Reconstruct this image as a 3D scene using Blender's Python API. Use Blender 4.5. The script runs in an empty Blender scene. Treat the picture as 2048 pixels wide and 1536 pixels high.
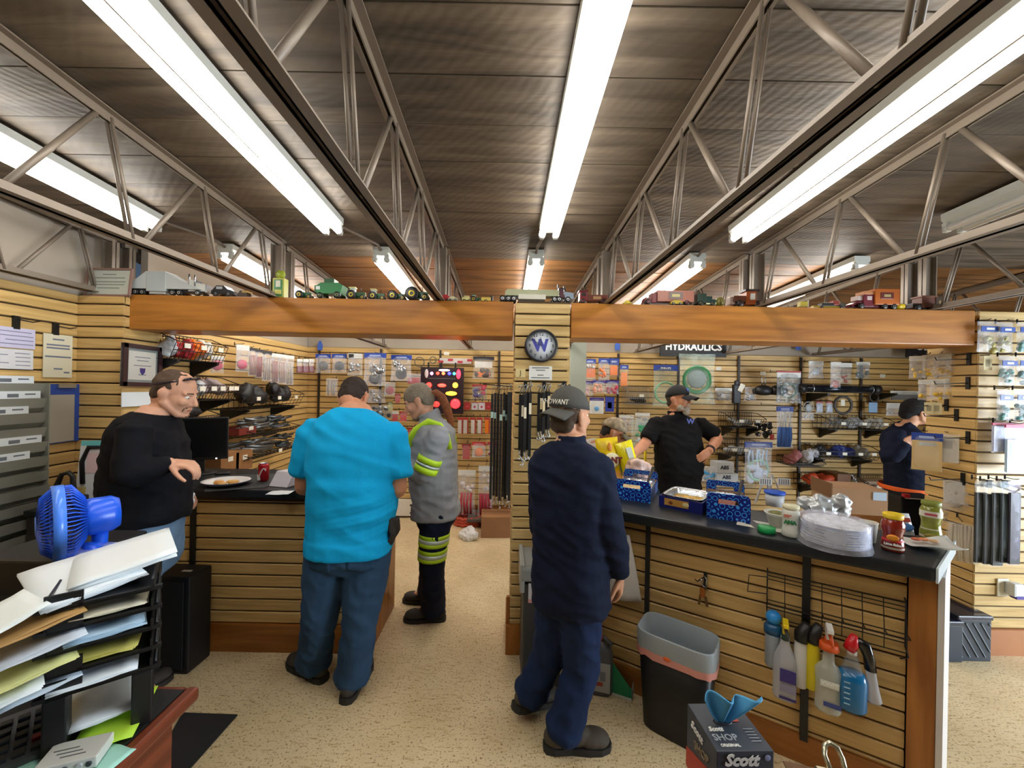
import bpy, bmesh, math, random
from math import sin, cos, pi, radians, sqrt, atan2
from mathutils import Vector, Matrix, noise
random.seed(7)
SC = bpy.context.scene
COL = SC.collection
V = Vector
# ------------------------------------------------------------------ camera
F, CX, CY, H = 785.0, 1010.0, 774.0, 1.72      # focal length and axis in pixels of a 2048 wide frame, eye height
RO = radians(1.1)
cd = bpy.data.cameras.new('camera'); cam = bpy.data.objects.new('camera', cd); COL.objects.link(cam)
cd.sensor_width = 36; cd.lens = F/2048*36; cd.shift_x = (1024-CX)/2048; cd.shift_y = (CY-768)/2048
cd.clip_start = .05; cd.clip_end = 100
cam.matrix_world = Matrix.Translation((0, 0, H)) @ Matrix.Rotation(-RO, 4, 'Y') @ Matrix.Rotation(pi/2, 4, 'X')
SC.camera = cam
SC.view_settings.view_transform = 'Standard'; SC.view_settings.look = 'None'
SC.view_settings.exposure = 0.30; SC.view_settings.gamma = 1; SC.view_settings.use_curve_mapping = False
try:
    SC.cycles.max_bounces = 7; SC.cycles.diffuse_bounces = 4; SC.cycles.glossy_bounces = 3
    SC.cycles.transmission_bounces = 5; SC.cycles.transparent_max_bounces = 14; SC.cycles.caustics_reflective = False; SC.cycles.caustics_refractive = False
    SC.cycles.use_denoising = True
except Exception: pass
TUBE = 15.0            # glow of the fluorescent tubes
DAY = 330.0            # daylight through the shop window in the right-hand wall
w = bpy.data.worlds.new('world'); SC.world = w; w.use_nodes = True
nt = w.node_tree; bg = nt.nodes['Background']
sky = nt.nodes.new('ShaderNodeTexSky'); sky.sky_type = 'HOSEK_WILKIE'; sky.turbidity = 4; sky.sun_direction = V((.3, .5, .6)).normalized()
nt.links.new(sky.outputs[0], bg.inputs[0]); bg.inputs[1].default_value = .5
la = bpy.data.lights.new('window_daylight', 'AREA'); la.shape = 'RECTANGLE'; la.size = 3.4; la.size_y = 1.5; la.energy = DAY; la.color = (.78, .89, 1.0)
lo = bpy.data.objects.new('window_daylight', la); COL.objects.link(lo); lo.location = (5.72, .35, 1.08); lo.rotation_euler = (radians(90), 0, radians(90))

def uv(px, py):
    dx, dy = px-CX, CY-py
    return dx*cos(RO)-dy*sin(RO), dx*sin(RO)+dy*cos(RO)
def P(px, py, Y):
    u, v = uv(px, py); return V((u*Y/F, Y, H+v*Y/F))
def PZ(px, py, z):
    u, v = uv(px, py); Y = (z-H)*F/v; return V((u*Y/F, Y, z))
def PX(px, py, X):
    u, v = uv(px, py); Y = X*F/u; return V((X, Y, H+v*Y/F))
def zat(px, py, Y): return P(px, py, Y).z

# ------------------------------------------------------------------ materials
def lin(c):
    if isinstance(c, str):
        c = [int(c[i:i+2], 16)/255 for i in (0, 2, 4)]
    return tuple((x/12.92 if x <= .04045 else ((x+.055)/1.055)**2.4) for x in c)
MC = {}
def mat(col, rough=.55, metal=0., var=0., vs=8., bump=0., bs=60., key='', spec=.5, stretch=None, emit=0, alpha=1., trans=0., rnd=0., sheen=0.):
    k = (str(col), rough, metal, var, vs, bump, bs, key, spec, str(stretch), emit, alpha, trans, rnd)
    if k in MC: return MC[k]
    m = bpy.data.materials.new('m%d' % len(MC)); MC[k] = m; m.use_nodes = True
    n, l = m.node_tree.nodes, m.node_tree.links; b = n['Principled BSDF']
    c = lin(col)
    b.inputs['Base Color'].default_value = (*c, 1); b.inputs['Roughness'].default_value = rough; b.inputs['Metallic'].default_value = metal
    b.inputs['Specular IOR Level'].default_value = spec; b.inputs['Alpha'].default_value = alpha; b.inputs['Transmission Weight'].default_value = trans
    if emit:
        b.inputs['Emission Color'].default_value = (*c, 1); b.inputs['Emission Strength'].default_value = emit
    src = None
    if var or bump:
        tc = n.new('ShaderNodeTexCoord'); mp = n.new('ShaderNodeMapping'); l.new(tc.outputs['Object'], mp.inputs[0])
        if stretch: mp.inputs['Scale'].default_value = stretch
    if var:
        nz = n.new('ShaderNodeTexNoise'); nz.inputs['Scale'].default_value = vs; nz.inputs['Detail'].default_value = 5; l.new(mp.outputs[0], nz.inputs[0])
        cr = n.new('ShaderNodeValToRGB'); cr.color_ramp.elements[0].position = .3; cr.color_ramp.elements[1].position = .7
        cr.color_ramp.elements[0].color = (*[x*(1-var) for x in c], 1); cr.color_ramp.elements[1].color = (*[min(1, x*(1+var)) for x in c], 1)
        l.new(nz.outputs[0], cr.inputs[0]); src = cr.outputs[0]
    if rnd:
        oi = n.new('ShaderNodeObjectInfo'); hs = n.new('ShaderNodeHueSaturation'); mr = n.new('ShaderNodeMapRange')
        mr.inputs['To Min'].default_value = 1-rnd; mr.inputs['To Max'].default_value = 1+rnd
        l.new(oi.outputs['Random'], mr.inputs[0]); l.new(mr.outputs[0], hs.inputs['Value'])
        if src: l.new(src, hs.inputs['Color'])
        else: hs.inputs['Color'].default_value = (*c, 1)
        src = hs.outputs[0]
    if src: l.new(src, b.inputs['Base Color'])
    if bump:
        n2 = n.new('ShaderNodeTexNoise'); n2.inputs['Scale'].default_value = bs; n2.inputs['Detail'].default_value = 4; l.new(mp.outputs[0], n2.inputs[0])
        bp = n.new('ShaderNodeBump'); bp.inputs['Strength'].default_value = bump; bp.inputs['Distance'].default_value = .01
        l.new(n2.outputs[0], bp.inputs['Height']); l.new(bp.outputs[0], b.inputs['Normal'])
    return m
def clear_mat(tint='e8eef2', amount=.32, rough=.12):
    k = ('clear', tint, amount)
    if k in MC: return MC[k]
    m = bpy.data.materials.new('clear%d' % len(MC)); MC[k] = m; m.use_nodes = True
    n, l = m.node_tree.nodes, m.node_tree.links; b = n['Principled BSDF']; o = n['Material Output']
    b.inputs['Base Color'].default_value = (*lin(tint), 1); b.inputs['Roughness'].default_value = rough
    t = n.new('ShaderNodeBsdfTransparent'); mx = n.new('ShaderNodeMixShader')
    tc = n.new('ShaderNodeTexCoord'); nz = n.new('ShaderNodeTexNoise'); nz.inputs['Scale'].default_value = 11; l.new(tc.outputs['Object'], nz.inputs[0])
    bp = n.new('ShaderNodeBump'); bp.inputs['Strength'].default_value = .8; bp.inputs['Distance'].default_value = .02; l.new(nz.outputs[0], bp.inputs['Height']); l.new(bp.outputs[0], b.inputs['Normal'])
    mr = n.new('ShaderNodeMapRange'); mr.inputs['From Min'].default_value = .35; mr.inputs['From Max'].default_value = .7
    mr.inputs['To Min'].default_value = amount*.55; mr.inputs['To Max'].default_value = min(1, amount*1.35); l.new(nz.outputs[0], mr.inputs[0])
    l.new(mr.outputs[0], mx.inputs[0]); l.new(t.outputs[0], mx.inputs[1]); l.new(b.outputs[0], mx.inputs[2]); l.new(mx.outputs[0], o.inputs[0])
    return m
def wood_mat(key, c1, c2, scale=(1.2, 14, 14), rough=.45, bump=.06, rnd=.06, spec=.4, saw=0.):
    if key in MC: return MC[key]
    m = bpy.data.materials.new(key); MC[key] = m; m.use_nodes = True
    n, l = m.node_tree.nodes, m.node_tree.links; b = n['Principled BSDF']
    tc = n.new('ShaderNodeTexCoord'); mp = n.new('ShaderNodeMapping'); mp.inputs['Scale'].default_value = scale
    oi = n.new('ShaderNodeObjectInfo'); ad = n.new('ShaderNodeVectorMath'); ad.operation = 'ADD'
    sc = n.new('ShaderNodeVectorMath'); sc.operation = 'SCALE'; sc.inputs['Scale'].default_value = 37
    cb = n.new('ShaderNodeCombineXYZ'); l.new(oi.outputs['Random'], cb.inputs[0]); l.new(oi.outputs['Random'], cb.inputs[1]); l.new(cb.outputs[0], sc.inputs[0])
    l.new(tc.outputs['Object'], ad.inputs[0]); l.new(sc.outputs[0], ad.inputs[1]); l.new(ad.outputs[0], mp.inputs[0])
    nz = n.new('ShaderNodeTexNoise'); nz.inputs['Scale'].default_value = 2.2; nz.inputs['Detail'].default_value = 7; nz.inputs['Distortion'].default_value = .6
    l.new(mp.outputs[0], nz.inputs[0])
    cr = n.new('ShaderNodeValToRGB'); cr.color_ramp.elements[0].position = .32; cr.color_ramp.elements[1].position = .68
    cr.color_ramp.elements[0].color = (*lin(c1), 1); cr.color_ramp.elements[1].color = (*lin(c2), 1); l.new(nz.outputs[0], cr.inputs[0])
    hs = n.new('ShaderNodeHueSaturation'); mr = n.new('ShaderNodeMapRange'); mr.inputs['To Min'].default_value = 1-rnd; mr.inputs['To Max'].default_value = 1+rnd
    l.new(oi.outputs['Random'], mr.inputs[0]); l.new(mr.outputs[0], hs.inputs['Value']); l.new(cr.outputs[0], hs.inputs['Color'])
    l.new(hs.outputs[0], b.inputs['Base Color'])
    b.inputs['Roughness'].default_value = rough; b.inputs['Specular IOR Level'].default_value = spec
    bp = n.new('ShaderNodeBump'); bp.inputs['Strength'].default_value = bump; bp.inputs['Distance'].default_value = .02; l.new(bp.outputs[0], b.inputs['Normal'])
    if saw:
        wv = n.new('ShaderNodeTexWave'); wv.wave_type = 'RINGS'; wv.rings_direction = 'Z'; wv.inputs['Scale'].default_value = 9; wv.inputs['Distortion'].default_value = 3.; wv.inputs['Detail'].default_value = 3
        wv.inputs['Detail Scale'].default_value = 1.5
        m2 = n.new('ShaderNodeMapping'); m2.inputs['Location'].default_value = (.4, -1.3, 0); l.new(ad.outputs[0], m2.inputs[0]); l.new(m2.outputs[0], wv.inputs[0])
        mx = n.new('ShaderNodeMath'); mx.operation = 'MULTIPLY_ADD'; mx.inputs[1].default_value = saw; l.new(wv.outputs['Fac'], mx.inputs[0]); l.new(nz.outputs[0], mx.inputs[2]); l.new(mx.outputs[0], bp.inputs['Height'])
    else: l.new(nz.outputs[0], bp.inputs['Height'])
    return m

# ------------------------------------------------------------------ mesh builder
class MB:
    def __init__(s): s.v = []; s.f = []; s.mi = []; s.sm = []; s.m = 0; s.smooth = False
    def add(s, vs, fs, smooth=None):
        o = len(s.v); s.v += [V(p) for p in vs]
        for f in fs: s.f.append(tuple(i+o for i in f)); s.mi.append(s.m); s.sm.append(s.smooth if smooth is None else smooth)
        return s
    def box(s, c, d, rz=0, M=None):
        x, y, z = d[0]/2, d[1]/2, d[2]/2
        vs = [V((i*x, j*y, k*z)) for k in (-1, 1) for j in (-1, 1) for i in (-1, 1)]
        R = M if M else Matrix.Rotation(rz, 3, 'Z')
        return s.add([R @ p + V(c) for p in vs], [(0, 2, 3, 1), (4, 5, 7, 6), (0, 1, 5, 4), (1, 3, 7, 5), (3, 2, 6, 7), (2, 0, 4, 6)], False)
    def bar(s, a, b, w, h, up=(0, 0, 1)):
        a, b = V(a), V(b); t = (b-a).normalized(); u = V(up); r = t.cross(u)
        if r.length < 1e-4: r = t.cross(V((0, 1, 0)))
        r.normalize(); u = r.cross(t)
        vs = [p + r*i*w/2 + u*j*h/2 for p in (a, b) for j in (-1, 1) for i in (-1, 1)]
        return s.add(vs, [(0, 2, 3, 1), (4, 5, 7, 6), (0, 1, 5, 4), (1, 3, 7, 5), (3, 2, 6, 7), (2, 0, 4, 6)], False)
    def rings(s, rs, cap=True, smooth=True, closed=False):
        n = len(rs[0]); vs = [p for r in rs for p in r]; fs = []
        k = len(rs)
        for i in range(k if closed else k-1):
            a, b = i*n, ((i+1) % k)*n
            for j in range(n): fs.append((a+j, a+(j+1) % n, b+(j+1) % n, b+j))
        o = len(s.v); s.add(vs, fs, smooth)
        if cap and not closed:
            s.add(rs[0], [tuple(reversed(range(n)))], False); s.add(rs[-1], [tuple(range(n))], False)
        return s
    def cyl(s, a, b, r0, r1=None, n=12, cap=True, smooth=True):
        a, b = V(a), V(b); r1 = r0 if r1 is None else r1
        return s.tube([a, b], [r0, r1], n, cap, smooth)
    def tube(s, pts, r, n=8, cap=True, smooth=True, closed=False, flat=1.):
        pts = [V(p) for p in pts]; k = len(pts)
        rr = r if isinstance(r, (list, tuple)) else [r]*k
        rs = []; u = None
        for i, p in enumerate(pts):
            t = (pts[(i+1) % k]-pts[i-1]) if closed else (pts[min(i+1, k-1)]-pts[max(i-1, 0)])
            if t.length < 1e-9: t = V((0, 0, 1))
            t.normalize()
            if u is None: u = t.orthogonal().normalized()
            u = (u - t*u.dot(t))
            if u.length < 1e-6: u = t.orthogonal()
            u.normalize(); w_ = t.cross(u)
            rs.append([p + (u*cos(2*pi*j/n)*flat + w_*sin(2*pi*j/n))*rr[i] for j in range(n)])
        return s.rings(rs, cap, smooth, closed)
    def lathe(s, prof, c=(0, 0, 0), n=24, M=None, cap=True, sx=1, sy=1, smooth=True):
        c = V(c); rs = []
        for r, z in prof:
            ring = [V((r*cos(2*pi*j/n)*sx, r*sin(2*pi*j/n)*sy, z)) for j in range(n)]
            rs.append([(M @ p if M else p)+c for p in ring])
        return s.rings(rs, cap, smooth)
    def ell(s, c, a, b=None, d=None, n=16, k=10):
        c = V(c)
        if b is None: a, b, d = V((a[0], 0, 0)), V((0, a[1], 0)), V((0, 0, a[2]))
        rs = []
        for i in range(1, k):
            t = pi*i/k; rs.append([c + a*(sin(t)*cos(2*pi*j/n)) + b*(sin(t)*sin(2*pi*j/n)) - d*cos(t) for j in range(n)])
        o = len(s.v); s.rings(rs, False, True)
        s.add([c-d]+rs[0], [(0, (j+1) % n+1, j+1) for j in range(n)], True); s.add([c+d]+rs[-1], [(0, j+1, (j+1) % n+1) for j in range(n)], True)
        return s
    def cap_(s, p0, p1, r0, r1=None, n=12):                       # capsule with rounded ends
        p0, p1 = V(p0), V(p1); r1 = r0 if r1 is None else r1
        t = (p1-p0).normalized() if (p1-p0).length > 1e-6 else V((0, 0, 1))
        pts, rr = [], []
        for a in (80, 50, 25): pts.append(p0 - t*r0*sin(radians(a))); rr.append(r0*cos(radians(a)))
        pts += [p0, p1]; rr += [r0, r1]
        for a in (25, 50, 80): pts.append(p1 + t*r1*sin(radians(a))); rr.append(r1*cos(radians(a)))
        return s.tube(pts, rr, n)
    def prism(s, poly, axis, h, c=(0, 0, 0)):                     # polygon in the plane across `axis`, extruded by h along it
        n = len(poly); c = V(c)
        def q(p, t):
            if axis == 'x': return V((t, p[0], p[1]))+c
            if axis == 'y': return V((p[0], t, p[1]))+c
            return V((p[0], p[1], t))+c
        a = [q(p, 0) for p in poly]; b = [q(p, h) for p in poly]
        s.add(a+b, [tuple(reversed(range(n))), tuple(range(n, 2*n))] + [(i, (i+1) % n, n+(i+1) % n, n+i) for i in range(n)], False)
        return s
    def sheet(s, fn, nu, nv, th=0., smooth=True):                 # fn(u, v) -> point; th gives it thickness
        vs = [V(fn(i/nu, j/nv)) for j in range(nv+1) for i in range(nu+1)]; W = nu+1
        fs = [(j*W+i, j*W+i+1, (j+1)*W+i+1, (j+1)*W+i) for j in range(nv) for i in range(nu)]
        if not th: return s.add(vs, fs, smooth)
        nn = [V() for _ in vs]
        for f in fs:
            q = (vs[f[1]]-vs[f[0]]).cross(vs[f[3]]-vs[f[0]])
            for i in f: nn[i] += q
        N = len(vs); back = [p - (m.normalized() if m.length > 0 else V((0, 0, 1)))*th for p, m in zip(vs, nn)]
        fs2 = [tuple(N+i for i in reversed(f)) for f in fs]
        bd = [i for i in range(nu)] + [nu+W*j for j in range(nv)] + [nv*W+nu-i for i in range(nu)] + [W*(nv-j) for j in range(nv)]
        ed = [(bd[(i+1) % len(bd)], bd[i], N+bd[i], N+bd[(i+1) % len(bd)]) for i in range(len(bd))]
        return s.add(vs+back, fs+fs2+ed, smooth)
    def build(s, name, m, parent=None, world=False, kind=None):
        me = bpy.data.meshes.new(name)
        vs = s.v
        if world and parent is not None:
            I = basis(parent).inverted(); vs = [I @ p for p in vs]
        me.from_pydata([tuple(p) for p in vs], [], s.f)
        ms = m if isinstance(m, (list, tuple)) else [m]
        for x in ms: me.materials.append(x)
        me.polygons.foreach_set('material_index', s.mi); me.polygons.foreach_set('use_smooth', s.sm)
        bm = bmesh.new(); bm.from_mesh(me); bmesh.ops.remove_doubles(bm, verts=bm.verts, dist=1e-5); bmesh.ops.recalc_face_normals(bm, faces=bm.faces); bm.to_mesh(me); bm.free()
        me.update()
        return link(name, me, parent, kind)
def basis(o):
    m = o.matrix_basis.copy()
    while o.parent: o = o.parent; m = o.matrix_basis @ m
    return m
def link(name, data, parent=None, kind=None):
    o = bpy.data.objects.new(name, data); COL.objects.link(o)
    if parent is not None: o.parent = parent
    if kind: o['kind'] = kind
    return o
def tag(o, label, cat, group=None, kind=None):
    o['label'] = label; o['category'] = cat
    if group: o['group'] = group
    if kind: o['kind'] = kind
    return o
def thing(name, label, cat, loc=(0, 0, 0), rz=0, group=None):
    o = bpy.data.objects.new(name, None); COL.objects.link(o); o.empty_display_size = .05
    o.location = loc; o.rotation_euler = (0, 0, rz)
    return tag(o, label, cat, group)
def struct(name, label=None):
    o = bpy.data.objects.new(name, None); COL.objects.link(o); o['kind'] = 'structure'
    if label: o['label'] = label
    return o
def bx(name, c, d, m, parent=None, rz=0, world=False, bev=0):
    mb = MB(); mb.box(c, d, rz); o = mb.build(name, m, parent, world)
    if bev: bevel(o, bev)
    return o
def bevel(o, wd, seg=2):
    bm = bmesh.new(); bm.from_mesh(o.data)
    bmesh.ops.bevel(bm, geom=[e for e in bm.edges if len(e.link_faces) == 2 and e.calc_face_angle(0) > .5], offset=wd, segments=seg, affect='EDGES', profile=.6)
    bm.to_mesh(o.data); bm.free(); return o
def text(s, parent, org, size, m, right=(1, 0, 0), up=(0, 0, 1), name='lettering', th=.0008, align='CENTER', shear=0., wx=1., bold=0.):
    cu = bpy.data.curves.new(name, 'FONT'); cu.body = s; cu.size = size; cu.align_x = align; cu.align_y = 'CENTER'; cu.extrude = th; cu.shear = shear
    cu.offset = bold; cu.resolution_u = 2
    r, u = V(right).normalized(), V(up).normalized(); nn = r.cross(u)
    cu.materials.append(m)
    o = link(name, cu, parent)
    o.matrix_basis = Matrix(((r.x*wx, u.x, nn.x, org[0]), (r.y*wx, u.y, nn.y, org[1]), (r.z*wx, u.z, nn.z, org[2]), (0, 0, 0, 1)))
    return o
def dup(root, loc, rz=None, label=None, group=None):
    r = root.copy(); COL.objects.link(r); r.location = loc
    if rz is not None: r.rotation_euler = (0, 0, rz)
    if label: r['label'] = label
    if group: r['group'] = group
    for ch in list(root.children):
        c = ch.copy(); COL.objects.link(c); c.parent = r
        for g in ch.children:
            d = g.copy(); COL.objects.link(d); d.parent = c
    return r
BLK = mat('141416', .45, key='blk'); WHT = mat('ededea', .5, key='wht')
# ------------------------------------------------------------------ setting
ZB = 2.285                                       # top of the beam = underside of the joists
def zc(Y): return 2.70+.056*(2.6-Y)              # the ceiling falls gently towards the back
SLAT = wood_mat('slat', 'b49156', 'd4b274', (.9, 16, 16), .42, .04, .07)
SLATP = wood_mat('slat_plain', 'b2925a', 'd0b47c', (.9, 16, 16), .42, .04, .06)
GROOVE = mat('4a3820', .8, key='groove')
ORANGE = wood_mat('beam_wood', '925a22', 'bd7e34', (.7, 9, 9), .38, .03, .04)
TRIMW = wood_mat('trim_wood', '8a5220', 'b07434', (9, 9, .8), .4, .03, .04)
STEEL = mat('786b5d', .45, .15, .06, 5, key='joist')
TAUPE = mat('a39788', .85, var=.05, vs=3, key='drywall')
SAWN = wood_mat('sawn_board', '40372d', '6a5d4e', (.8, 7, 7), .55, .25, .18, .45, saw=.13)
SAWN2 = wood_mat('warm_board', '5c3e22', '98693a', (.7, 8, 8), .5, .15, .12)

# floor
def floor_mat():
    m = bpy.data.materials.new('speckled_vinyl'); m.use_nodes = True; n, l = m.node_tree.nodes, m.node_tree.links; b = n['Principled BSDF']
    tc = n.new('ShaderNodeTexCoord')
    def nz(scale, det=3, st=None):
        t = n.new('ShaderNodeTexNoise'); t.inputs['Scale'].default_value = scale; t.inputs['Detail'].default_value = det
        if st:
            mp = n.new('ShaderNodeMapping'); mp.inputs['Scale'].default_value = st; mp.inputs['Rotation'].default_value = (0, 0, .5); l.new(tc.outputs['Object'], mp.inputs[0]); l.new(mp.outputs[0], t.inputs[0])
        else: l.new(tc.outputs['Object'], t.inputs[0])
        return t
    def ramp(src, p0, p1, c0, c1):
        r = n.new('ShaderNodeValToRGB'); r.color_ramp.elements[0].position = p0; r.color_ramp.elements[1].position = p1
        r.color_ramp.elements[0].color = (*lin(c0), 1); r.color_ramp.elements[1].color = (*lin(c1), 1); l.new(src, r.inputs[0]); return r
    base = ramp(nz(2.2, 6).outputs[0], .35, .65, 'cdb78e', 'decaa2')
    def mul(a, bb, fac=1.):
        x = n.new('ShaderNodeMix'); x.data_type = 'RGBA'; x.blend_type = 'MULTIPLY'; x.inputs[0].default_value = fac; l.new(a, x.inputs[6]); l.new(bb, x.inputs[7]); return x.outputs[2]
    fleck = ramp(nz(95, 2).outputs[0], .33, .42, '8d7350', 'ffffff'); streak = ramp(nz(16, 3, (1, 5, 1)).outputs[0], .3, .45, 'c2a883', 'ffffff')
    stain = ramp(nz(11, 2).outputs[0], .225, .255, '4a3826', 'ffffff')
    c = mul(mul(mul(base.outputs[0], fleck.outputs[0], .8), streak.outputs[0], .6), stain.outputs[0], .6)
    l.new(c, b.inputs['Base Color']); b.inputs['Roughness'].default_value = .42; b.inputs['Specular IOR Level'].default_value = .35
    return m
XL, XR, YF, YBK = -2.8, 5.7, -2.3, 5.15
fl = bx('floor', ((XL+XR)/2, (YF+YBK)/2, -.05), (XR-XL+.4, YBK-YF+.4, .1), floor_mat()); fl['kind'] = 'structure'
# ceiling boards, each its own
ce = struct('ceiling')
y = YF-.1; i = 0; ang = -math.atan(.056)
while y < YBK+.1:
    wd = [.232, .236, .229, .234][i % 4]
    yc = y+wd/2
    mb = MB(); mb.box((0, 0, .02), (XR-XL+.4, wd-.004, .04+random.uniform(-.002, .003)))
    o = mb.build('board', SAWN2 if yc > 2.92 else SAWN, ce); o.location = ((XL+XR)/2, yc, zc(yc)+random.uniform(-.002, .002)); o.rotation_euler = (ang, 0, 0)
    y += wd; i += 1
bx('deck', ((XL+XR)/2, (YF+YBK)/2, zc((YF+YBK)/2)+.075), (XR-XL+.4, YBK-YF+.6, .03), mat('241c14', .9), ce).rotation_euler = (0, 0, 0)
ce.children[-1].location = (0, 0, .18)

def slat_run(parent, p0, p1, z0, z1, pitch=.0735, ph=None, m=SLAT, gap=.0095, th=.014, ends=0.):
    """slats from p0 to p1 (x, y), proud by th on the side left of p0->p1 turned to the room"""
    a, b = V((*p0, 0)), V((*p1, 0)); d = (b-a); L = d.length; d.normalize(); nrm = V((d.y, -d.x, 0)); rz = atan2(d.y, d.x)
    z = (ph if ph is not None else z1)
    while z > z0+1e-4: z -= pitch
    z += 0
    me = None
    out = []
    while z < z1-1e-4:
        lo, hi = max(z+gap/2, z0), min(z+pitch-gap/2, z1)
        if hi-lo > .012:
            full = abs(hi-lo-(pitch-gap)) < 1e-6
            if full and me is not None: o = link('slat', me, parent)
            else:
                mb = MB(); h = hi-lo; c = .004
                prof = [(0, 0), (-th+c, 0), (-th, c), (-th, h-c), (-th+c, h), (0, h)]
                mb.prism(prof, 'x', L+2*ends, (-L/2-ends, 0, -h/2)); o = mb.build('slat', m, parent)
                if full: me = o.data
            o.location = (a+b)/2 + V((0, 0, (lo+hi)/2)); o.rotation_euler = (0, 0, rz); out.append(o)
        z += pitch
    return out
def wall_core(parent, p0, p1, z0, z1, th=.06, m=GROOVE, name='backing'):
    a, b = V((*p0, 0)), V((*p1, 0)); d = (b-a); L = d.length; d.normalize(); nrm = V((d.y, -d.x, 0))
    return bx(name, (a+b)/2 - nrm*th/2 + V((0, 0, (z0+z1)/2)), (L, th, z1-z0), m, parent, atan2(d.y, d.x))
ZW = zat(148, 590, 2.55)                         # top of the slat walls, about 2.27
# front left wall
wl = struct('wall_left'); wall_core(wl, (XL, YF), (XL, 2.55), 0, ZW); slat_run(wl, (XL, YF), (XL, 2.55), .16, ZW, ph=zat(200, 607.7, 2.55))
wall_core(wl, (XL, YF), (XL, 2.83), ZW, 3.05, .05, TAUPE, 'upper_drywall')
# note: runs go so that the room lies on their right-hand side
st = struct('wall_left_return'); PH = zat(200, 607.7, 2.55)
bx('core', ((XL-2.50)/2-.02, 2.70, ZW/2), (2.80-2.50+.04-.03, .27, ZW-.005), GROOVE, st)
slat_run(st, (XL, 2.565), (-2.49, 2.565), .16, ZW, ph=PH); slat_run(st, (-2.504, 2.56), (-2.504, 2.84), .16, ZW, ph=PH)
wr = struct('wall_rear_left'); wall_core(wr, (-2.60, 2.84), (-2.60, YBK), 0, 2.2); slat_run(wr, (-2.60, 2.84), (-2.60, YBK), .16, 2.2, .0728)
wall_core(wr, (-2.60, 2.84), (-2.60, YBK), 2.2, 2.8, .05, TAUPE, 'upper_drywall')
wb = struct('wall_back'); wall_core(wb, (-2.6, YBK), (XR, YBK), 0, 2.2); slat_run(wb, (-2.6, YBK), (XR, YBK), .16, 2.2, .0728)
wall_core(wb, (-2.6, YBK+.01), (XR, YBK+.01), 2.2, 2.8, .05, TAUPE, 'upper_drywall')
# pillar
PX0, PX1, PY = .06, .414, 2.55
pl = struct('pillar'); bx('core', ((PX0+PX1)/2, PY+.16, ZB/2), (PX1-PX0-.02, .28, ZB-.004), GROOVE, pl)
PHP = zat(1085, 628, PY)
slat_run(pl, (PX0, PY+.014), (PX1, PY+.014), .18, ZB, ph=PHP, m=SLATP)
slat_run(pl, (PX1-.012, PY+.012), (PX1-.012, PY+.31), .18, ZB, ph=PHP, m=SLATP); slat_run(pl, (PX0+.012, PY+.31), (PX0+.012, PY+.012), .18, ZB, ph=PHP, m=SLATP)
bx('base_block', ((PX0+PX1)/2, PY+.15, .09), (PX1-PX0+.05, .36, .18), TRIMW, pl)
bx('corner_strip', (PX0-.012, PY+.02, .26), (.02, .03, .18), TRIMW, pl)
# right return wall
RX, RY, RE = 3.16, 2.62, 3.80
ZR = zat(1950, 622, RY)
rr = struct('wall_right_return'); bx('core', ((RX+RE)/2, RY+.16, ZR/2), (RE-RX-.02, .29, ZR), GROOVE, rr)
PHR = zat(1951, 684, RY)
slat_run(rr, (RX, RY+.014), (RE, RY+.014), .17, ZR, ph=PHR, m=SLATP); slat_run(rr, (RX+.012, RY+.32), (RX+.012, RY+.012), .17, ZR, ph=PHR)
bx('baseboard', ((RX+RE)/2, RY-.004, .085), (RE-RX, .025, .17), mat('a8714a', .5, var=.08, vs=6, key='pinkwood'), rr)
# right wall with the shop window, front wall behind the camera
wq = struct('wall_right')
for c, d in (((XR, -1.85, 1.5), (.08, 1.0, 3.1)), ((XR, 3.65, 1.5), (.08, 3.1, 3.1)), ((XR, .35, .15), (.08, 3.5, .32)), ((XR, .35, 2.72), (.08, 3.5, .72))): bx('panel', c, d, TAUPE, wq)
wf = struct('wall_front'); bx('panel', ((XL+XR)/2, YF, 1.5), (XR-XL, .08, 3.1), mat('3f362c', .8, var=.1, vs=3, key='frontwall'), wf)
wi = struct('window_1'); ALU = mat('b8b8b4', .4, .6, key='alu')
for c, d in (((XR, -1.37, 1.33), (.07, .06, 2.06)), ((XR, 2.07, 1.33), (.07, .06, 2.06)), ((XR, .35, 1.33), (.07, .05, 2.0)), ((XR, .35, .33), (.07, 3.4, .06)), ((XR, .35, 2.33), (.07, 3.4, .06))): bx('frame', c, d, ALU, wi)
for y_ in (-.50, 1.20): bx('pane', (XR-.005, y_, 1.33), (.006, 1.64, 1.94), clear_mat('f4fbff', .04, .05), wi)
BASEM = wood_mat('base_wood', '86501f', 'a86c30', (.8, 9, 9), .4, .03, .04)
for nm, c, d in (('baseboard_rear', (1.55, YBK-.012, .085), (8.2, .03, .15)), ('baseboard_left', (-2.588, 4.0, .085), (.03, 2.2, .15)), ('baseboard_return', (-2.488, 2.70, .085), (.03, .29, .15)), ('baseboard_side', (RX-.012, RY+.16, .085), (.03, .32, .17))):
    o = bx(nm, c, d, BASEM); o['kind'] = 'structure'
# beam, two lengths beside the pillar
for nm, a, b in (('beam', -2.495, PX0-.014), ('beam', PX1+.014, 3.10)):
    o = bx(nm, ((a+b)/2, 2.73, (ZB+2.055)/2), (b-a, .27, ZB-2.055), ORANGE); o['kind'] = 'structure'; bevel(o, .006)
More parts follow.
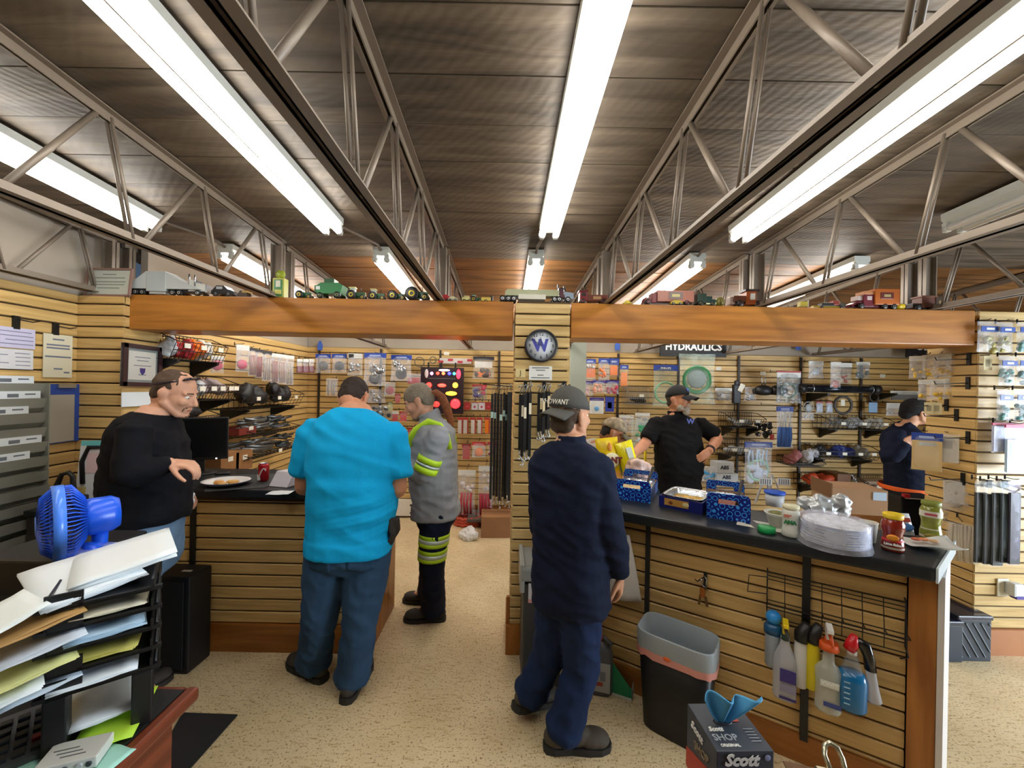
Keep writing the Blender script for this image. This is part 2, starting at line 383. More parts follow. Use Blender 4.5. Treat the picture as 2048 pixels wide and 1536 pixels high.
# ------------------------------------------------------------------ roof joists
def joist(X, Y0, Y1, label, T0=1.03, front=True):
    ZB = 2.285 if front else 2.20
    t = thing('roof_joist', label, 'joist', (X, Y1 if front else Y0, ZB), 0, 'steel roof joists')
    L = lambda x, Y, z: (x, Y-t.location.y, z-ZB)
    for nm, z, s in (('bottom_chord', None, 1), ('top_chord', 1, -1)):
        mb = MB()
        for sx in (-1, 1):
            def zz(Y): return ZB+.004 if z is None else zc(Y)-.006
            pts = []
            for x, w_, dz0, dz1 in ((sx*.0215, .031, 0, .005), (sx*.0085, .005, 0, .036)):
                vs = []
                for Y in (Y0, Y1):
                    for xx, dz in ((x-w_/2, dz0), (x+w_/2, dz0), (x+w_/2, dz1), (x-w_/2, dz1)): vs.append(L(xx, Y, zz(Y)+s*dz))
                mb.add(vs, [(0, 1, 2, 3), (7, 6, 5, 4), (0, 4, 5, 1), (1, 5, 6, 2), (2, 6, 7, 3), (3, 7, 4, 0)], False)
        k = Y0+.25
        mb.build(nm, STEEL, t)
    k = 0
    zt = lambda Y: zc(Y)-.025
    T = T0-.475*8
    while T < Y1-.1:
        if T > Y0+.05:
            if T+.12 < Y1-.06:
                mb = MB()
                for sx in (-1, 1): mb.cyl(L(sx*.010, T+.02, zt(T)), L(sx*.010, T+.12, ZB+.015), .0065, n=8)
                mb.build('web_rod', STEEL, t)
            if T+.475 < Y1-.05:
                mb = MB(); mb.cyl(L(0, T+.17, ZB+.012), L(0, T+.455, zt(T+.46)), .0105, n=10); mb.build('web_pipe', STEEL, t)
        T += .475
    Ye = Y1-.03 if front else Y0+.03
    mb = MB(); zp = zc(Ye)-.04
    for c, d in (((0, Ye, (ZB+zp)/2), (.074, .006, zp-ZB)), ((-.034, Ye, (ZB+zp)/2), (.006, .05, zp-ZB)), ((.034, Ye, (ZB+zp)/2), (.006, .05, zp-ZB))): mb.box(L(*c), d)
    mb.build('end_post', STEEL, t)
    mb = MB(); mb.box(L(0, Ye, ZB+.003), (.09, .09, .005)); mb.build('bearing_plate', STEEL, t)
    return t
JX = [-2.70, -1.56, -.45, .68, 1.70, 2.86, 4.0]
JN = ['against the left slat wall', 'landing beside the green toy pump', 'landing above the red light board', 'landing above the toy trucks next to the clock pillar',
      'landing beside the old brown toy truck', 'ending at the brown toy van on the beam', 'over the bags on the far side of the counter']
for x, nme in zip(JX, JN):
    joist(x, -1.9, 2.70, 'taupe open-web steel roof joist %s' % nme)
for x, nme in zip(JX, ['along the rear side wall', 'behind the green toy wagon', 'behind the small yellow toys', 'behind the red toy truck with wooden bed', 'behind the old brown toy truck', 'behind the brown toy van', 'above the back room corner']):
    joist(x, 2.76, 5.12, 'rear steel roof joist beyond the beam, %s' % nme, 3.0, False)
# ------------------------------------------------------------------ fluorescent lamps
TUBEM = mat('fffbf4', .4, key='tube', emit=TUBE); HOUSE = mat('cfd2cc', .4, .1, key='house')
TUBE_OFF = mat('e9ebe8', .3, key='tubeoff')
def lamp(X, Y0, Y1, label, on=True):
    ym = (Y0+Y1)/2
    t = thing('fluorescent_lamp', label, 'lamp', (X, ym, zc(ym)-.005), 0, 'strip lights on the ceiling')
    t.rotation_euler = (ang, 0, 0); L = Y1-Y0
    mb = MB(); mb.prism([(-.055, 0), (-.055, -.035), (-.032, -.062), (.032, -.062), (.055, -.035), (.055, 0)], 'y', L, (0, -L/2, -.012)); mb.build('housing', HOUSE, t)
    for sx in (-1, 1):
        mb = MB(); mb.cyl((sx*.040, -L/2+.03, -.098), (sx*.040, L/2-.03, -.098), .0185, n=12); mb.build('tube', TUBEM if on else TUBE_OFF, t)
        for e in (-1, 1):
            mb = MB(); mb.box((sx*.040, e*(L/2-.012), -.09), (.026, .022, .05)); mb.cyl((sx*.04, e*(L/2-.03), -.098), (sx*.04, e*(L/2-.005), -.098), .019, n=10); mb.build('socket', HOUSE, t)
    return t
LX = [(-2.1, 'along the left wall'), (-1.03, 'between the tray desk and the red light board'), (.24, 'pointing at the clock pillar'), (1.36, 'over the serving counter')]
for x, nme in LX: lamp(x, -.12, 2.33, 'lit twin-tube fluorescent strip light %s' % nme)
lamp(2.42, -.3, 2.15, 'unlit white twin-tube fluorescent fixture above the far right end', False)
for x, nme in ((-1.96, 'behind the white toy trailer'), (-.88, 'behind the green toy tractors'), (.2, 'behind the toy tanker and pillar'), (1.32, 'behind the pink toy box truck'), (2.46, 'behind the orange toy van')):
    lamp(x, 2.72, 5.0, 'rear fluorescent strip light beyond the beam, %s' % nme)
for x0, x1, nme in ((-2.1, -1.96, 'by the side wall'), (-1.03, -.88, 'left of the clock'), (.24, .2, 'above the clock pillar'), (1.36, 1.32, 'over the hydraulics sign')):
    mb = MB(); mb.tube([(x0, 2.34, zc(2.34)-.03), (x0, 2.42, zc(2.42)-.02), ((x0+x1)/2, 2.55, zc(2.55)-.02), (x1, 2.66, zc(2.66)-.03), (x1, 2.72, zc(2.72)-.04)], .009, 8)
    tag(mb.build('conduit', STEEL), 'grey electrical conduit joining two strip lights %s' % nme, 'conduit', 'ceiling conduits')
# ------------------------------------------------------------------ counters
def hitp(px, py, O, rz, yy=0.):
    u, v = uv(px, py); m = V((-sin(rz), cos(rz))); d = V((cos(rz), sin(rz))); r = V((u/F, 1.))
    t = (yy + m.dot(V(O)))/r.dot(m); p = r*t-V(O)
    return p.dot(d), H+v/F*t
LAM = mat('1d2124', .38, var=.25, vs=30, key='laminate', spec=.4); LAME = mat('101214', .4, key='lamedge')
CT = 1.045
lc = thing('sales_counter', 'slat-fronted sales counter with black top behind the man in blue shirt', 'counter', (-1.65, 2.53, 0))
L0 = lambda x, y, z: (x+1.65, y-2.53, z)
o = bx('core', L0(-1.66, 2.79, .50), (1.64, .48, .98), GROOVE, lc)
for o in slat_run(lc, (-.84, .0), (-2.475+1.65, .0), 0, .01): bpy.data.objects.remove(o)
for o in slat_run(lc, (-2.475+1.65, .0), (-.86+1.65, .0), .174, .985, .0772, ph=.174): pass
bx('baseboard', L0(-1.655, 2.525, .087), (1.62, .05, .174), BASEM, lc)
bx('end_panel', L0(-.838, 2.785, .49), (.022, .53, .98), TRIMW, lc, bev=.003)
bx('corner_post', L0(-.87, 2.52, .49), (.05, .03, .98), TRIMW, lc)
bx('worktop', L0(-1.63, 2.76, CT-.027), (1.68, .60, .054), LAM, lc, bev=.012)
bx('cap_strip', L0(-1.66, 2.518, .975), (1.62, .016, .03), mat('3a2412', .5, key='dkstrip'), lc)
for px in (388,):
    x, _ = hitp(px, 1060, (-1.65, 2.53), 0, -.012)
    bx('upright', (x, -.016, .6), (.032, .02, .80), BLK, lc)
# serving counter
RZ = atan2(-.530, .848); RO2 = (.356, 2.358); D2 = V((cos(RZ), sin(RZ), 0)); M2 = V((-sin(RZ), cos(RZ), 0))
def RC(px, py, yy=0.): return hitp(px, py, RO2, RZ, yy)
rc = thing('serving_counter', 'angled slat-fronted counter with black top holding the food trays', 'counter', (*RO2, 0), RZ)
mb = MB(); mb.prism([(0, 0), (1.57, 0), (1.764, .482), (.08, .482)], 'z', .056, (0, 0, CT-.056)); bevel(mb.build('worktop', LAM, rc), .012)
FY = .112                                        # slat faces lie this far behind the worktop edge
q0, _ = RC(1815, 1300, FY-.02); q1, _ = RC(1873, 1300, FY-.02); q2, _ = RC(1893, 1300, FY-.02)
mb = MB(); mb.prism([(.09, FY+.014), (q0, FY+.014), (q0+.18, .46), (.13, .46)], 'z', .98, (0, 0, .005)); mb.build('core', GROOVE, rc)
for o in slat_run(rc, (.09, FY+.014), (q0, FY+.014), .13, .985, .0772, ph=.15): pass
bx('baseboard', ((.09+q0)/2, FY+.004, .066), (q0-.09, .03, .132), BASEM, rc)
bx('cap_strip', ((.09+q0)/2, FY-.004, .975), (q0-.09, .014, .035), mat('5a3a1c', .5, key='dkstrip2'), rc)
mb = MB(); mb.prism([(q0, FY-.02), (q1, FY-.02), (q1+.055, FY+.10), (q0+.05, FY+.10)], 'z', .988, (0, 0, 0)); mb.build('end_post', TRIMW, rc)
mb = MB(); mb.prism([(q1, FY-.025), (q1+.020, FY-.025), (1.752, .47), (1.728, .47)], 'z', .99, (0, 0, 0)); mb.build('end_panel', mat('cfc9c4', .5, key='whitepanel'), rc)
mb = MB(); mb.prism([(1.572, .003), (1.579, .003), (1.771, .479), (1.764, .479)], 'z', .058, (0, 0, CT-.0575)); mb.build('edge_strip', mat('b9c6cc', .3, key='edgestrip'), rc)
for px, z0, z1, w_ in ((1295, .40, .965, .024), (1613, .11, .965, .030)):
    x, _ = RC(px, 1150, FY-.006); mb = MB(); mb.box((x, FY-.007, (z0+z1)/2), (w_, .018, z1-z0)); mb.build('upright', BLK, rc)
# ------------------------------------------------------------------ front-left desk and what stands on it
DZ = .75
WOODR = wood_mat('red_wood', '5a2716', '84422a', (9, .8, 9), .35, .03, .03)
dk = thing('desk', 'dark desk with reddish wooden edge and black top in the front corner', 'desk', (-1.6, .75, 0))
LD = lambda x, y, z: (x+1.6, y-.75, z)
DXR = PZ(400, 1370, DZ).x; DYB = PZ(400, 1370, DZ).y
bx('desk_top', LD((DXR-.035-2.3)/2, (DYB-.02+.2)/2, DZ-.012), (2.3+DXR-.035, DYB-.02-.2, .025), mat('17191c', .5, var=.2, vs=20, key='deskmat'), dk)
bx('edge_band', LD(DXR-.018, (DYB+.2)/2, DZ-.022), (.036, DYB-.2, .04), WOODR, dk, bev=.01)
bx('edge_band', LD((DXR-2.3)/2-.02, DYB-.010, DZ-.024), (2.26+DXR, .02, .038), WOODR, dk, bev=.006)
bx('side_panel', LD(DXR-.06, (DYB-.05+.25)/2, .35), (.03, DYB-.3, .70), WOODR, dk)
bx('modesty_panel', LD((DXR-2.3)/2-.03, DYB-.06, .37), (2.2+DXR, .02, .66), WOODR, dk)
bx('side_panel', LD(-2.27, .7, .35), (.03, .95, .70), WOODR, dk)
fm = [PZ(475, 1432, 0), PZ(365, 1428, 0), PZ(300, 1545, 0), PZ(375, 1545, 0)]
mb = MB(); mb.prism([(p.x, p.y) for p in fm], 'z', .008, (0, 0, .001)); tag(mb.build('floor_mat', mat('1f1d1b', .8, bump=.3, bs=200, key='mat')), 'black rubber floor mat beside the wooden desk', 'mat')
# letter tray tower
Pq = PZ(95, 1522, DZ); Qq = PZ(272, 1455, DZ)
tr_dir = (Qq-Pq); TW = tr_dir.length+.045; TRZ = atan2(tr_dir.y, tr_dir.x)
BT = mat('121314', .4, key='trayplastic', spec=.4)
tt = thing('tray_tower', 'black letter tray tower stuffed with papers on the dark desk', 'tray', (Pq.x-.012*cos(TRZ), Pq.y-.012*sin(TRZ), DZ), TRZ)
TD = .30
for x in (.022, TW-.022):
    bx('leg', (x, .025, .075), (.045, .055, .15), BT, tt, bev=.004); bx('leg', (x, TD-.03, .075), (.045, .05, .15), BT, tt)
TZ = [.150, .205, .262, .318, .374]
for k, z in enumerate(TZ):
    t_ = bx('tray', (TW/2, TD/2, z+.003), (TW, TD, .006), BT, tt)
    for c, d in (((.004, TD/2, z+.018), (.006, TD, .03)), ((TW-.004, TD/2, z+.018), (.006, TD, .03)), ((TW/2, TD-.003, z+.018), (TW, .006, .03)), ((.035, .003, z+.022), (.07, .006, .042)), ((TW/2+.03, .003, z+.006), (TW-.06, .006, .010))):
        bx('tray_wall', c, d, BT, t_)
    for x in (-.006, TW+.006): bx('tray_lip', (x, .006, z+.006), (.022, .014, .010), BT, t_)
    if k:
        mb = MB(); mb.tube([(-.004, .010, TZ[k-1]+.012), (-.004, .05, TZ[k-1]+.03), (-.004, .11, z+.004)], .0045, 6); mb.build('tray_strut', BT, tt)
        mb = MB(); mb.tube([(TW+.004, .010, TZ[k-1]+.012), (TW+.004, .05, TZ[k-1]+.03), (TW+.004, .11, z+.004)], .0045, 6); mb.build('tray_strut', BT, tt)
def paper(parent_loc, c, d, col, label, rz=0, tilt=0., roll=0., curl=.0, n=1, group=None, name='paper'):
    """a sheet, or a thin pile of n sheets, lying at world point c"""
    mb = MB()
    for k in range(n):
        ox, oy = random.uniform(-.006, .006)*(n > 1), random.uniform(-.008, .008)*(n > 1); z = .0022*k
        mb.sheet(lambda u, v: V(((u-.5)*d[0]+ox, (v-.5)*d[1]+oy, z+curl*((u-.5)**2+(v-.5)**2)*4+.0015*sin(9*u+4*v+k))), 5, 5, .0014)
    o = mb.build(name, col); o.location = c; o.rotation_euler = (tilt, roll, rz)
    return tag(o, label, 'papers' if n > 1 else 'paper', group)
PW = mat('dfe6ea', .6, key='paperw'); PB = mat('a9c3d6', .6, key='paperb'); PYL = mat('b9b25a', .6, key='papery'); PGR = mat('b4de3c', .6, key='paperg'); PMINT = mat('9fd8c8', .6, key='paperm'); PKR = mat('a9824a', .6, key='paperk'); PGY = mat('8a8f90', .6, key='papergy'); PCR = mat('d8d1b8', .6, key='papercr')
def TL(x, y, z): return basis(tt) @ V((x, y, z))
bpy.context.view_layer.update()
zt_ = DZ
paper(0, TL(.10, .15, .030), (.15, .26), PW, 'white paper pile inside the open bottom of the tray tower', TRZ+.1, n=6, tilt=-.04)
paper(0, TL(.13, .06, .012), (.13, .2), PGR, 'lime green note sheet under the tray tower', TRZ-.2)
paper(0, TL(.09, .13, .168), (.17, .27), PW, 'white forms with black pen in the lowest tray', TRZ+.05, n=3)
mb = MB(); mb.cyl((-.05, 0, 0), (.05, 0, 0), .004, n=8); mb.cyl((.05, 0, 0), (.06, 0, 0), .004, .001, n=8); o = mb.build('pen', BLK); o.location = TL(.12, .05, .186); o.rotation_euler = (0, 0, TRZ+.15); tag(o, 'black pen lying on the forms in the lowest tray', 'pen')
paper(0, TL(.10, .13, .224), (.16, .26), PYL, 'olive yellow envelope pile in the second tray from the bottom', TRZ-.06, n=4)
paper(0, TL(.10, .12, .281), (.15, .25), PB, 'pale blue paper sheaf in the third tray from the bottom', TRZ+.12, n=7)
paper(0, TL(.11, .13, .337), (.15, .25), PCR, 'cream envelopes in the fourth tray from the bottom', TRZ+.05, n=4)
paper(0, TL(.045, .16, .394), (.20, .30), PW, 'white paper heap spilling over the top tray', TRZ+.35, n=9, tilt=.03, roll=-.10)
paper(0, TL(.13, .19, .420), (.22, .28), mat('e4eaec', .55, key='paperw2'), 'topmost white sheets on the tray tower, fanned towards the cabinet', TRZ+.12, n=7, roll=-.16)
paper(0, TL(-.07, .02, .388), (.12, .16), mat('dfe6e4', .6, key='paperw3'), 'white sheet with green printed boxes hanging off the top tray', TRZ+.5, roll=-.35)
paper(0, TL(-.045, .05, .357), (.18, .22), PKR, 'brown kraft envelope sticking out below the top tray', TRZ+.35, n=2, roll=-.15)
paper(0, TL(-.03, .07, .30), (.16, .24), mat('cfd8e2', .6, key='paperb2'), 'pale sheets jutting out beside the blue sheaf', TRZ+.30, n=3, roll=-.12)
paper(0, TL(-.05, .06, .245), (.17, .24), mat('cfcf8a', .6, key='papery2'), 'yellow pad sheets jutting out of the tower side', TRZ+.3, n=3, roll=-.12)
paper(0, TL(-.10, .03, .205), (.18, .22), PW, 'white sheets sagging out of the tower above the desk phone', TRZ+.25, n=3, roll=-.16)
paper(0, TL(-.03, .08, .185), (.14, .22), mat('c5d3df', .6, key='paperb3'), 'bluish sheets jutting out of the lowest tray', TRZ+.3, n=2, roll=-.10)
for cc, dd in ((TL(-.10, -.01, .402), .03), (TL(-.075, .03, .402), .03)): pass
# loose notes and phone on the desk
mb = MB(); mb.prism([(-.09, 0), (.09, 0), (.09, .045), (-.09, .018)], 'x', .19, (-.095, 0, 0)); kp = thing('desk_phone', 'grey desk phone with black keys beside the tray tower', 'phone', PZ(25, 1500, DZ), TRZ+.15)
mb.build('body', mat('4a4e50', .45, key='phonegrey'), kp)
for r_ in range(5):
    for c_ in range(6):
        bx('key', (-.075+.03*c_, -.065+.03*r_, .024+.0045*r_), (.021, .019, .012), mat('1c1e20' if (r_, c_) != (1, 4) else '8a1f1f', .5), kp)
paper(0, PZ(28, 1530, DZ+.004), (.10, .10), PMINT, 'mint green note on the desk before the phone', .6)
paper(0, PZ(90, 1545, DZ+.004), (.12, .09), PCR, 'cream note on the desk between phone and router', .2)
paper(0, PZ(195, 1530, DZ+.003), (.09, .11), mat('a6ded0', .6, key='paperm2'), 'mint green note under the small white device box', -.2)
dv = thing('adapter_box', 'small off-white switch box with round sockets lying on the desk', 'device', PZ(150, 1522, DZ+.006), .35)
bx('case', (0, 0, .014), (.12, .075, .028), mat('c9cbc6', .45, key='devwhite'), dv, bev=.003)
for x, c in ((-.03, '22242a'), (.0, '30323a'), (.028, 'b9b9bd'), (.046, '30323a')):
    mb = MB(); mb.cyl((x, -.041, .014), (x, -.036, .014), .006, n=12); mb.build('socket', mat(c, .4), dv)
for k in range(3): bx('print_line', (-.02+.012*k, .008-.012*k, .0285), (.05, .003, .0006), mat('5a5d60', .6), dv)
# pedestal and blue fan
pc = PZ(1, 1, 1.0)
pd = thing('pedestal_cabinet', 'black pedestal behind the tray tower carrying the blue fan', 'cabinet', (-1.66, 1.50, 0))
bx('body', (0, 0, .545), (.34, .30, 1.09), BLK, pd, bev=.008); bx('door_panel', (0, -.152, .52), (.28, .006, .9), mat('1c1d20', .5), pd)
FB = mat('1f5ce0', .3, key='fanblue'); FBL = mat('4d86ee', .25, key='fanlight')
fc = P(118, 1045, 1.36)
fn = thing('desk_fan', 'blue plastic desk fan turned towards the wall file rack', 'fan', (fc.x+.07, fc.y+.05, 1.09), 0)
ax = V((-.62, -.78, -.02)).normalized(); M_ = ax.to_track_quat('Z', 'Y').to_matrix(); fl_ = V((-.07, -.05, fc.z-1.09))
R_ = .122
mb = MB()
for a in range(54):
    t = 2*pi*a/54
    mb.tube([fl_+M_ @ V((.03*cos(t), .03*sin(t), .05)), fl_+M_ @ V((R_*.75*cos(t+.12), R_*.75*sin(t+.12), .042)), fl_+M_ @ V((R_*cos(t+.2), R_*sin(t+.2), .012)), fl_+M_ @ V((R_*cos(t+.2), R_*sin(t+.2), -.03)), fl_+M_ @ V((R_*.6*cos(t+.2), R_*.6*sin(t+.2), -.062))], .0024, 5)
g_ = mb.build('grille', FB, fn)
mb = MB(); mb.lathe([(.001, .054), (.030, .054), (.036, .05), (.036, .046), (.001, .046)], fl_, 20, M_); mb.build('grille_badge', FBL, fn)
mb = MB(); mb.lathe([(R_-.006, .018), (R_+.006, .018), (R_+.006, -.012), (R_-.006, -.012), (R_-.006, .018)], fl_, 40, M_, cap=False); mb.build('rim_band', FBL, fn)
for k in range(3):
    mb = MB(); t0 = 2*pi*k/3
    mb.sheet(lambda u, v: fl_ + M_ @ V(((.02+.09*u)*cos(t0+(v-.5)*(1.3)), (.02+.09*u)*sin(t0+(v-.5)*1.3), (v-.5)*.035)), 6, 6, .002); mb.build('fan_blade', mat('2a3f9a', .3, key='blade'), fn)
mb = MB(); mb.lathe([(.001, -.05), (.062, -.055), (.066, -.075), (.064, -.13), (.052, -.15), (.001, -.154)], fl_, 24, M_); mb.build('motor_housing', FB, fn)
mb = MB(); mb.tube([fl_+M_ @ V((0, 0, -.10)), fl_ + M_ @ V((0, 0, -.10))+V((.0, .0, -.10)), V((fl_.x+.06, fl_.y+.05, .03)), V((.0, .0, .012))], [.026, .022, .026, .034], 14); mb.build('neck', FB, fn)
mb = MB(); mb.lathe([(.001, .03), (.05, .026), (.082, .012), (.086, 0), (.001, 0)], (0, 0, 0), 28); mb.build('base', mat('8fa6e6', .35, key='fanbase'), fn)
# wall file rack
GR = mat('8f8f84', .5, .1, key='rackgrey')
fr = thing('file_rack', 'grey tiered literature rack on the front side wall', 'rack', (XL+.016, 2.10, .72), pi/2)
RW = .50
bx('back_plate', (0, -.006, .48), (RW, .008, .98), GR, fr)
for k in range(11):
    z = .02+.086*k
    mb = MB(); yy = -.07+.004*k
    mb.add([(-RW/2, -.012, z), (RW/2, -.012, z), (RW/2, yy, z+.03), (-RW/2, yy, z+.03), (-RW/2, yy-.012, z+.088), (RW/2, yy-.012, z+.088), (RW/2, yy-.008, z+.088), (-RW/2, yy-.008, z+.088), (RW/2, yy+.004, z+.034), (-RW/2, yy+.004, z+.034)],
           [(0, 1, 2, 3), (3, 2, 5, 4), (4, 5, 6, 7), (7, 6, 8, 9), (9, 8, 1, 0), (0, 3, 4, 7, 9), (1, 8, 6, 5, 2)], False); mb.build('pocket', GR, fr)
    if k in (5, 6, 8, 9, 10):
        q = bx('leaflet', (.12-.03*(k % 3), yy-.004, z+.10), (.20, .004, .06), PW, fr); 
        bx('print_block', (.09-.03*(k % 3), yy-.0065, z+.105), (.05, .001, .02), mat('6a7078', .6), fr); bx('print_block', (.17-.03*(k % 3), yy-.0065, z+.112), (.05, .001, .008), mat('6a7078', .6), fr)
for x in (-RW/2, RW/2): bx('side_rail', (x, -.03, .48), (.006, .06, .98), GR, fr)
# ------------------------------------------------------------------ people
def remeshed(mb, name, m, parent, voxel, smooth=3, fold=0., fs=(7, 7, 16), seed=0., org=None, crease=None):
    me = bpy.data.meshes.new(name)
    o0 = org if org is not None else V((0, 0, 0))
    me.from_pydata([tuple(p-o0) for p in mb.v], [], mb.f)
    bm = bmesh.new(); bm.from_mesh(me); bmesh.ops.remove_doubles(bm, verts=bm.verts, dist=1e-5); bmesh.ops.recalc_face_normals(bm, faces=bm.faces); bm.to_mesh(me); bm.free()
    o = bpy.data.objects.new(name, me); COL.objects.link(o)
    r = o.modifiers.new('r', 'REMESH'); r.mode = 'VOXEL'; r.voxel_size = voxel; r.use_smooth_shade = True
    if smooth:
        s_ = o.modifiers.new('s', 'SMOOTH'); s_.factor = .5; s_.iterations = smooth
    dg = bpy.context.evaluated_depsgraph_get()
    me2 = bpy.data.meshes.new_from_object(o.evaluated_get(dg)); bpy.data.objects.remove(o); bpy.data.meshes.remove(me)
    if fold:
        n_ = len(me2.vertices); co = [0.]*(3*n_); me2.vertices.foreach_get('co', co); nn = [0.]*(3*n_); me2.vertices.foreach_get('normal', nn)
        for i in range(n_):
            x, y, z = co[3*i:3*i+3]
            q = V((x*fs[0]+seed, y*fs[1], z*fs[2]+3.5*x))
            d = fold*((1-abs(noise.noise(q))*2.2) + .5*noise.noise(q*2.3)-.45)
            if crease: d += crease(x, y, z)
            for k in range(3): co[3*i+k] += nn[3*i+k]*d
        me2.vertices.foreach_set('co', co)
    me2.name = name; me2.materials.clear(); me2.materials.append(m)
    me2.polygons.foreach_set('use_smooth', [True]*len(me2.polygons)); me2.update()
    return link(name, me2, parent)
def frame(f, up=(0, 0, 1)):
    f = V(f).normalized(); r = f.cross(V(up)).normalized(); u = r.cross(f); return f, r, u     # forward, right hand side, up
def bez(a, b, c, t): return a*(1-t)**2 + b*2*t*(1-t) + c*t*t
def torso(mb, hips, chest, neck, f, rows, n=22):
    """rows: t along hips->neck, half width, half depth, forward offset"""
    rs = []
    for t, hw, hd, fo in rows:
        c = hips.lerp(chest, t*2) if t < .5 else chest.lerp(neck, t*2-1)
        ax_ = ((chest-hips) if t < .5 else (neck-chest)).normalized()
        r = V(f).cross(ax_).normalized(); ff = ax_.cross(r)
        ring = []
        for j in range(n):
            a = 2*pi*j/n; ca, sa = cos(a), sin(a); e = .80
            ring.append(c + r*hw*math.copysign(abs(ca)**e, ca) + ff*(hd*math.copysign(abs(sa)**e, sa)+fo))
        rs.append(ring)
    mb.rings(rs)
def limb(mb, pts, rr, sub=5, n=14):
    """round limb through the joints with eased radii"""
    P_, R__ = [], []
    for i in range(len(pts)-1):
        for k in range(sub):
            t = k/sub; P_.append(V(pts[i]).lerp(V(pts[i+1]), t)); R__.append(rr[i]*(1-t)+rr[i+1]*t)
    P_.append(V(pts[-1])); R__.append(rr[-1])
    for _ in range(2):
        Q = P_[:]
        for i in range(1, len(P_)-1): P_[i] = Q[i]*.6+(Q[i-1]+Q[i+1])*.2
    t0 = (P_[0]-P_[1]).normalized(); t1 = (P_[-1]-P_[-2]).normalized()
    P_ = [P_[0]+t0*R__[0]*.5]+P_+[P_[-1]+t1*R__[-1]*.25]; R__ = [R__[0]*.7]+R__+[R__[-1]*.85]
    mb.tube(P_, R__, n)
def hand(mb, wr, d, pn, side=1, curl=.5, s=1.):
    """palm and five fingers: d runs to the finger tips, pn is the palm's normal, side=+1 puts the thumb on d x pn"""
    d = V(d).normalized(); pn = V(pn); pn = (pn-d*pn.dot(d)).normalized(); th = d.cross(pn)*side
    q = lambda a, b, c: V(wr)+(d*a+th*b+pn*c)*s
    for b, a0, a1 in ((.028, .0, .082), (.010, .0, .088), (-.010, .0, .084), (-.027, .0, .076)):
        mb.cap_(q(a0, b*.75, 0), q(a1, b, 0), .0145*s, .0125*s, 10)
    mb.ell(q(.045, .0, .004), d*.05*s, th*.042*s, pn*.019*s, 12, 8)
    for i, (b, a0, L) in enumerate(((.030, .084, .074), (.010, .091, .084), (-.010, .087, .077), (-.028, .078, .060))):
        p = q(a0, b, 0); an = .15; c_ = curl*(1+.12*i)
        for j, (seg, r0, r1) in enumerate(((.46, .0098, .0092), (.31, .0092, .0084), (.23, .0084, .0072))):
            an += c_*(1.0 if j else .75); dd = d*cos(an)+pn*sin(an)+th*(b*.8)
            p2 = p+dd*L*seg*s; mb.cap_(p, p2, r0*s, r1*s, 10); p = p2
    p = q(.018, .030, .006); an = .7
    for seg, r0, r1 in ((.044, .0145, .0120), (.034, .0115, .0105), (.028, .0102, .0082)):
        dd = d*cos(an)+th*sin(an)*.85+pn*(.25+.35*curl); dd.normalize(); p2 = p+dd*seg*s; mb.cap_(p, p2, r0*s, r1*s, 10); p = p2; an -= .22
def head_shape(mb, c, f, up, s=1., nose=1., jaw=1.):
    f, r, u = frame(f, up); c = V(c)
    q = lambda a, b, k: c+(f*a+r*b+u*k)*s
    E = lambda p, ra, rb, rk: mb.ell(q(*p), f*ra*s, r*rb*s, u*rk*s, 20, 14)
    E((-.014, 0, .034), .096, .076, .086); E((.018, 0, -.02), .070, .066, .092); E((.045, 0, -.072), .036, .040*jaw, .034); E((-.04, 0, -.03), .06, .062, .07)
    E((.066, 0, -.095), .024, .026*jaw, .019)
    for b in (-1, 1):
        mb.cap_(q(-.004, .056*b*jaw, -.045), q(.052, .026*b*jaw, -.092), .024*s, .020*s)
        E((.058, .036*b, -.022), .026, .024, .026); mb.cap_(q(.074, .012*b, .026), q(.066, .046*b, .024), .013*s, .012*s)
        E((-.012, .078*b, -.006), .022, .009, .032); E((-.020, .085*b, .004), .016, .008, .022); E((-.004, .076*b, -.03), .010, .008, .012)
        E((.089, .011*b, -.036), .012, .009, .009)
    mb.cap_(q(.078, 0, .018), q(.104*1.0, 0, -.028), .0095*s, .0135*s*nose)
    mb.cap_(q(.080, -.017, -.060), q(.080, .017, -.060), .0085*s); mb.cap_(q(.077, -.016, -.071), q(.077, .016, -.071), .0095*s)
    return q, f, r, u
def face_bits(o, q, f, r, u, s, iris='4a3524', brow='3a2a1c'):
    for b in (-1, 1):
        mb = MB(); mb.ell(q(.069, .031*b, .004), (.0125*s,)*3, n=14, k=10); e = mb.build('eye', mat('e6e0d8', .2, key='eyewhite'), o)
        mb = MB(); mb.ell(q(.0785, .0315*b, .003), f*.0035*s, r*.0055*s, u*.0055*s, 12, 8); mb.build('iris', mat(iris, .2, key='iris'), e)
        mb = MB(); mb.cap_(q(.086, .016*b, .027), q(.076, .047*b, .027), .004*s, .003*s, 8); mb.build('eyebrow', mat(brow, .8), o)
    mb = MB(); mb.cap_(q(.0865, -.016, -.0655), q(.0865, .016, -.0655), .0022*s, n=8); mb.build('mouth', mat('7a3a34', .5, key='lips'), o)
STD = [(-.06, .150, .105, 0), (.05, .168, .118, 0), (.2, .160, .118, .01), (.4, .160, .118, .015), (.6, .178, .120, .012), (.78, .185, .112, -.004), (.90, .150, .088, -.012), (.98, .075, .066, -.008), (1.05, .055, .058, 0)]
def grow(rows, dw, dd, cut=1.02, low=None):
    o = [(t, w_+dw, d_+dd, fo) for t, w_, d_, fo in rows if t <= cut]
    if low: o = low+[x for x in o if x[0] > low[-1][0]]
    return o
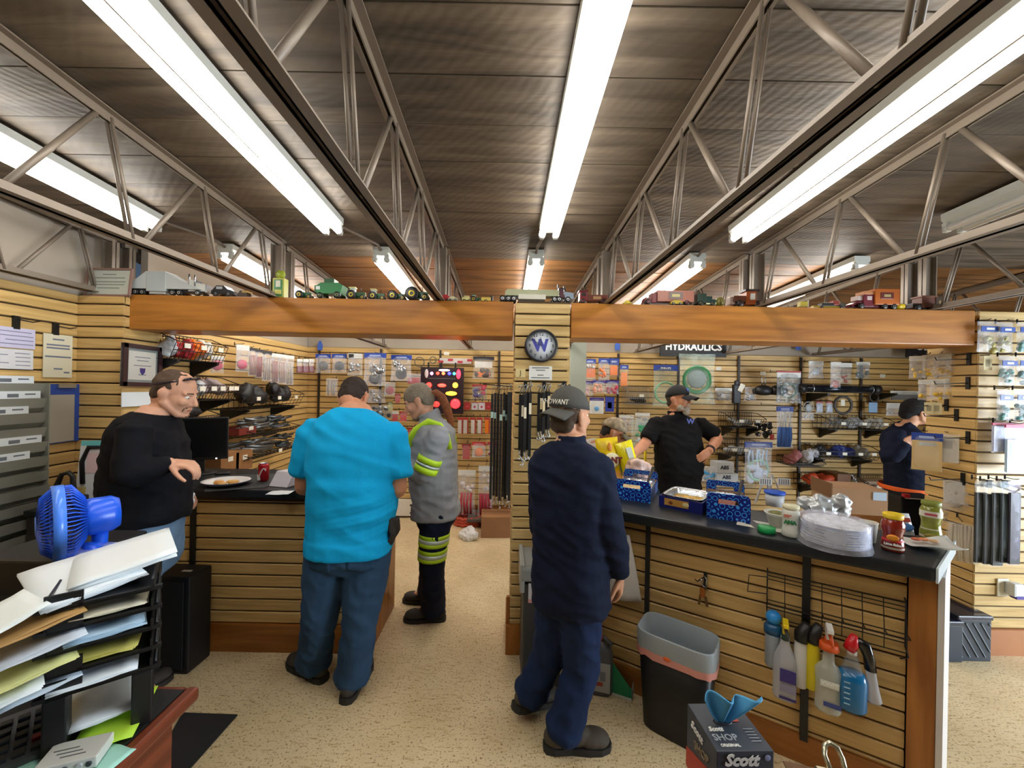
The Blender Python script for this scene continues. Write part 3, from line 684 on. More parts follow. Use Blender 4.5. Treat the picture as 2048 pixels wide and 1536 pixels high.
def shoe(parent, ank, f, m, sole, L=.30, lift=0., pitch=0., vox=.007, s=1.):
    """ank: point on the floor below the ankle"""
    f = V((f[0], f[1], 0)).normalized(); r = V((f.y, -f.x, 0)); u = V((0, 0, 1))
    if pitch:
        f = (f*cos(pitch)-u*sin(pitch)); u = r.cross(f)
    q = lambda a, b, k: V(ank)+V((0, 0, lift))+f*a*s+r*b*s+u*k*s
    mb = MB()
    E = lambda p, ra, rb, rk: mb.ell(q(*p), f*ra*s, r*rb*s, u*rk*s, 16, 10)
    E((-.035, 0, .055), .060, .042, .050); E((.05, 0, .056), .085, .042, .042); E((.125, .0, .046), .082, .050, .036); E((.155, .0, .042), .052, .049, .030)
    mb.cap_(q(-.015, 0, .06), q(-.020, 0, .125), .047*s, .046*s)
    rs = []
    o = remeshed(mb, 'shoe', m, parent, vox, 2)
    mb = MB(); poly = []
    for a, w_ in ((-.095, .012), (-.085, .032), (-.05, .042), (.03, .040), (.10, .050), (.16, .050), (.20, .034), (.214, .012)): poly.append((a, w_))
    pts = poly+[(a, -w_) for a, w_ in reversed(poly)]
    lo_ = [q(a*1.0, b, 0) for a, b in pts]; hi = [q(a, b, .028) for a, b in pts]; n = len(pts)
    mb.add(lo_+hi, [tuple(range(n)), tuple(range(2*n-1, n-1, -1))]+[(i, n+i, n+(i+1) % n, (i+1) % n) for i in range(n)], False)
    mb.build('sole', sole, o)
    return o
def cap_hat(parent, q, f, r, u, s, crown, brim, brimdir=1, tilt=0., name='cap', deep=.0, h=.105):
    mb = MB(); n = 28; rs = []
    for i in range(8):
        t = i/7*pi/2*.97
        rs.append([q((-.012+.106*cos(t)*cos(2*pi*j/n)), (.085*cos(t)*sin(2*pi*j/n)), .034-deep+h*sin(t)+(.012*cos(2*pi*j/n)*cos(t)*brimdir)) for j in range(n)])
    mb.rings(rs, cap=True); o = mb.build(name, crown, parent)
    mb = MB()
    mb.sheet(lambda a, b: q(brimdir*(.060+.10*b*sqrt(max(0, 1-(2*a-1)**2*.62))+.02*(1-(2*a-1)**2)), (2*a-1)*.078, .046-deep-.030*b-.03*(2*a-1)**2), 12, 6, .004)
    mb.build('brim', brim, o)
    mb = MB(); mb.ell(q(-.012, 0, .034-deep+h), (.007*s,)*3, n=8, k=6); mb.build('button', crown, o)
    return o
def person(label, base, hips, chest, neck, bf, head, face, hup, shl, arml, armr, legl, legr, skin, rows=STD, vox=.006, arm=.046, leg=.085, s=1., jaw=1., hs=1., hands=True, curl=(.45, .45), iris='4a3524', brow='3a2a1c'):
    """arml/armr: (shoulder, elbow, wrist, hand direction, palm normal); legl/legr: (hip, knee, ankle)"""
    t = thing('person', label, 'person', base, 0)
    bpy.context.view_layer.update()
    B = V(base); Lc = lambda p: V(p)-B
    mb = MB()
    torso(mb, Lc(hips), Lc(chest), Lc(neck), bf, rows)
    mb.cap_(Lc(neck)-V((0, 0, .03)), Lc(head)+V(hup).normalized()*-.05-V(face).normalized()*.02, .060*s, .054*s, 16)
    q, f, r, u = head_shape(mb, Lc(head), face, hup, hs, jaw=jaw)
    for i, (sh, el, wr, hd, pn) in enumerate((arml, armr)):
        sh, el, wr = Lc(sh), Lc(el), Lc(wr)
        limb(mb, [sh, sh.lerp(el, .35), el, el.lerp(wr, .3), wr], [arm*1.12, arm*1.08, arm*.88, arm*.92, arm*.62])
        if hands: hand(mb, wr, hd, pn, 1 if i == 0 else -1, curl[i], s)
    for hp, kn, an in (legl, legr):
        hp, kn, an = Lc(hp), Lc(kn), Lc(an)
        limb(mb, [hp, hp.lerp(kn, .3), kn, kn.lerp(an, .3), an], [leg, leg*.95, leg*.62, leg*.64, leg*.42])
        d = V((bf[0], bf[1], 0)).normalized(); mb.cap_(an, an+d*.10-V((0, 0, .04)), .035, .03)
    o = remeshed(mb, 'body', skin, t, vox, 3)
    face_bits(t, q, f, r, u, hs, iris, brow)
    return t, Lc, q, f, r, u
def top(t, Lc, hips, chest, neck, bf, rows, arms, m, vox=.010, fold=.006, name='shirt', low=None, dw=.016, dd=.016, sl=.058, frac=1.0, cut=1.0, fs=(7, 7, 13), seed=0., cuff=.75, collar=None, crease=None):
    mb = MB(); torso(mb, Lc(hips), Lc(chest), Lc(neck), bf, grow(rows, dw, dd, cut, low))
    for sh, el, wr in arms:
        sh, el, wr = Lc(sh), Lc(el), Lc(wr)
        if frac <= 1: e2 = sh.lerp(el, frac); limb(mb, [sh+(sh-el)*.08, sh, sh.lerp(e2, .5), e2], [sl*.9, sl*1.12, sl*1.12, sl*1.15], 5)
        else: limb(mb, [sh+(sh-el)*.06, sh, sh.lerp(el, .5), el, el.lerp(wr, .5), el.lerp(wr, frac-1)], [sl*.9, sl*1.18, sl*1.12, sl*1.05, sl*.98, sl*cuff], 5)
    if collar: mb.tube(collar[0], collar[1], 14)
    return remeshed(mb, name, m, t, vox, 3, fold, fs, seed, crease=crease)
def pants(t, Lc, legs, hips, bf, m, hw=.178, hd=.135, thigh=.105, knee=.084, hem=.082, vox=.010, fold=.006, name='trousers', top_=.10, drop=-.02, fs=(9, 9, 10), seed=3., stack=True):
    mb = MB(); H_ = Lc(hips); f = V((bf[0], bf[1], 0)).normalized(); r = V((f.y, -f.x, 0)); n = 22
    rs = [[H_ + V((0, 0, z)) + r*a*math.copysign(abs(cos(2*pi*j/n))**.85, cos(2*pi*j/n)) + f*(b*math.copysign(abs(sin(2*pi*j/n))**.85, sin(2*pi*j/n))+fo) for j in range(n)]
          for z, a, b, fo in ((-.14, hw*.82, hd*.8, -.0), (-.08, hw*.99, hd*1.0, -.01), (0, hw, hd, -.01), (top_*.6, hw*.97, hd*.96, 0), (top_, hw*.95, hd*.95, 0))]
    mb.rings(rs)
    for hp, kn, an in legs:
        hp, kn, an = Lc(hp), Lc(kn), Lc(an); e = an+(an-kn).normalized()*-drop
        limb(mb, [hp, hp.lerp(kn, .4), kn, kn.lerp(e, .45), e], [thigh, thigh*.97, knee, knee*.96, hem], 6, 16)
        if stack: mb.tube([e-(an-kn).normalized()*.05, e-(an-kn).normalized()*.02, e], [hem*.98, hem*1.07, hem*1.02], 16)
    return remeshed(mb, name, m, t, vox, 3, fold, fs, seed)
def hair(t, q, u, m, parts, vox=.006, fold=.003):
    mb = MB()
    for (a, b, k), (ra, rb, rk) in parts:
        c = q(a, b, k); mb.ell(c, (q(a+1, b, k)-c)*ra, (q(a, b+1, k)-c)*rb, (q(a, b, k+1)-c)*rk, 18, 12)
    return remeshed(mb, 'hair', m, t, vox, 2, fold, (26, 26, 26))
def fabric(c, rough=.85, var=.12, vs=9, bump=.10, bs=110, st=None): return mat(c, rough, var=var, vs=vs, bump=bump, bs=bs, stretch=st, spec=.2)
SK1 = mat('d09c80', .5, var=.06, vs=14, key='skin1', spec=.35); SK2 = mat('c98d6c', .5, var=.06, vs=14, key='skin2', spec=.35); SK3 = mat('9c6645', .5, var=.06, vs=14, key='skin3', spec=.35); SK4 = mat('cf9a7a', .5, var=.06, vs=14, key='skin4', spec=.35)
SOLE = mat('22201d', .7, key='sole'); SHOEB = mat('35302a', .7, var=.15, vs=20, key='shoe'); SHOEG = mat('463e33', .75, var=.15, vs=20, key='shoe2')
JEAN = fabric('2d4865', var=.22, vs=6); JEAN2 = fabric('5d7690', var=.22, vs=6); NAVY = fabric('121a30', var=.15, vs=6); NAVYP = fabric('182848', var=.18, vs=6)

# ---- man in black sweater at the left end of the sales counter, seen from the side
def man_black():
    Y = 2.03; hips = P(288, 1085, Y); chest = P(284, 935, Y+.02); neck = P(312, 822, Y+.04); bf = V((.97, .24, 0)); head = P(352, 787, Y+.07)
    shR = P(272, 858, Y-.16); elR = P(256, 952, Y-.22); wrR = P(345, 926, Y-.12); shL = P(300, 852, Y+.22); elL = P(310, 955, Y+.28); wrL = P(358, 980, Y+.34)
    b = V((hips.x, Y, 0))
    legs = [(P(280, 1100, Y+.09), P(262, 1260, Y+.10), V((b.x-.13, Y+.06, .09))), (P(278, 1100, Y-.09), P(258, 1265, Y-.08), V((b.x-.14, Y-.08, .09)))]
    rows = [(-.06, .16, .13, 0), (.05, .175, .145, .0), (.2, .18, .155, .02), (.4, .18, .165, .025), (.6, .185, .15, .015), (.78, .185, .13, 0), (.90, .16, .10, -.01), (.98, .085, .075, 0), (1.04, .062, .065, .01)]
    t, Lc, q, f, r, u = person('man in black sweater and faded jeans leaning at the counter beside the fan', b, hips, chest, neck, bf, head, (.93, .16, -.30), (.3, 0, .95), 0,
        (shL, elL, wrL, (.85, .1, -.5), (-.3, -.3, -.9)), (shR, elR, wrR, (.95, .1, -.1), (.1, .2, -1)), legs[0], legs[1], SK1, rows, vox=.0055, curl=(.6, .6), jaw=1.1, hs=1.03, brow='5a4636')
    top(t, Lc, hips, chest, neck, bf, rows, [(shL, elL, wrL), (shR, elR, wrR)], fabric('0b0c12', var=.2), name='sweater', frac=1.93, sl=.062, cuff=.66, low=[(.13, .195, .172, .01), (.18, .198, .176, .015)], fold=.006)
    pants(t, Lc, legs, hips, bf, JEAN2, .185, .16, top_=.17)
    for i, (hp, kn, an) in enumerate(legs): shoe(t, Lc(V((an.x, an.y, 0))), (.35, .94), SHOEB, SOLE)
    hair(t, q, u, mat('4b392b', .9, var=.2, vs=60, key='buzz'), [((-.020, 0, .036), (.093, .0775, .0865)), ((-.052, 0, -.01), (.055, .069, .06))])
    mb = MB()
    for b_ in (-1, 1):
        mb.cap_(q(-.07, .080*b_, .030), q(.03, .078*b_, .080), .004, .004, 8); mb.ell(q(.048, .031*b_, .094), (f*.8+u*.6)*.024, r*.029, (u*.8-f*.6)*.008, 14, 8)
    mb.cap_(q(.055, -.02, .096), q(.055, .02, .096), .005)
    mb.build('sunglasses', mat('141428', .12, key='shades', spec=.8), t)
    mb = MB(); mb.cap_(q(.079, -.020, -.051), q(.079, .020, -.051), .0065, .0065, 8); mb.cap_(q(.072, -.026, -.056), q(.062, -.026, -.088), .006, .007, 8); mb.cap_(q(.072, .026, -.056), q(.062, .026, -.088), .006, .007, 8)
    mb.ell(q(.064, 0, -.096), f*.027, r*.028, u*.020, 12, 8); mb.build('goatee', mat('6a5038', .9, key='stubble'), t)
    mb = MB(); c = Lc(wrL)+V((.07, -.03, -.045))
    for k in range(7): mb.ell(c+V((random.uniform(-.02, .03), random.uniform(-.02, .02), random.uniform(-.02, .03))), (.024, .02, .022), n=10, k=7)
    o = remeshed(mb, 'napkin', mat('e6e6ea', .7, key='napkin'), None, .006, 1, .004, (60, 60, 60)); o.location = b
    tag(o, 'crumpled white napkin held by the man in black sweater', 'napkin')
man_black()

# ---- big man in turquoise T-shirt, back to the camera, leaning on the counter
def man_blue():
    Y = 2.17; hips = P(700, 1082, Y+.03); chest = P(700, 930, Y+.02); neck = P(712, 818, Y+.12); bf = V((.03, 1, 0)); head = P(708, 797, Y+.27)
    shL = P(628, 862, Y+.08); elL = P(606, 975, Y+.10); wrL = P(640, 995, Y+.33); shR = P(782, 866, Y+.08); elR = P(798, 975, Y+.08); wrR = P(760, 1000, Y+.33)
    wrL.z = wrR.z = CT+.05; elL.z = elR.z = max(elL.z, CT-.01)
    aL = PZ(628, 1352, 0); aR = PZ(705, 1382, 0); aL.z = aR.z = .10
    b = V((hips.x, Y, 0))
    legs = [(P(660, 1100, Y+.02), P(640, 1228, Y+.02), aL), (P(737, 1100, Y+.02), P(722, 1232, Y-.02), aR)]
    rows = [(-.06, .17, .14, 0), (.05, .215, .17, .02), (.2, .225, .19, .04), (.4, .225, .19, .04), (.6, .225, .165, .02), (.78, .222, .14, .0), (.90, .18, .11, -.01), (.98, .10, .085, -.005), (1.04, .07, .072, 0)]
    t, Lc, q, f, r, u = person('big man in turquoise T-shirt and jeans bending over the sales counter', b, hips, chest, neck, bf, head, (.05, .82, -.6), (0, .6, .8), 0,
        (shL, elL, wrL, (.4, .9, -.1), (0, -.1, -1)), (shR, elR, wrR, (-.4, .9, -.1), (0, -.1, -1)), legs[0], legs[1], SK2, rows, vox=.0055, arm=.056, leg=.1, hs=1.04)
    top(t, Lc, hips, chest, neck, bf, rows, [(shL, elL, wrL), (shR, elR, wrR)], fabric('0aa2da', var=.06, vs=5), name='t_shirt', frac=.72, sl=.083, low=[(-.05, .238, .200, .010), (.04, .238, .198, .018)], fold=.007, fs=(2.6, 2.6, 9), crease=lambda x, y, z: (.0085*(sin(2*pi*(z*10.5-x*3.2+2.6*x*x+.12*sin(9*x)))**3)*max(0, 1-abs(z-1.02)/.17)*max(0, min(1, (x+.16)*4)) if y < .05 else 0)+.005*sin(2*pi*(z*7+2.2*abs(x)))*max(0, 1-abs(z-1.22)/.12)*(y < 0), dw=.018, dd=.018, cut=.99)
    pn = pants(t, Lc, legs, hips, bf, JEAN, .205, .165, .128, .098, .096, name='jeans', fold=.006, top_=.10)
    from mathutils.bvhtree import BVHTree
    bv = BVHTree.FromPolygons([v.co for v in pn.data.vertices], [tuple(p.vertices) for p in pn.data.polygons])
    def onto(p):
        h_ = bv.ray_cast(V((p.x, p.y-1, p.z)), V((0, 1, 0)))[0]; return (h_ if h_ is not None else p)-V((0, .004, 0))
    for px, z in ((660, 1), (737, 1)):
        c = Lc(P(px, 1100, Y)); c.y = Lc(hips).y-.172; mb = MB()
        mb.sheet(lambda a, v: onto(c+V(((a-.5)*.125, 0, -.075+.13*v+.018*abs(2*a-1)*(1-v)))), 8, 8, .003); mb.build('back_pocket', fabric('2b4865', var=.2, vs=6), pn)
    shoe(t, Lc(V((aL.x, aL.y, 0))), (-.85, .45), SHOEB, SOLE, s=1.08); shoe(t, Lc(V((aR.x, aR.y, 0))), (.05, 1), SHOEB, SOLE, s=1.08)
    hair(t, q, u, mat('2e211a', .85, var=.25, vs=70, key='dkhair'), [((-.020, 0, .038), (.094, .0795, .089)), ((-.055, 0, -.005), (.055, .072, .062))], fold=.004)
    gl = thing('work_glove', 'dark work gloves hanging from the back pocket of the jeans', 'gloves', P(788, 1060, Y+.02)); mb = MB()
    hand(mb, V((-.02, .0, .055)), (.25, -.1, -1), (-1, 0, 0), 1, .35, .95); hand(mb, V((.0, .03, .05)), (.05, .1, -1), (-1, .2, 0), -1, .5, .95)
    remeshed(mb, 'glove', mat('2a2522', .8, key='glove'), gl, .006, 2)
man_blue()

# ---- grey-haired man with ponytail in grey hi-vis shirt, side view
def man_grey():
    Y = 2.80; hips = P(872, 1010, Y); chest = P(872, 915, Y); neck = P(862, 838, Y+.01); bf = V((-1, .06, 0)); head = P(836, 803, Y+.02)
    shL = P(880, 868, Y-.19); elL = P(848, 948, Y-.20); wrL = P(800, 925, Y-.05); shR = P(872, 866, Y+.19); elR = P(840, 945, Y+.22); wrR = P(795, 930, Y+.12)
    aL = PZ(866, 1240, 0); aR = PZ(858, 1206, 0); aL.z = aR.z = .10; b = V((hips.x, Y, 0))
    legs = [(P(874, 1025, Y-.09), P(864, 1118, Y-.09), aL), (P(874, 1025, Y+.09), P(864, 1112, Y+.09), aR)]
    rows = [(-.06, .155, .12, 0), (.05, .175, .14, .0), (.2, .175, .15, .015), (.4, .175, .15, .02), (.6, .185, .145, .01), (.78, .19, .13, -.01), (.90, .155, .10, -.02), (.98, .08, .072, 0), (1.05, .058, .06, .01)]
    t, Lc, q, f, r, u = person('man with grey ponytail in grey shirt with lime reflective bands', b, hips, chest, neck, bf, head, (-.86, -.05, -.42), (-.42, 0, .9), 0,
        (shL, elL, wrL, (-1, .1, 0), (0, .2, -1)), (shR, elR, wrR, (-1, 0, 0), (0, 0, -1)), legs[0], legs[1], SK1, rows, vox=.006, hs=1.02, brow='7a6a58')
    GRY = fabric('8f9196', var=.1, vs=6); LIM = mat('b9e024', .5, key='lime'); SIL = mat('c9d6d0', .3, .2, key='silver')
    sh = top(t, Lc, hips, chest, neck, bf, rows, [(shL, elL, wrL), (shR, elR, wrR)], GRY, name='work_shirt', frac=1.9, sl=.066, cuff=.7, low=[(-.10, .20, .17, 0), (.02, .19, .165, 0)], fold=.008,
        collar=([Lc(neck)-V((0, 0, .03)), Lc(neck)+V((-.005, 0, .02)), Lc(neck)+V((-.02, 0, .05))], [.085, .074, .078]))
    def band(a, b_, r0, wd, m, nm='reflective_band', par=t):
        mb = MB(); a, b_ = Lc(a), Lc(b_); mb.tube([a, b_], [r0, r0], 18); return mb.build(nm, m, par)
    for lo_, hi in ((.80, 1.02), ):
        d = (elL-shL)
    e0 = elL.lerp(wrL, .10); e1 = elL.lerp(wrL, .42); band(elL.lerp(shL, .06), elL.lerp(shL, .20), .081, 0, LIM); band(elL.lerp(shL, .22), elL.lerp(shL, .27), .082, 0, SIL); band(elL.lerp(shL, .29), elL.lerp(shL, .42), .083, 0, LIM)
    # bands over the shoulder and across the back
    c0 = Lc(neck)
    for yy in (-.13, .13):
        mb = MB(); pts = []
        mb.tube([c0+V((.155, yy*1.1, -.19)), c0+V((.135, yy*1.08, -.10)), c0+V((.085, yy, -.035)), c0+V((.01, yy*.95, -.012)), c0+V((-.075, yy*.9, -.07)), c0+V((-.135, yy, -.17))], .031, 10, flat=.55); mb.build('reflective_band', LIM, sh)
    pn = pants(t, Lc, legs, hips, bf, NAVY, .18, .145, .108, .090, .090, name='work_trousers')
    for (hp, kn, an) in legs:
        for k0, mm, rr in ((-.50, LIM, .106), (-.42, SIL, .1065), (-.34, LIM, .1055), (-.18, LIM, .1005), (-.10, SIL, .1008), (-.02, LIM, .0995)):
            mb = MB(); a = Lc(kn)+(Lc(hp)-Lc(kn))*(-k0); mb.tube([a, a+V((0, 0, .026))], [rr, rr], 20); mb.build('reflective_band', mm, pn)
    shoe(t, Lc(V((aL.x, aL.y, 0))), (-1, -.06), SHOEB, SOLE); shoe(t, Lc(V((aR.x, aR.y, 0))), (-1, .1), SHOEB, SOLE)
    GH = mat('7d7262', .7, var=.3, vs=40, bump=.4, bs=80, key='greyhair', stretch=(1, 4, 4))
    h_ = hair(t, q, u, GH, [((-.018, 0, .040), (.104, .082, .088)), ((-.055, 0, -.005), (.062, .074, .075)), ((-.10, 0, .0), (.03, .03, .03))])
    mb = MB(); a = q(-.115, 0, .005); mb.tube([q(-.09, 0, .01), a+V((.03, 0, .012)), a+V((.065, 0, -.02)), a+V((.105, 0, -.10)), a+V((.135, 0, -.20)), a+V((.14, 0, -.29))], [.030, .024, .032, .034, .026, .006], 12, flat=.8); mb.build('ponytail', mat('8a4f2c', .7, var=.3, vs=40, key='ponytail'), h_)
    mb = MB(); mb.ell(q(.055, 0, -.10), f*.034, r*.04, u*.028, 12, 8); mb.build('beard', mat('8b7a66', .9, key='greybeard'), t)
man_grey()

# ---- slim man in navy work clothes with backward cap
def man_navy():
    Y = 1.90; hips = P(1140, 1165, Y); chest = P(1135, 1010, Y-.02); neck = P(1142, 880, Y+.0); bf = V((.52, .85, 0)).normalized(); head = P(1142, 833, Y+.03)
    rr_ = V((bf.y, -bf.x, 0))
    shL = P(1088, 935, Y+.09); elL = P(1085, 1060, Y+.20); wrL = P(1120, 1110, Y+.36); shR = P(1192, 928, Y-.08); elR = P(1217, 1058, Y-.10); wrR = P(1241, 1150, Y-.02)
    aR = PZ(1128, 1496, 0); aL = PZ(1062, 1432, 0); aR.z = .10; aL.z = .13; b = V((hips.x, Y, 0))
    legs = [(P(1112, 1190, Y+.07), P(1098, 1310, Y+.13), aL), (P(1160, 1190, Y-.06), P(1163, 1335, Y+.0), aR)]
    rows = [(-.06, .150, .105, 0), (.05, .168, .118, 0), (.2, .165, .12, .01), (.4, .168, .122, .015), (.6, .182, .122, .012), (.78, .190, .112, -.004), (.90, .150, .088, -.012), (.98, .075, .066, -.008), (1.05, .055, .058, 0)]
    t, Lc, q, f, r, u = person('man in navy work shirt and backward grey cap striding past the trash can', b, hips, chest, neck, bf, head, (.80, .60, .02), (0, 0, 1), 0,
        (shL, elL, wrL, (.5, .8, -.2), (.5, -.3, -.7)), (shR, elR, wrR, (.12, .25, -1), (-.85, .4, 0)), legs[0], legs[1], SK4, rows, vox=.005, curl=(.5, .35), hs=1.03)
    top(t, Lc, hips, chest, neck, bf, rows, [(shL, elL, wrL), (shR, elR, wrR)], NAVY, name='work_shirt', frac=1.92, sl=.068, cuff=.72, low=[(-.14, .190, .148, 0), (-.06, .188, .148, 0), (.1, .182, .14, 0)], fold=.008,
        collar=([Lc(neck)-V((0, 0, .04)), Lc(neck)+V((0, 0, .0)), Lc(neck)+V((0, 0, .022))], [.088, .070, .072]))
    pants(t, Lc, legs, hips, bf, NAVYP, .165, .125, .100, .086, .088, name='work_trousers', fold=.008)
    shoe(t, Lc(V((aR.x, aR.y, 0))), (.98, .05), SHOEG, SOLE, s=1.06, vox=.006); shoe(t, Lc(V((aL.x-.02, aL.y, .0))), (.75, .6), SHOEG, SOLE, lift=.045, pitch=.28, s=1.06, vox=.006)
    hair(t, q, u, mat('4a3a2c', .9, var=.25, vs=60, key='brownhair'), [((-.03, 0, .02), (.082, .079, .075)), ((-.062, 0, -.035), (.045, .068, .045))])
    c_ = cap_hat(t, q, f, r, u, 1, mat('45443f', .85, bump=.2, bs=90, key='capdark'), mat('4b4a46', .85, key='capbrim'), -1, h=.108, deep=-.006)
    mb = MB(); n = 28
    for i in range(1): mb.rings([[q((-.012+.1075*cos(tt_)*cos(a)), (.0865*cos(tt_)*sin(a)), .041+.108*sin(tt_)-(.012*cos(a)*cos(tt_))) for a in [-.9+1.8*j/15 for j in range(16)]+[.9-1.8*j/15 for j in range(16)]] for tt_ in (0., .2, .5, .8, 1.1)], cap=False)
    mb.build('mesh_panel', mat('8a8a90', .9, key='capmesh'), c_)
    text('WHOWANT', c_, tuple(q(-.12, .005, .075)), .034, mat('d9d5c8', .6, key='capprint'), tuple(r), tuple(u+f*.25))
man_navy()

# ---- man in camo cap and hi-vis vest bending over the food
def man_camo():
    Y = 3.32; hips = P(1178, 1010, Y+.25); chest = P(1180, 965, Y+.12); neck = P(1198, 893, Y+.0); bf = V((.35, -.93, 0)).normalized(); head = P(1226, 866, Y-.06)
    shR = P(1178, 915, Y-.16); elR = P(1190, 975, Y-.26); wrR = P(1240, 955, Y-.32); shL = P(1222, 915, Y+.16); elL = P(1252, 960, Y+.02); wrL = P(1272, 925, Y-.14)
    hips.z = .92; chest.z = 1.10; b = V((hips.x, Y+.25, 0)); x, y = b.x, b.y
    legs = [(V((x+.09, y, .88)), V((x+.12, y-.03, .48)), V((x+.12, y, .09))), (V((x-.09, y, .88)), V((x-.1, y-.05, .48)), V((x-.1, y, .09)))]
    t, Lc, q, f, r, u = person('man in camouflage cap and lime safety vest bent over the chip bags', b, hips, chest, neck, bf, head, (.88, -.18, -.42), (.4, 0, .9), 0,
        (shL, elL, wrL, (.6, -.6, -.4), (0, 0, -1)), (shR, elR, wrR, (.8, -.3, -.3), (0, 0, -1)), legs[0], legs[1], SK3, STD, vox=.006, brow='1a130d')
    top(t, Lc, hips, chest, neck, bf, STD, [(shL, elL, wrL), (shR, elR, wrR)], fabric('a8a49a'), name='hoodie', frac=1.9, sl=.06, low=[(-.1, .19, .15, 0), (0, .19, .15, 0)],
        collar=([Lc(neck)-V((.0, 0, .05)), Lc(neck)+V((-.01, .02, .0)), Lc(neck)+V((-.02, .03, .03))], [.10, .095, .07]), vox=.012)
    top(t, Lc, hips, chest, neck, bf, STD, [], mat('c9e03a', .6, key='vest'), name='safety_vest', low=[(-.02, .205, .165, 0), (.05, .20, .165, 0)], dw=.028, dd=.026, cut=.86, vox=.012)
    pants(t, Lc, legs, V((x, y, .90)), bf, JEAN, vox=.014)
    for hp, kn, an in legs: shoe(t, Lc(V((an.x, an.y, 0))), bf, SHOEB, SOLE, vox=.010)
    hair(t, q, u, mat('1a1410', .9, key='blackhair'), [((-.035, 0, .012), (.070, .0755, .066)), ((-.058, 0, -.03), (.042, .064, .045))], .008)
    cap_hat(t, q, f, r, u, 1, camo_mat(), mat('5d5340', .9, key='camobrim'), 1, h=.10)
def camo_mat():
    m = mat('8c7d66', .9, var=.55, vs=26, key='camo'); return m
man_camo()

# ---- man in black polo and black cap, hand on hip
def man_polo():
    Y = 3.80; hips = P(1353, 962, Y); chest = P(1353, 900, Y-.01); neck = P(1352, 828, Y); bf = V((.06, -1, 0)).normalized(); head = P(1357, 799, Y-.03)
    shR = P(1314, 846, Y); elR = P(1291, 886, Y-.08); wrR = P(1268, 908, Y-.25); shL = P(1398, 848, Y); elL = P(1436, 876, Y-.02); wrL = P(1418, 902, Y-.22)
    b = V((hips.x, Y, 0)); x, y = b.x, b.y
    legs = [(V((x+.10, y, .86)), V((x+.13, y-.02, .47)), V((x+.14, y, .09))), (V((x-.10, y, .86)), V((x-.12, y-.02, .47)), V((x-.13, y, .09)))]
    rows = [(-.06, .17, .14, 0), (.05, .19, .15, .02), (.2, .20, .175, .04), (.4, .20, .17, .04), (.6, .205, .15, .03), (.78, .205, .13, .0), (.90, .165, .10, -.01), (.98, .09, .08, 0), (1.05, .065, .066, 0)]
    t, Lc, q, f, r, u = person('bearded man in black polo and black cap with hand on hip', b, hips, chest, neck, bf, head, (.66, -.75, .05), (0, 0, 1), 0,
        (shL, elL, wrL, (-.75, -.02, -.62), (-.1, .95, 0)), (shR, elR, wrR, (-.6, -.6, -.5), (0, 0, -1)), legs[0], legs[1], SK2, rows, vox=.006, arm=.054, curl=(.25, .4), hs=1.06, brow='4a3a2e')
    BP = fabric('0d0d0f', var=.15)
    sh = top(t, Lc, hips, chest, neck, bf, rows, [(shL, elL, wrL), (shR, elR, wrR)], BP, name='polo_shirt', frac=.80, sl=.070, low=[(-.20, .20, .165, .02), (-.06, .207, .172, .03)], fold=.006,
        collar=([Lc(neck)-V((0, 0, .04)), Lc(neck)+V((0, 0, .01)), Lc(neck)+V((0, 0, .03))], [.095, .078, .080]))
    text('W', sh, tuple(Lc(P(1364, 840, Y))+V((0, -.176, 0))), .065, mat('5a6cc8', .5, key='logoblue'), (1, 0, 0), (0, 0, 1), bold=.002)
    pants(t, Lc, legs, V((x, y, .88)), bf, JEAN, .20, .16, .115, .09, .09, vox=.012, name='jeans')
    for hp, kn, an in legs: shoe(t, Lc(V((an.x, an.y, 0))), bf, SHOEB, SOLE, vox=.010)
    mb = MB(); a = Lc(wrL.lerp(elL, .16)); c_ = Lc(wrL.lerp(elL, .06)); mb.tube([a, c_], [.042, .040], 16); mb.build('wristwatch', mat('2e1a18', .4, key='watch'), t)
    hair(t, q, u, mat('4a3d33', .9, key='sidehair'), [((-.03, 0, .018), (.08, .079, .07)), ((-.058, 0, -.03), (.045, .067, .045))], .008)
    mb = MB()
    for p, e in (((.062, 0, -.088), (.038, .046, .040)), ((.03, .05, -.07), (.034, .020, .034)), ((.03, -.05, -.07), (.034, .020, .034)), ((.083, 0, -.048), (.012, .030, .010)), ((.065, 0, -.115), (.028, .034, .03))):
        mb.ell(q(*p), f*e[0], r*e[1], u*e[2], 12, 8)
    remeshed(mb, 'beard', mat('aaa193', .9, var=.25, vs=50, key='beardgrey'), t, .006, 1, .004, (40, 40, 40))
    c_ = cap_hat(t, q, f, r, u, 1, mat('151517', .8, key='capblack'), mat('151517', .8, key='capblack'), 1, h=.10)
    text('W', c_, tuple(q(.088, .0, .082)), .052, mat('5a6cc8', .5, key='logoblue'), tuple(-r), tuple(u-f*.3), bold=.001)
man_polo()

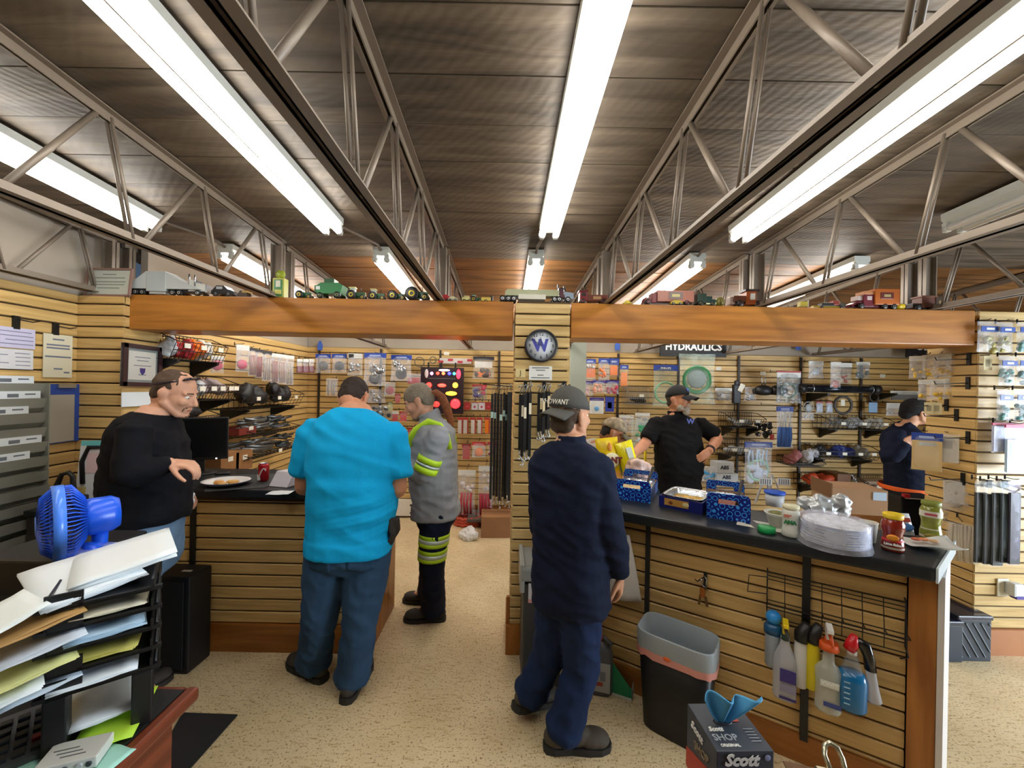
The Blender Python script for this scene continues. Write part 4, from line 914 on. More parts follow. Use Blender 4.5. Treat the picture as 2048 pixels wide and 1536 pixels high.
# ---- man in black knit hat by the hanging bags on the far side
def man_hat():
    Y = 3.72; hips = P(1815, 972, Y); chest = P(1808, 920, Y); neck = P(1808, 853, Y); bf = V((.95, -.3, 0)).normalized(); head = P(1833, 826, Y-.03)
    shR = P(1795, 868, Y-.20); elR = P(1778, 918, Y-.20); wrR = P(1812, 882, Y-.28); shL = P(1826, 868, Y+.18); elL = P(1838, 915, Y+.16); wrL = P(1850, 880, Y+.02)
    b = V((hips.x, Y, 0)); x, y = b.x, b.y
    legs = [(V((x, y+.09, .86)), V((x+.02, y+.1, .47)), V((x, y+.1, .09))), (V((x, y-.09, .86)), V((x+.02, y-.1, .47)), V((x, y-.1, .09)))]
    t, Lc, q, f, r, u = person('man in black knit hat and dark jacket browsing the bagged fittings', b, hips, chest, neck, bf, head, (.96, -.15, .08), (0, 0, 1), 0,
        (shL, elL, wrL, (.7, -.6, .3), (0, 0, -1)), (shR, elR, wrR, (.9, -.2, .25), (.2, .9, -.3)), legs[0], legs[1], SK4, STD, vox=.006, brow='3a2a20')
    top(t, Lc, hips, chest, neck, bf, STD, [(shL, elL, wrL), (shR, elR, wrR)], fabric('10162a', var=.15), name='jacket', frac=1.9, sl=.07, cuff=.75, low=[(-.06, .20, .165, 0), (-.02, .20, .165, 0)], dw=.026, dd=.03, vox=.012,
        collar=([Lc(neck)-V((0, 0, .05)), Lc(neck)+V((-.01, 0, .0)), Lc(neck)+V((-.03, 0, .03))], [.10, .09, .07]))
    mb = MB(); c = Lc(hips)-V((0, 0, .035)); mb.lathe([(.212, 0), (.222, .02), (.216, .042)], c, 24, None, False, .9, 1.0); mb.build('orange_hem', mat('e8641e', .6, key='orangehem'), t)
    pants(t, Lc, legs, V((x, y, .88)), bf, JEAN, vox=.014)
    for hp, kn, an in legs: shoe(t, Lc(V((an.x, an.y, 0))), bf, SHOEB, SOLE, vox=.010)
    mb = MB(); mb.ell(q(-.016, 0, .052), f*.106, r*.088, u*.090, 18, 12); mb.cap_(q(-.08, 0, .0), q(-.06, 0, .01), .06, .06); mb.ell(q(-.03, 0, .025), f*.098, r*.088, u*.06, 18, 10)
    remeshed(mb, 'knit_hat', mat('161616', .95, bump=.5, bs=120, key='knit'), t, .008, 2, .002, (40, 40, 40))
man_hat()
# ------------------------------------------------------------------ merchandise on the walls
CLR = clear_mat('e6ecef', .13); CLRW = clear_mat('f2f6ff', .22); CLRG = clear_mat('cfe4d8', .20); CLRD = clear_mat('9aa2a8', .30)
HB = mat('22409a', .5, key='hdrblue'); HW = mat('dcdcd6', .5, key='hdrwhite'); HR = mat('a33030', .5, key='hdrred'); HP = mat('3a2a80', .5, key='hdrpurple'); HK = mat('2c2a2c', .5, key='hdrdark'); HPK = mat('c2406a', .5, key='hdrpink')
CHR = mat('b4bac0', .25, .9, key='chrome'); WIRE = mat('1b1a19', .45, .3, key='wire'); TAGM = mat('e9e6d8', .6, key='tag')
def C(c): return mat(c, .5, key='c'+c)
def contents(o_parent, items, w, h, rnd):
    """the goods seen inside a bag; each piece or coil a part"""
    for it in items:
        k, col = it[0], it[1]; m = C(col) if isinstance(col, str) else col
        if k == 'lump':
            n, z0, z1 = it[2:]; mb = MB()
            for i in range(n):
                c = (rnd.uniform(-.33, .33)*w, rnd.uniform(-.006, .006), -h*rnd.uniform(z0, z1)); s = min(w, h)*rnd.uniform(.10, .17)
                mb.ell(c, (s*rnd.uniform(.7, 1.3), min(s, .014), s*rnd.uniform(.7, 1.2)), n=8, k=6)
            mb.build('contents', m, o_parent)
        elif k == 'disc':
            z, r = it[2:]; mb = MB(); M_ = Matrix.Rotation(pi/2, 3, 'X'); mb.lathe([(.001, .009), (r*w*.8, .008), (r*w, .002), (r*w, -.008), (.001, -.008)], (0, 0, -h*z), 20, M_); mb.build('round_part', m, o_parent)
        elif k == 'ring':
            z, r, th, n = it[2:]; mb = MB()
            for j in range(n):
                mb.tube([(rnd.uniform(-.02, .02)*w+r*w*(1-.04*j)*cos(2*pi*i/26), .004*(j-n/2), -h*z+r*h*(it[2] and (w/h))*(1-.04*j)*sin(2*pi*i/26)) for i in range(26)], th, 6, False, True, True)
            mb.build('coil', m, o_parent)
        elif k == 'rod':
            n, z0, z1, th = it[2:]; mb = MB()
            for i in range(n):
                x = (i+.5-n/2)/n*w*.75; mb.tube([(x+rnd.uniform(-.1, .1)*w*.5, 0, -h*z0), (x+rnd.uniform(-.05, .05)*w, -.006, -h*(z0+z1)/2), (x+rnd.uniform(-.1, .1)*w*.6, 0, -h*z1)], th, 6)
            mb.build('contents', m, o_parent)
        elif k == 'box':
            x0, z0, x1, z1 = it[2:]; mb = MB(); mb.box(((x0+x1)/2*w, 0, -(z0+z1)/2*h), ((x1-x0)*w, .014, (z1-z0)*h)); mb.build('insert', m, o_parent)
def bag(px0, py0, px1, py1, Y, label, header=HB, htext=None, items=(), skin=None, rz=0., hh=.22, group=None, wfac=1., tilt=0., puff=.014, name='hanging_bag', hook=.10, cat='bag', hcol=None):
    rnd = random.Random(int(px0*7+py0)); c = P((px0+px1)/2, py0, Y); w = (px1-px0)*c.y/F*wfac; h = (py1-py0)*c.y/F
    t = thing(name, label, cat, c, rz, group); t.rotation_euler[1] = tilt
    if skin is not False:
        mb = MB(); nz_ = [[rnd.uniform(-.5, .5) for _ in range(9)] for _ in range(9)]
        for sd in (-1, 1):
            mb.sheet(lambda u, v: ((u-.5)*w*(1-.06*sin(pi*v)+.03*(v > .9)), sd*(puff*(sin(pi*u)*sin(pi*min(1, v*1.02)))**.6*(.5+.9*v)+.002+.006*nz_[int(v*8)][int(u*8)]*sin(pi*u)*v), -h*v), 8, 8)
        mb.build('clear_pouch', skin or CLR, t)
    contents(t, items, w, h, rnd)
    if header:
        hz = h*hh; mb = MB(); mb.box((0, -.0035, -hz*.5), (w*.98, .003, hz)); mb.box((0, .0035, -hz*.5), (w*.98, .003, hz)); hd = mb.build('header_card', header, t)
        if htext: text(htext, hd, (0, -.0056, -hz*.55), hz*.48, hcol or HW, bold=.001)
        if header is HB and not htext: bx('print_block', (0, -.0056, -hz*.5), (w*.5, .0006, hz*.28), mat('9fb0d8', .5, key='hdrprint'), hd)
    if hook:
        if rz == 0 and c.y > 4.3: hook = YBK-.012-c.y
        mb = MB(); mb.tube([(0, hook, .012), (0, .0, .010), (0, -.02, .016)], .0025, 6); mb.tube([(0, hook, .0), (0, hook, .03)], .005, 6); mb.build('peg_hook', WIRE, t)
    return t
YB_ = 4.98; YW = YBK-.015
BW_ = 5.00
# back wall, between the side wall and the light board
GL = 'e4e8ec'
bag(631, 708, 662, 746, 4.95, 'blue-header bag with round grey part, first on the back wall from the side wall', HB, None, [('disc', '55595c', .62, .30)], CLRW)
bag(664, 708, 694, 746, 4.95, 'blue-header bag with round grey part, beside the white-tagged bag', HB, None, [('disc', '4d5256', .62, .31)], CLRW)
bag(696, 707, 726, 751, 4.92, 'clear bag with black and white header and silver hardware', HW, None, [('box', HK, -.45, .03, -.1, .2), ('lump', CHR, 8, .4, .85)], CLRW)
bag(728, 706, 773, 772, 4.88, 'wide blue-header bag of crumpled silver parts with a dark disc', HB, None, [('lump', CHR, 12, .3, .7), ('disc', '2f3236', .78, .26)], CLRW, hh=.15)
bag(782, 710, 824, 762, 4.90, 'blue-header bag with black round lamp at its bottom', HB, None, [('lump', CHR, 9, .3, .6), ('disc', '1d1e20', .72, .27)], CLRW, hh=.18)
bag(652, 757, 676, 792, 5.0, 'narrow clear bag with grey stick beside the bent head', None, None, [('rod', '8a8f94', 3, .1, .95, .008)], CLRW)
bag(724, 778, 772, 806, 5.0, 'clear bag heap of silver brackets below the wide blue-header bag', None, None, [('lump', CHR, 16, .15, .9)], CLRW)
bag(740, 810, 786, 836, 4.9, 'dark chrome latch bundle beside the grey-haired man', None, None, [('lump', '2a2d30', 8, .2, .9), ('lump', CHR, 8, .1, .9)], CLRD)
bag(769, 764, 791, 792, 4.95, 'clear bag with round red reflector at the bottom', None, None, [('disc', 'a01e22', .6, .38)], CLRW)
bag(814, 747, 842, 768, 4.95, 'clear bag with flat red lens beside the light board', None, None, [('box', 'b3212a', -.42, .4, .42, .95)], CLRW)
for i, (x0, y0, x1, y1, c1, c2, lb) in enumerate(((783, 822, 797, 843, 'c8c0b8', 'b52a2a', 'white and red lamp card'), (799, 823, 815, 843, 'a02020', 'c03030', 'dark red lamp card'), (775, 804, 786, 824, '6a6a30', 'd8c81e', 'yellow marker light pack'), (800, 861, 815, 883, 'c8c8c0', 'd8d01e', 'yellow round tag pack'), (816, 856, 831, 888, '9c2020', 'c03848', 'red blister pack'), (790, 788, 801, 806, '8a2226', 'a83030', 'small red reflector pack'))):
    bag(x0, y0, x1, y1, 4.95, '%s hanging left of the grey-haired man' % lb if False else '%s hanging between the blue shirt and the grey shirt' % lb, C(c1), None, [('box', c2, -.4, .3, .4, .95)], CLR, hh=.28)
# rings and strip
for px, py, r, nme in ((839, 724, 9.5, 'larger bare wire ring'), (866, 720, 6.5, 'smaller bare wire ring')):
    c = P(px, py, 5.08); k = r*5.08/F; mb = MB(); mb.tube([(k*cos(2*pi*i/24), 0, k*sin(2*pi*i/24)) for i in range(24)], .006, 6, False, True, True); o = mb.build('wire_ring', mat('6b6a66', .4, .6, key='ringwire')); o.location = c
    tag(o, '%s hung high on the back wall by the striped strip' % nme, 'ring')
c = P(911, 722, 5.1); t = thing('reflective_strip', 'red and white striped reflective strip above the light board', 'strip', c); bx('backing', (0, 0, 0), (63*5.1/F, .006, .07), C('c9c0bc'), t)
for i in range(4): bx('red_block', ((-.19+.125*i), -.004, .012*(1 if i % 2 else -1)), (.066, .003, .030), C('b8303a'), t)
# light board
c0 = P(885, 735, 5.02); LBW, LBH = 86*5.02/F, 92*5.02/F
lb = thing('light_board', 'demonstration board of glowing red, amber and blue vehicle lights', 'display', c0)
bx('panel', (0, 0, -LBH/2), (LBW, .03, LBH), mat('2c1a22', .4, key='lbpanel'), lb)
bx('silver_line', (0, -.017, -LBH*.24), (LBW*.62, .004, .008), CHR, lb)
for x in (-.33, -.03, .30): bx('hanger', (x*LBW, .01, .03), (.02, .012, .07), WIRE, lb)
def EM(c, e): return mat(c, .3, key='em'+c, emit=e)
M_ = Matrix.Rotation(pi/2, 3, 'X')
for x, z, rx, rz_, col, e in ((-.24, .135, .028, .028, 'ff7ae0', 9), (-.10, .13, .03, .028, 'ff2a1e', 9), (.03, .13, .03, .028, 'ff4a28', 9), (.17, .13, .03, .028, '2a2aff', 10), (.28, .13, .026, .026, '30d8c0', 6), (.05, .06, .10, .018, 'f0e0ff', 5),
                             (.38, .14, .040, .085, 'ff2030', 7), (-.36, .14, .034, .080, 'c0b0a8', .3), (-.30, .39, .05, .05, 'ff2018', 9), (.0, .39, .075, .032, 'ff2a20', 9), (.31, .38, .048, .048, 'ffb020', 9),
                             (-.10, .58, .05, .03, 'ff1c18', 8), (.22, .56, .10, .036, 'ffc81e', 9), (-.34, .60, .03, .03, 'ffa020', 6), (.32, .78, .085, .085, 'ff1a1e', 8), (-.12, .80, .06, .05, 'ff201c', 5), (-.34, .82, .04, .05, 'ff201c', 4)):
    mb = MB(); mb.lathe([(1.18, .0), (1.18, .010), (1.0, .012), (.98, 0)], (x*LBW, -.016, -z*LBH), 18, M_ @ Matrix.Diagonal((rx*.72, rz_*.72, 1)), cap=False); hs_ = mb.build('lamp_bezel', C('6a1a1e' if col.startswith('ff') else '3a3a40'), lb)
    mb = MB(); mb.lathe([(1, 0), (.95, .014), (.6, .022), (.001, .024)], (x*LBW, -.016, -z*LBH), 18, M_ @ Matrix.Diagonal((rx*.72, rz_*.72, 1))); mb.build('lens', EM(col, e), hs_)
# right of the light board
bag(946, 713, 989, 758, 4.95, 'dark-header bag with orange piece, right of the light board' if False else 'dark-header bag with an orange piece above the black straps', HK, None, [('box', 'd9d2c8', -.4, .22, .4, .5), ('box', 'e0762a', -.3, .68, .3, .9), ('lump', '54453e', 6, .6, .95)], CLR, hh=.16)
bag(944, 769, 974, 799, 4.95, 'bundle of red and purple hose fittings with silver tips', HR, None, [('lump', 'b03a4a', 6, .2, .6), ('lump', '4a3a78', 6, .35, .8), ('rod', CHR, 3, .5, .98, .007)], CLRD, hh=.16)
for i, (x0, col) in enumerate(((928, 'a02a26'), (943, 'c4bcc0'), (957, 'c8bfc4'), (970, '9a2a26'))):
    bag(x0, 804, x0+13, 820, 5.0, ['plain red lamp box at the near end of the small box row', 'white lamp box with red ring next to the plain red box', 'white lamp box with red ring beside the straps', 'red lamp box tucked against the black straps'][i], C('a03030'), None, [('box', col, -.48, .1, .48, .98), ('disc', 'c03a4e', .6, .22)], False, hh=.2, name='lamp_box', cat='box')
for i, (x0, col) in enumerate(((914, 'c7bdb4'), (925, 'c9c0b8'), (940, 'cfc6be'), (953, 'd0c8c0'), (968, 'ee7d1e'))):
    bag(x0, 835, x0+12, 868, 5.0, ['striped marker lamp half behind the ponytail man', 'second striped marker lamp from the ponytail man', 'third striped marker lamp from the ponytail man', 'striped marker lamp next to the orange one', 'orange marker lamp beside the black straps'][i], C('b23a34'), None, [('box', col, -.3, .15, .3, .95), ('box', 'a83a36', .3, .1, .5, .98)], False, hh=.14, name='marker_lamp', cat='lamp')
bag(924, 888, 942, 919, 5.0, 'flat red reflector pack below the marker lamps', C('8a2a2a'), None, [('box', 'b5403e', -.4, .15, .4, .97)], CLR)
bag(944, 884, 972, 915, 4.98, 'red-header bag with a round orange reflector', C('c23030'), None, [('disc', 'f08018', .66, .30)], CLRW)
bag(975, 884, 997, 912, 4.98, 'red and violet lamp bag beside the black straps', C('a82a3a'), None, [('lump', '7a2a4a', 6, .3, .9)], CLR)
bag(916, 940, 952, 1030, 4.9, 'tall clear bag of red and clear hose hanging near the floor', HW, None, [('rod', 'b0303a', 4, .5, .97, .016), ('lump', 'd8d0d0', 5, .25, .5)], CLRW, hh=.12, name='tall_bag')
bag(957, 932, 987, 1032, 4.85, 'tall clear bag with red wedge beside the strap ends', HW, None, [('rod', 'a82a34', 4, .55, .97, .02), ('lump', 'cfc8c8', 5, .2, .5)], CLRW, hh=.1, name='tall_bag')
# straps
def strap(px, py0, py1, Y, label, group, wpx=6, tagc=None, tz=.35, hookend=True, rz=0):
    c = P(px, py0, Y); L = (py1-py0)*Y/F; w = wpx*Y/F
    t = thing('rubber_strap', label, 'strap', c, rz, group)
    bx('band', (0, 0, -L/2), (w, .012, L*.93), mat('141416', .55, key='rubber'), t)
    for z, s in ((0, 1), (-L, -1)):
        mb = MB(); mb.tube([(0, 0, z-s*L*.03), (0, -.004, z+s*.01), (.010, -.012, z+s*.03), (.0, -.02, z+s*.045), (-.012, -.018, z+s*.03)], .004, 6); mb.build('s_hook', CHR, t)
    if tagc: bx('paper_tag', (0, -.008, -L*tz), (w*.9, .003, .07), C(tagc), t)
    return t
for i, px in enumerate((985, 991, 997, 1003, 1009, 1014, 1018, 1022)):
    strap(px, 778+random.uniform(-3, 3), 1002+random.uniform(-6, 8), 4.55+.04*(i % 3), '%s long black strap counted from the clock pillar%s' % (('eighth', 'seventh', 'sixth', 'fifth', 'fourth', 'third', 'second', 'first')[i], ', with a pale blue tag' if i in (0, 1, 3, 4, 5) else ''), 'long rubber straps left of the pillar', 5.2, '9fc4c4' if i in (0, 1, 3, 4, 5) else None, .22+.02*(i % 2))
mb = MB(); cc = P(1000, 770, 4.6); mb.bar(P(966, 768, 4.6), P(1030, 774, 4.6), .012, .012); mb.bar(P(1000, 772, 4.6), P(1000, 770, 5.14), .012, .012); tag(mb.build('strap_rail', WIRE), 'dark rail carrying the long black rubber straps', 'rail')
for j, (px, py1, n, tg) in enumerate(((1051, 950, 5, 'e0d8c0'), (1088, 905, 5, 'd8c8a0'), (1128, 905, 6, None))):
    for i in range(n):
        strap(px-10+20*i/(n-1), 782+random.uniform(-4, 4), py1-40+random.uniform(-8, 8), 2.50-.012*(i % 3), 'black rubber strap in the %s bundle on the clock pillar' % ('outer', 'middle', 'capped')[j] if False else '%s short black strap%s in the pillar bundle %s' % (('outermost', 'second', 'middle', 'fourth', 'fifth', 'last')[i], ' with cream tag' if tg and i in (1, 2, 4) else '', ('by the aisle', 'of the middle hook', 'above the grey cap')[j]), 'strap bundle %d on the pillar' % (j+1), 5.5, tg if i in (1, 2, 4) else None, .22+.06*(i % 3))
    c = P(px, 770, 2.54); h_ = thing('peg_hook', 'black wall hook holding the strap bundle %s' % ('beside the floor aisle', 'in the middle of the pillar', 'above the grey cap')[j], 'hook', c); bx('hook_plate', (0, .0, .0), (.022, .010, .05), WIRE, h_); mb = MB(); mb.tube([(0, 0, 0), (0, -.07, -.012), (0, -.085, .01)], .004, 6); mb.build('hook_arm', WIRE, h_)
# pillar: clock and notes
ck = P(1082, 692, PY); CR = 33*PY/F
cl = thing('wall_clock', 'round black-rimmed wall clock with blue letter on the pillar', 'clock', (ck.x, PY-.001, ck.z))
M_ = Matrix.Rotation(pi/2, 3, 'X')
mb = MB(); mb.lathe([(CR*.86, .012), (CR*.86, .024), (CR*.93, .030), (CR, .020), (CR, 0), (CR*.86, 0)], (0, 0, 0), 40, M_, cap=False); mb.build('rim', mat('1b1a20', .35, key='clockrim'), cl)
mb = MB(); mb.lathe([(.001, .010), (CR*.87, .010), (CR*.87, 0), (.001, 0)], (0, 0, 0), 40, M_); mb.build('dial', mat('d6dae2', .5, key='dial'), cl)
for h_ in range(1, 13):
    a = pi/2-2*pi*h_/12; text(str(h_), cl, (CR*.70*cos(a), -.0108, CR*.70*sin(a)), CR*.27, mat('2a2a34', .5, key='numeral'), name='numeral', th=.0003, bold=.0006)
text('W', cl, (0, -.0112, 0), CR*.95, mat('26269c', .4, key='clockblue'), name='emblem', th=.0006, bold=.006, wx=.9, shear=-.12)
for a, L, nm in ((radians(94), .52, 'hour_hand'), (radians(144), .72, 'minute_hand')):
    mb = MB(); mb.bar((0, -.0135, 0), (CR*L*cos(a), -.0135, CR*L*sin(a)), .004, .0012, (0, 1, 0)); mb.build(nm, mat('15151a', .4), cl)
mb = MB(); mb.lathe([(.001, .0285), (CR*.6, .0275), (CR*.88, .0245)], (0, 0, 0), 40, M_, cap=False); mb.build('cover_glass', clear_mat('dff4ff', .06, .03), cl)
c = P(1081, 746, PY-.004); t = thing('notice_card', 'small white printed card under the wall clock', 'notice', c); bx('card', (0, 0, 0), (46*PY/F, .003, 28*PY/F), HW, t)
for z, w_ in ((.033, .11), (.018, .06), (-.014, .04), (-.031, .12)): bx('print_line', (0, -.002, z), (w_, .0008, .006), mat('6a6a6a', .6, key='ink'), t)
c = P(1041, 746, PY-.004); t = thing('notice_card', 'yellowish card with hand-drawn letter J on the pillar', 'notice', c); bx('card', (0, 0, 0), (20*PY/F, .003, 17*PY/F), mat('cdb982', .6), t); text('J', t, (0, -.002, 0), .045, mat('3a2a1a', .6), th=.0002)
# floor-level things in the back
c = PZ(992, 1078, 0); t = thing('cardboard_box', 'brown cardboard box on the floor below the black straps', 'box', (c.x, c.y+.18, 0), .05); bx('carton', (0, 0, .115), (.36, .30, .23), mat('8f6440', .8, var=.08, key='carton'), t); bx('flap', (0, -.10, .234), (.35, .10, .006), mat('9c7048', .8, key='carton2'), t); bx('flap', (0, .10, .234), (.35, .10, .006), mat('8a5f3a', .8, key='carton3'), t)
c = PZ(938, 1078, 0); mb = MB(); [mb.ell(V((random.uniform(-.08, .08), random.uniform(-.06, .06), .05+random.uniform(-.02, .04))), (.06, .05, .05), n=10, k=7) for _ in range(8)]; o = remeshed(mb, 'plastic_bag', mat('d9d8d6', .4, key='whitebag'), None, .012, 1, .012, (22, 22, 22)); o.location = c; tag(o, 'crumpled white plastic bag on the floor beside the brown box', 'bag')
c = PZ(934, 1056, 0); mb = MB()
for j in range(3):
    mb.tube([(.17*cos(a)*(1-.05*j), .11*sin(a), .025+.035*j+.008*sin(14*a)) for a in [2*pi*i/60 for i in range(60)]], .020, 8, False, True, True)
o = mb.build('air_hose', mat('b4442a', .5, key='redhose')); o.location = (c.x, c.y+.12, 0); tag(o, 'coiled red-brown air hose on the floor by the back wall', 'hose')
c = P(985, 1042, 4.75); t = thing('bottom_shelf', 'low grey shelf near the floor under the tall clear bags', 'shelf', (c.x, YW, c.z)); bx('board', (0, -.2, 0), (.62, .40, .03), mat('5c5652', .5, key='shelfgrey'), t); [bx('bracket', (x, -.15, -.045), (.02, .30, .06), WIRE, t) for x in (-.25, .25)]
c = PZ(810, 1036, .1); t = thing('wall_heater', 'white low baseboard heater behind the grey-haired man', 'heater', (c.x-.02, YW-.03, .02)); bx('case', (0, 0, .11), (.52, .07, .20), mat('d8d2c4', .5, key='heater'), t); bx('vent', (.12, -.036, .15), (.22, .003, .022), BLK, t); bx('vent', (.12, -.036, .05), (.22, .003, .022), BLK, t)
# uprights on the back wall
for i, px in enumerate((638, 761, 880, 998, 1236, 1357, 1477, 1601, 1722)):
    xx = P(px, 760, YW-.01).x; mb = MB(); mb.box((0, 0, 0), (.026, .016, 1.85)); o = mb.build('shelf_upright', mat('2b2017', .5, key='upright')); o.location = (xx, YW-.012, 1.26)
    tag(o, 'dark slotted upright on the back wall %s' % ('behind the first blue-header bags', 'behind the turquoise shirt', 'above the light board', 'behind the long straps', 'right of the orange-filled bags' if False else 'beside the orange-filled bags', 'beside the green hose bag', 'beside the black handset', 'under the steel cylinder near end', 'under the steel cylinder far end')[i], 'upright')
for px, nme in ((640, 'behind the turquoise shirt'), (1235, 'above the orange-filled bags'), (1597, 'above the steel cylinder')):
    c = P(px, 691, YW-.03); mb = MB(); mb.prism([(-.03, -.06), (.03, -.06), (.035, .0), (.012, .06), (-.012, .06), (-.035, .0)], 'y', .006); o = mb.build('blue_tape', C('3d63b8')); o.location = c; tag(o, 'blue tape flag on top of the back wall %s' % nme, 'tape')
# signs
s0 = P(1387, 698, 5.08); t = thing('hanging_sign', 'black HYDRAULICS sign hung above the back wall', 'sign', (s0.x, s0.y, s0.z)); bx('board', (-.005, 0, 0), (132*5.08/F, .02, .20), mat('121214', .5, key='signblk'), t); [MB().cyl((x, 0, .09), (x, 0, zc(5.08)-s0.z), .004, n=6).build('hanger_wire', WIRE, t) for x in (-.3, .3)]; text('HYDRAULICS', t, (-.005, -.012, .022), .125, mat('e8e8ea', .5, key='signwht'), bold=.004, wx=.98)
s0 = P(1832, 701, 5.0); t = thing('hanging_sign', 'dark aisle sign ending in UB near the far wall end', 'sign', (s0.x, s0.y, s0.z)); bx('board', (.02, 0, .02), (46*5.0/F, .02, .22), mat('121214', .5, key='signblk'), t); [MB().cyl((x, 0, .12), (x, 0, zc(5.0)-s0.z), .004, n=6).build('hanger_wire', WIRE, t) for x in (-.08, .1)]; text('UB', t, (.075, -.012, .045), .13, mat('d8d8da', .5, key='signwht2'), bold=.003)
bx('column', P(1155, 760, 4.4)+V((0, 0, -.95)), (.17, .10, 2.9), mat('9aa092', .6, key='greycol')).name = 'steel_column'
tag(bpy.data.objects['steel_column'], 'pale grey steel column just behind the clock pillar', 'column')
# back wall, behind the serving counter
OR = 'ef7a18'
bag(1169, 718, 1192, 761, 4.9, 'blue-header bag with orange wedge next to the grey column', HB, None, [('lump', 'd8d4d0', 5, .3, .6), ('box', OR, -.3, .45, .45, .85)], CLRW)
bag(1197, 717, 1219, 762, 4.9, 'blue-header bag filled with orange pieces, middle of three', HB, None, [('lump', OR, 9, .4, .85)], CLRW)
bag(1218, 717, 1238, 753, 4.95, 'dark blue header bag with single orange block', HB, None, [('box', OR, -.35, .42, .35, .92)], CLR, hh=.35)
bag(1240, 730, 1257, 773, 4.95, 'slim blue-header pack with long orange strip', HB, None, [('box', 'f08a3a', -.35, .35, .35, .97)], CLR, hh=.2)
bag(1168, 762, 1187, 792, 4.9, 'purple-header bag with clear and pink fittings', HP, None, [('lump', 'd8a8a8', 8, .4, .95)], CLRW)
bag(1185, 761, 1211, 786, 4.88, 'purple-header bag with white and orange fittings', HP, None, [('lump', 'e0a080', 10, .35, .95)], CLRW)
bag(1211, 761, 1238, 788, 4.9, 'purple-header bag with crimson fittings', HP, None, [('lump', 'c03a52', 10, .35, .95)], CLRW)
bag(1179, 795, 1208, 828, 4.9, 'white card pack with light blue half circle', HP, None, [('box', 'd8d8d2', -.48, .2, .48, .98), ('disc', '3a9ad8', .68, .20)], CLR, hh=.2)
bag(1210, 794, 1229, 824, 4.9, 'dark blue tapered pouch with white label', C('24348a'), None, [('box', '2a3a96', -.45, .1, .45, .98), ('box', 'c8d4e8', -.22, .35, .22, .75)], False, hh=.2)
bag(1238, 830, 1268, 866, 4.95, 'clear bag of small parts with white price tag', HW, None, [('lump', 'b8a898', 8, .3, .9)], CLRW, hh=.15)
bag(1270, 826, 1300, 862, 4.95, 'clear bag of grey clips left of the polo man' if False else 'clear bag of grey clips beside the polo sleeve', HW, None, [('lump', '8a8a8c', 8, .3, .9)], CLRW, hh=.15)
bag(1307, 730, 1356, 813, 4.95, 'large clear bag with dark blue header and green hose ring', HB, 'PHILLIPS', [('ring', '7fb890', .66, .42, .010, 2)], CLRG, hh=.14)
bag(1358, 708, 1431, 808, 4.75, 'big clear bag holding a coiled green hose', None, None, [('ring', '2f7a48', .52, .36, .017, 4), ('disc', '7d8a8e', .5, .26)], CLRG, puff=.03)
bag(1262, 838, 1296, 905, 4.6, 'clear and green plastic packs beside the polo arm', None, None, [('lump', '3a9a68', 6, .2, .5), ('lump', 'c8ccd0', 6, .5, .9)], CLRG)
bag(1430, 776, 1464, 801, 4.95, 'smoky clear bag of grey fittings with white header', HW, None, [('lump', '8a847c', 8, .4, .95)], CLRD, hh=.25)
t = thing('handset', 'black corded handset with cream tag hanging on the back wall', 'handset', P(1473, 766, 4.95)); bx('body', (0, 0, -.14), (.095, .045, .24), BLK, t, bev=.012)
for x in (-.02, .02): mb = MB(); mb.cyl((x, 0, -.25), (x, 0, -.36), .006, n=6); mb.build('cable', BLK, t)
bx('grip', (0, 0, .0), (.05, .03, .06), BLK, t, bev=.01); mb = MB(); mb.box((.045, -.03, -.06), (.06, .003, .10), 0, Matrix.Rotation(.45, 3, 'Y')); mb.build('price_tag', TAGM, t)
bag(1489, 774, 1513, 801, 4.95, 'clear bag of chrome nuts beside the rubber boots', None, None, [('lump', CHR, 9, .3, .95)], CLRW)
for px, nme in ((1527, 'nearer the handset'), (1558, 'nearer the grey bag')):
    t = thing('rubber_boot', 'black bell-shaped rubber boot on a chrome clip, %s' % nme, 'boot', P(px, 770, 4.9)); mb = MB(); mb.lathe([(.02, .0), (.06, -.01), (.10, -.035), (.108, -.08), (.09, -.12), (.03, -.13)], (0, 0, 0), 24, None, True, 1, .6); mb.build('bell', BLK, t)
    mb = MB(); mb.tube([(-.09, 0, -.05), (-.135, 0, -.06), (-.12, 0, -.10), (-.08, 0, -.11)], .011, 8); mb.build('lug', BLK, t)
    for x in (-.02, .02): mb = MB(); mb.tube([(x, .1, .10), (x, 0, .09), (x, 0, .0)], .006, 6); mb.build('clip', CHR, t)
bag(1553, 742, 1602, 806, 4.8, 'red-topped grey plastic bag with green coil', HW, None, [('ring', '5a8468', .62, .3, .008, 2), ('box', HR, -.49, 0, .49, .05)], CLRD, hh=.2)
t = thing('steel_cylinder', 'long dark hydraulic cylinder lying on two brackets', 'cylinder', P(1676, 778, 4.82)); mb = MB(); L = 148*4.82/F
mb.cyl((-L/2, 0, 0), (L/2, 0, 0), .046, n=24); mb.build('tube', mat('1b222c', .18, .5, key='cyl'), t)
for x in (-L*.36, L*.44): mb = MB(); mb.cyl((x-.006, 0, 0), (x+.006, 0, 0), .050, n=24); mb.build('collar', CHR, t)
for x in (-L/2, L/2): mb = MB(); mb.cyl((x-.04, 0, 0), (x+.04, 0, 0), .058, n=20); mb.build('end_cap', BLK, t)
for px, nme in ((1612, 'near end of the steel cylinder'), (1738, 'far end of the steel cylinder')):
    c = P(px, 790, YW); t = thing('shelf_bracket', 'black bracket under the %s' % nme, 'bracket', (c.x, YW-.02, c.z)); mb = MB(); mb.prism([(0, .03), (-.34, .03), (-.34, .005), (-.06, -.08), (0, -.12)], 'x', .03, (-.015, 0, 0)); mb.build('arm', WIRE, t)
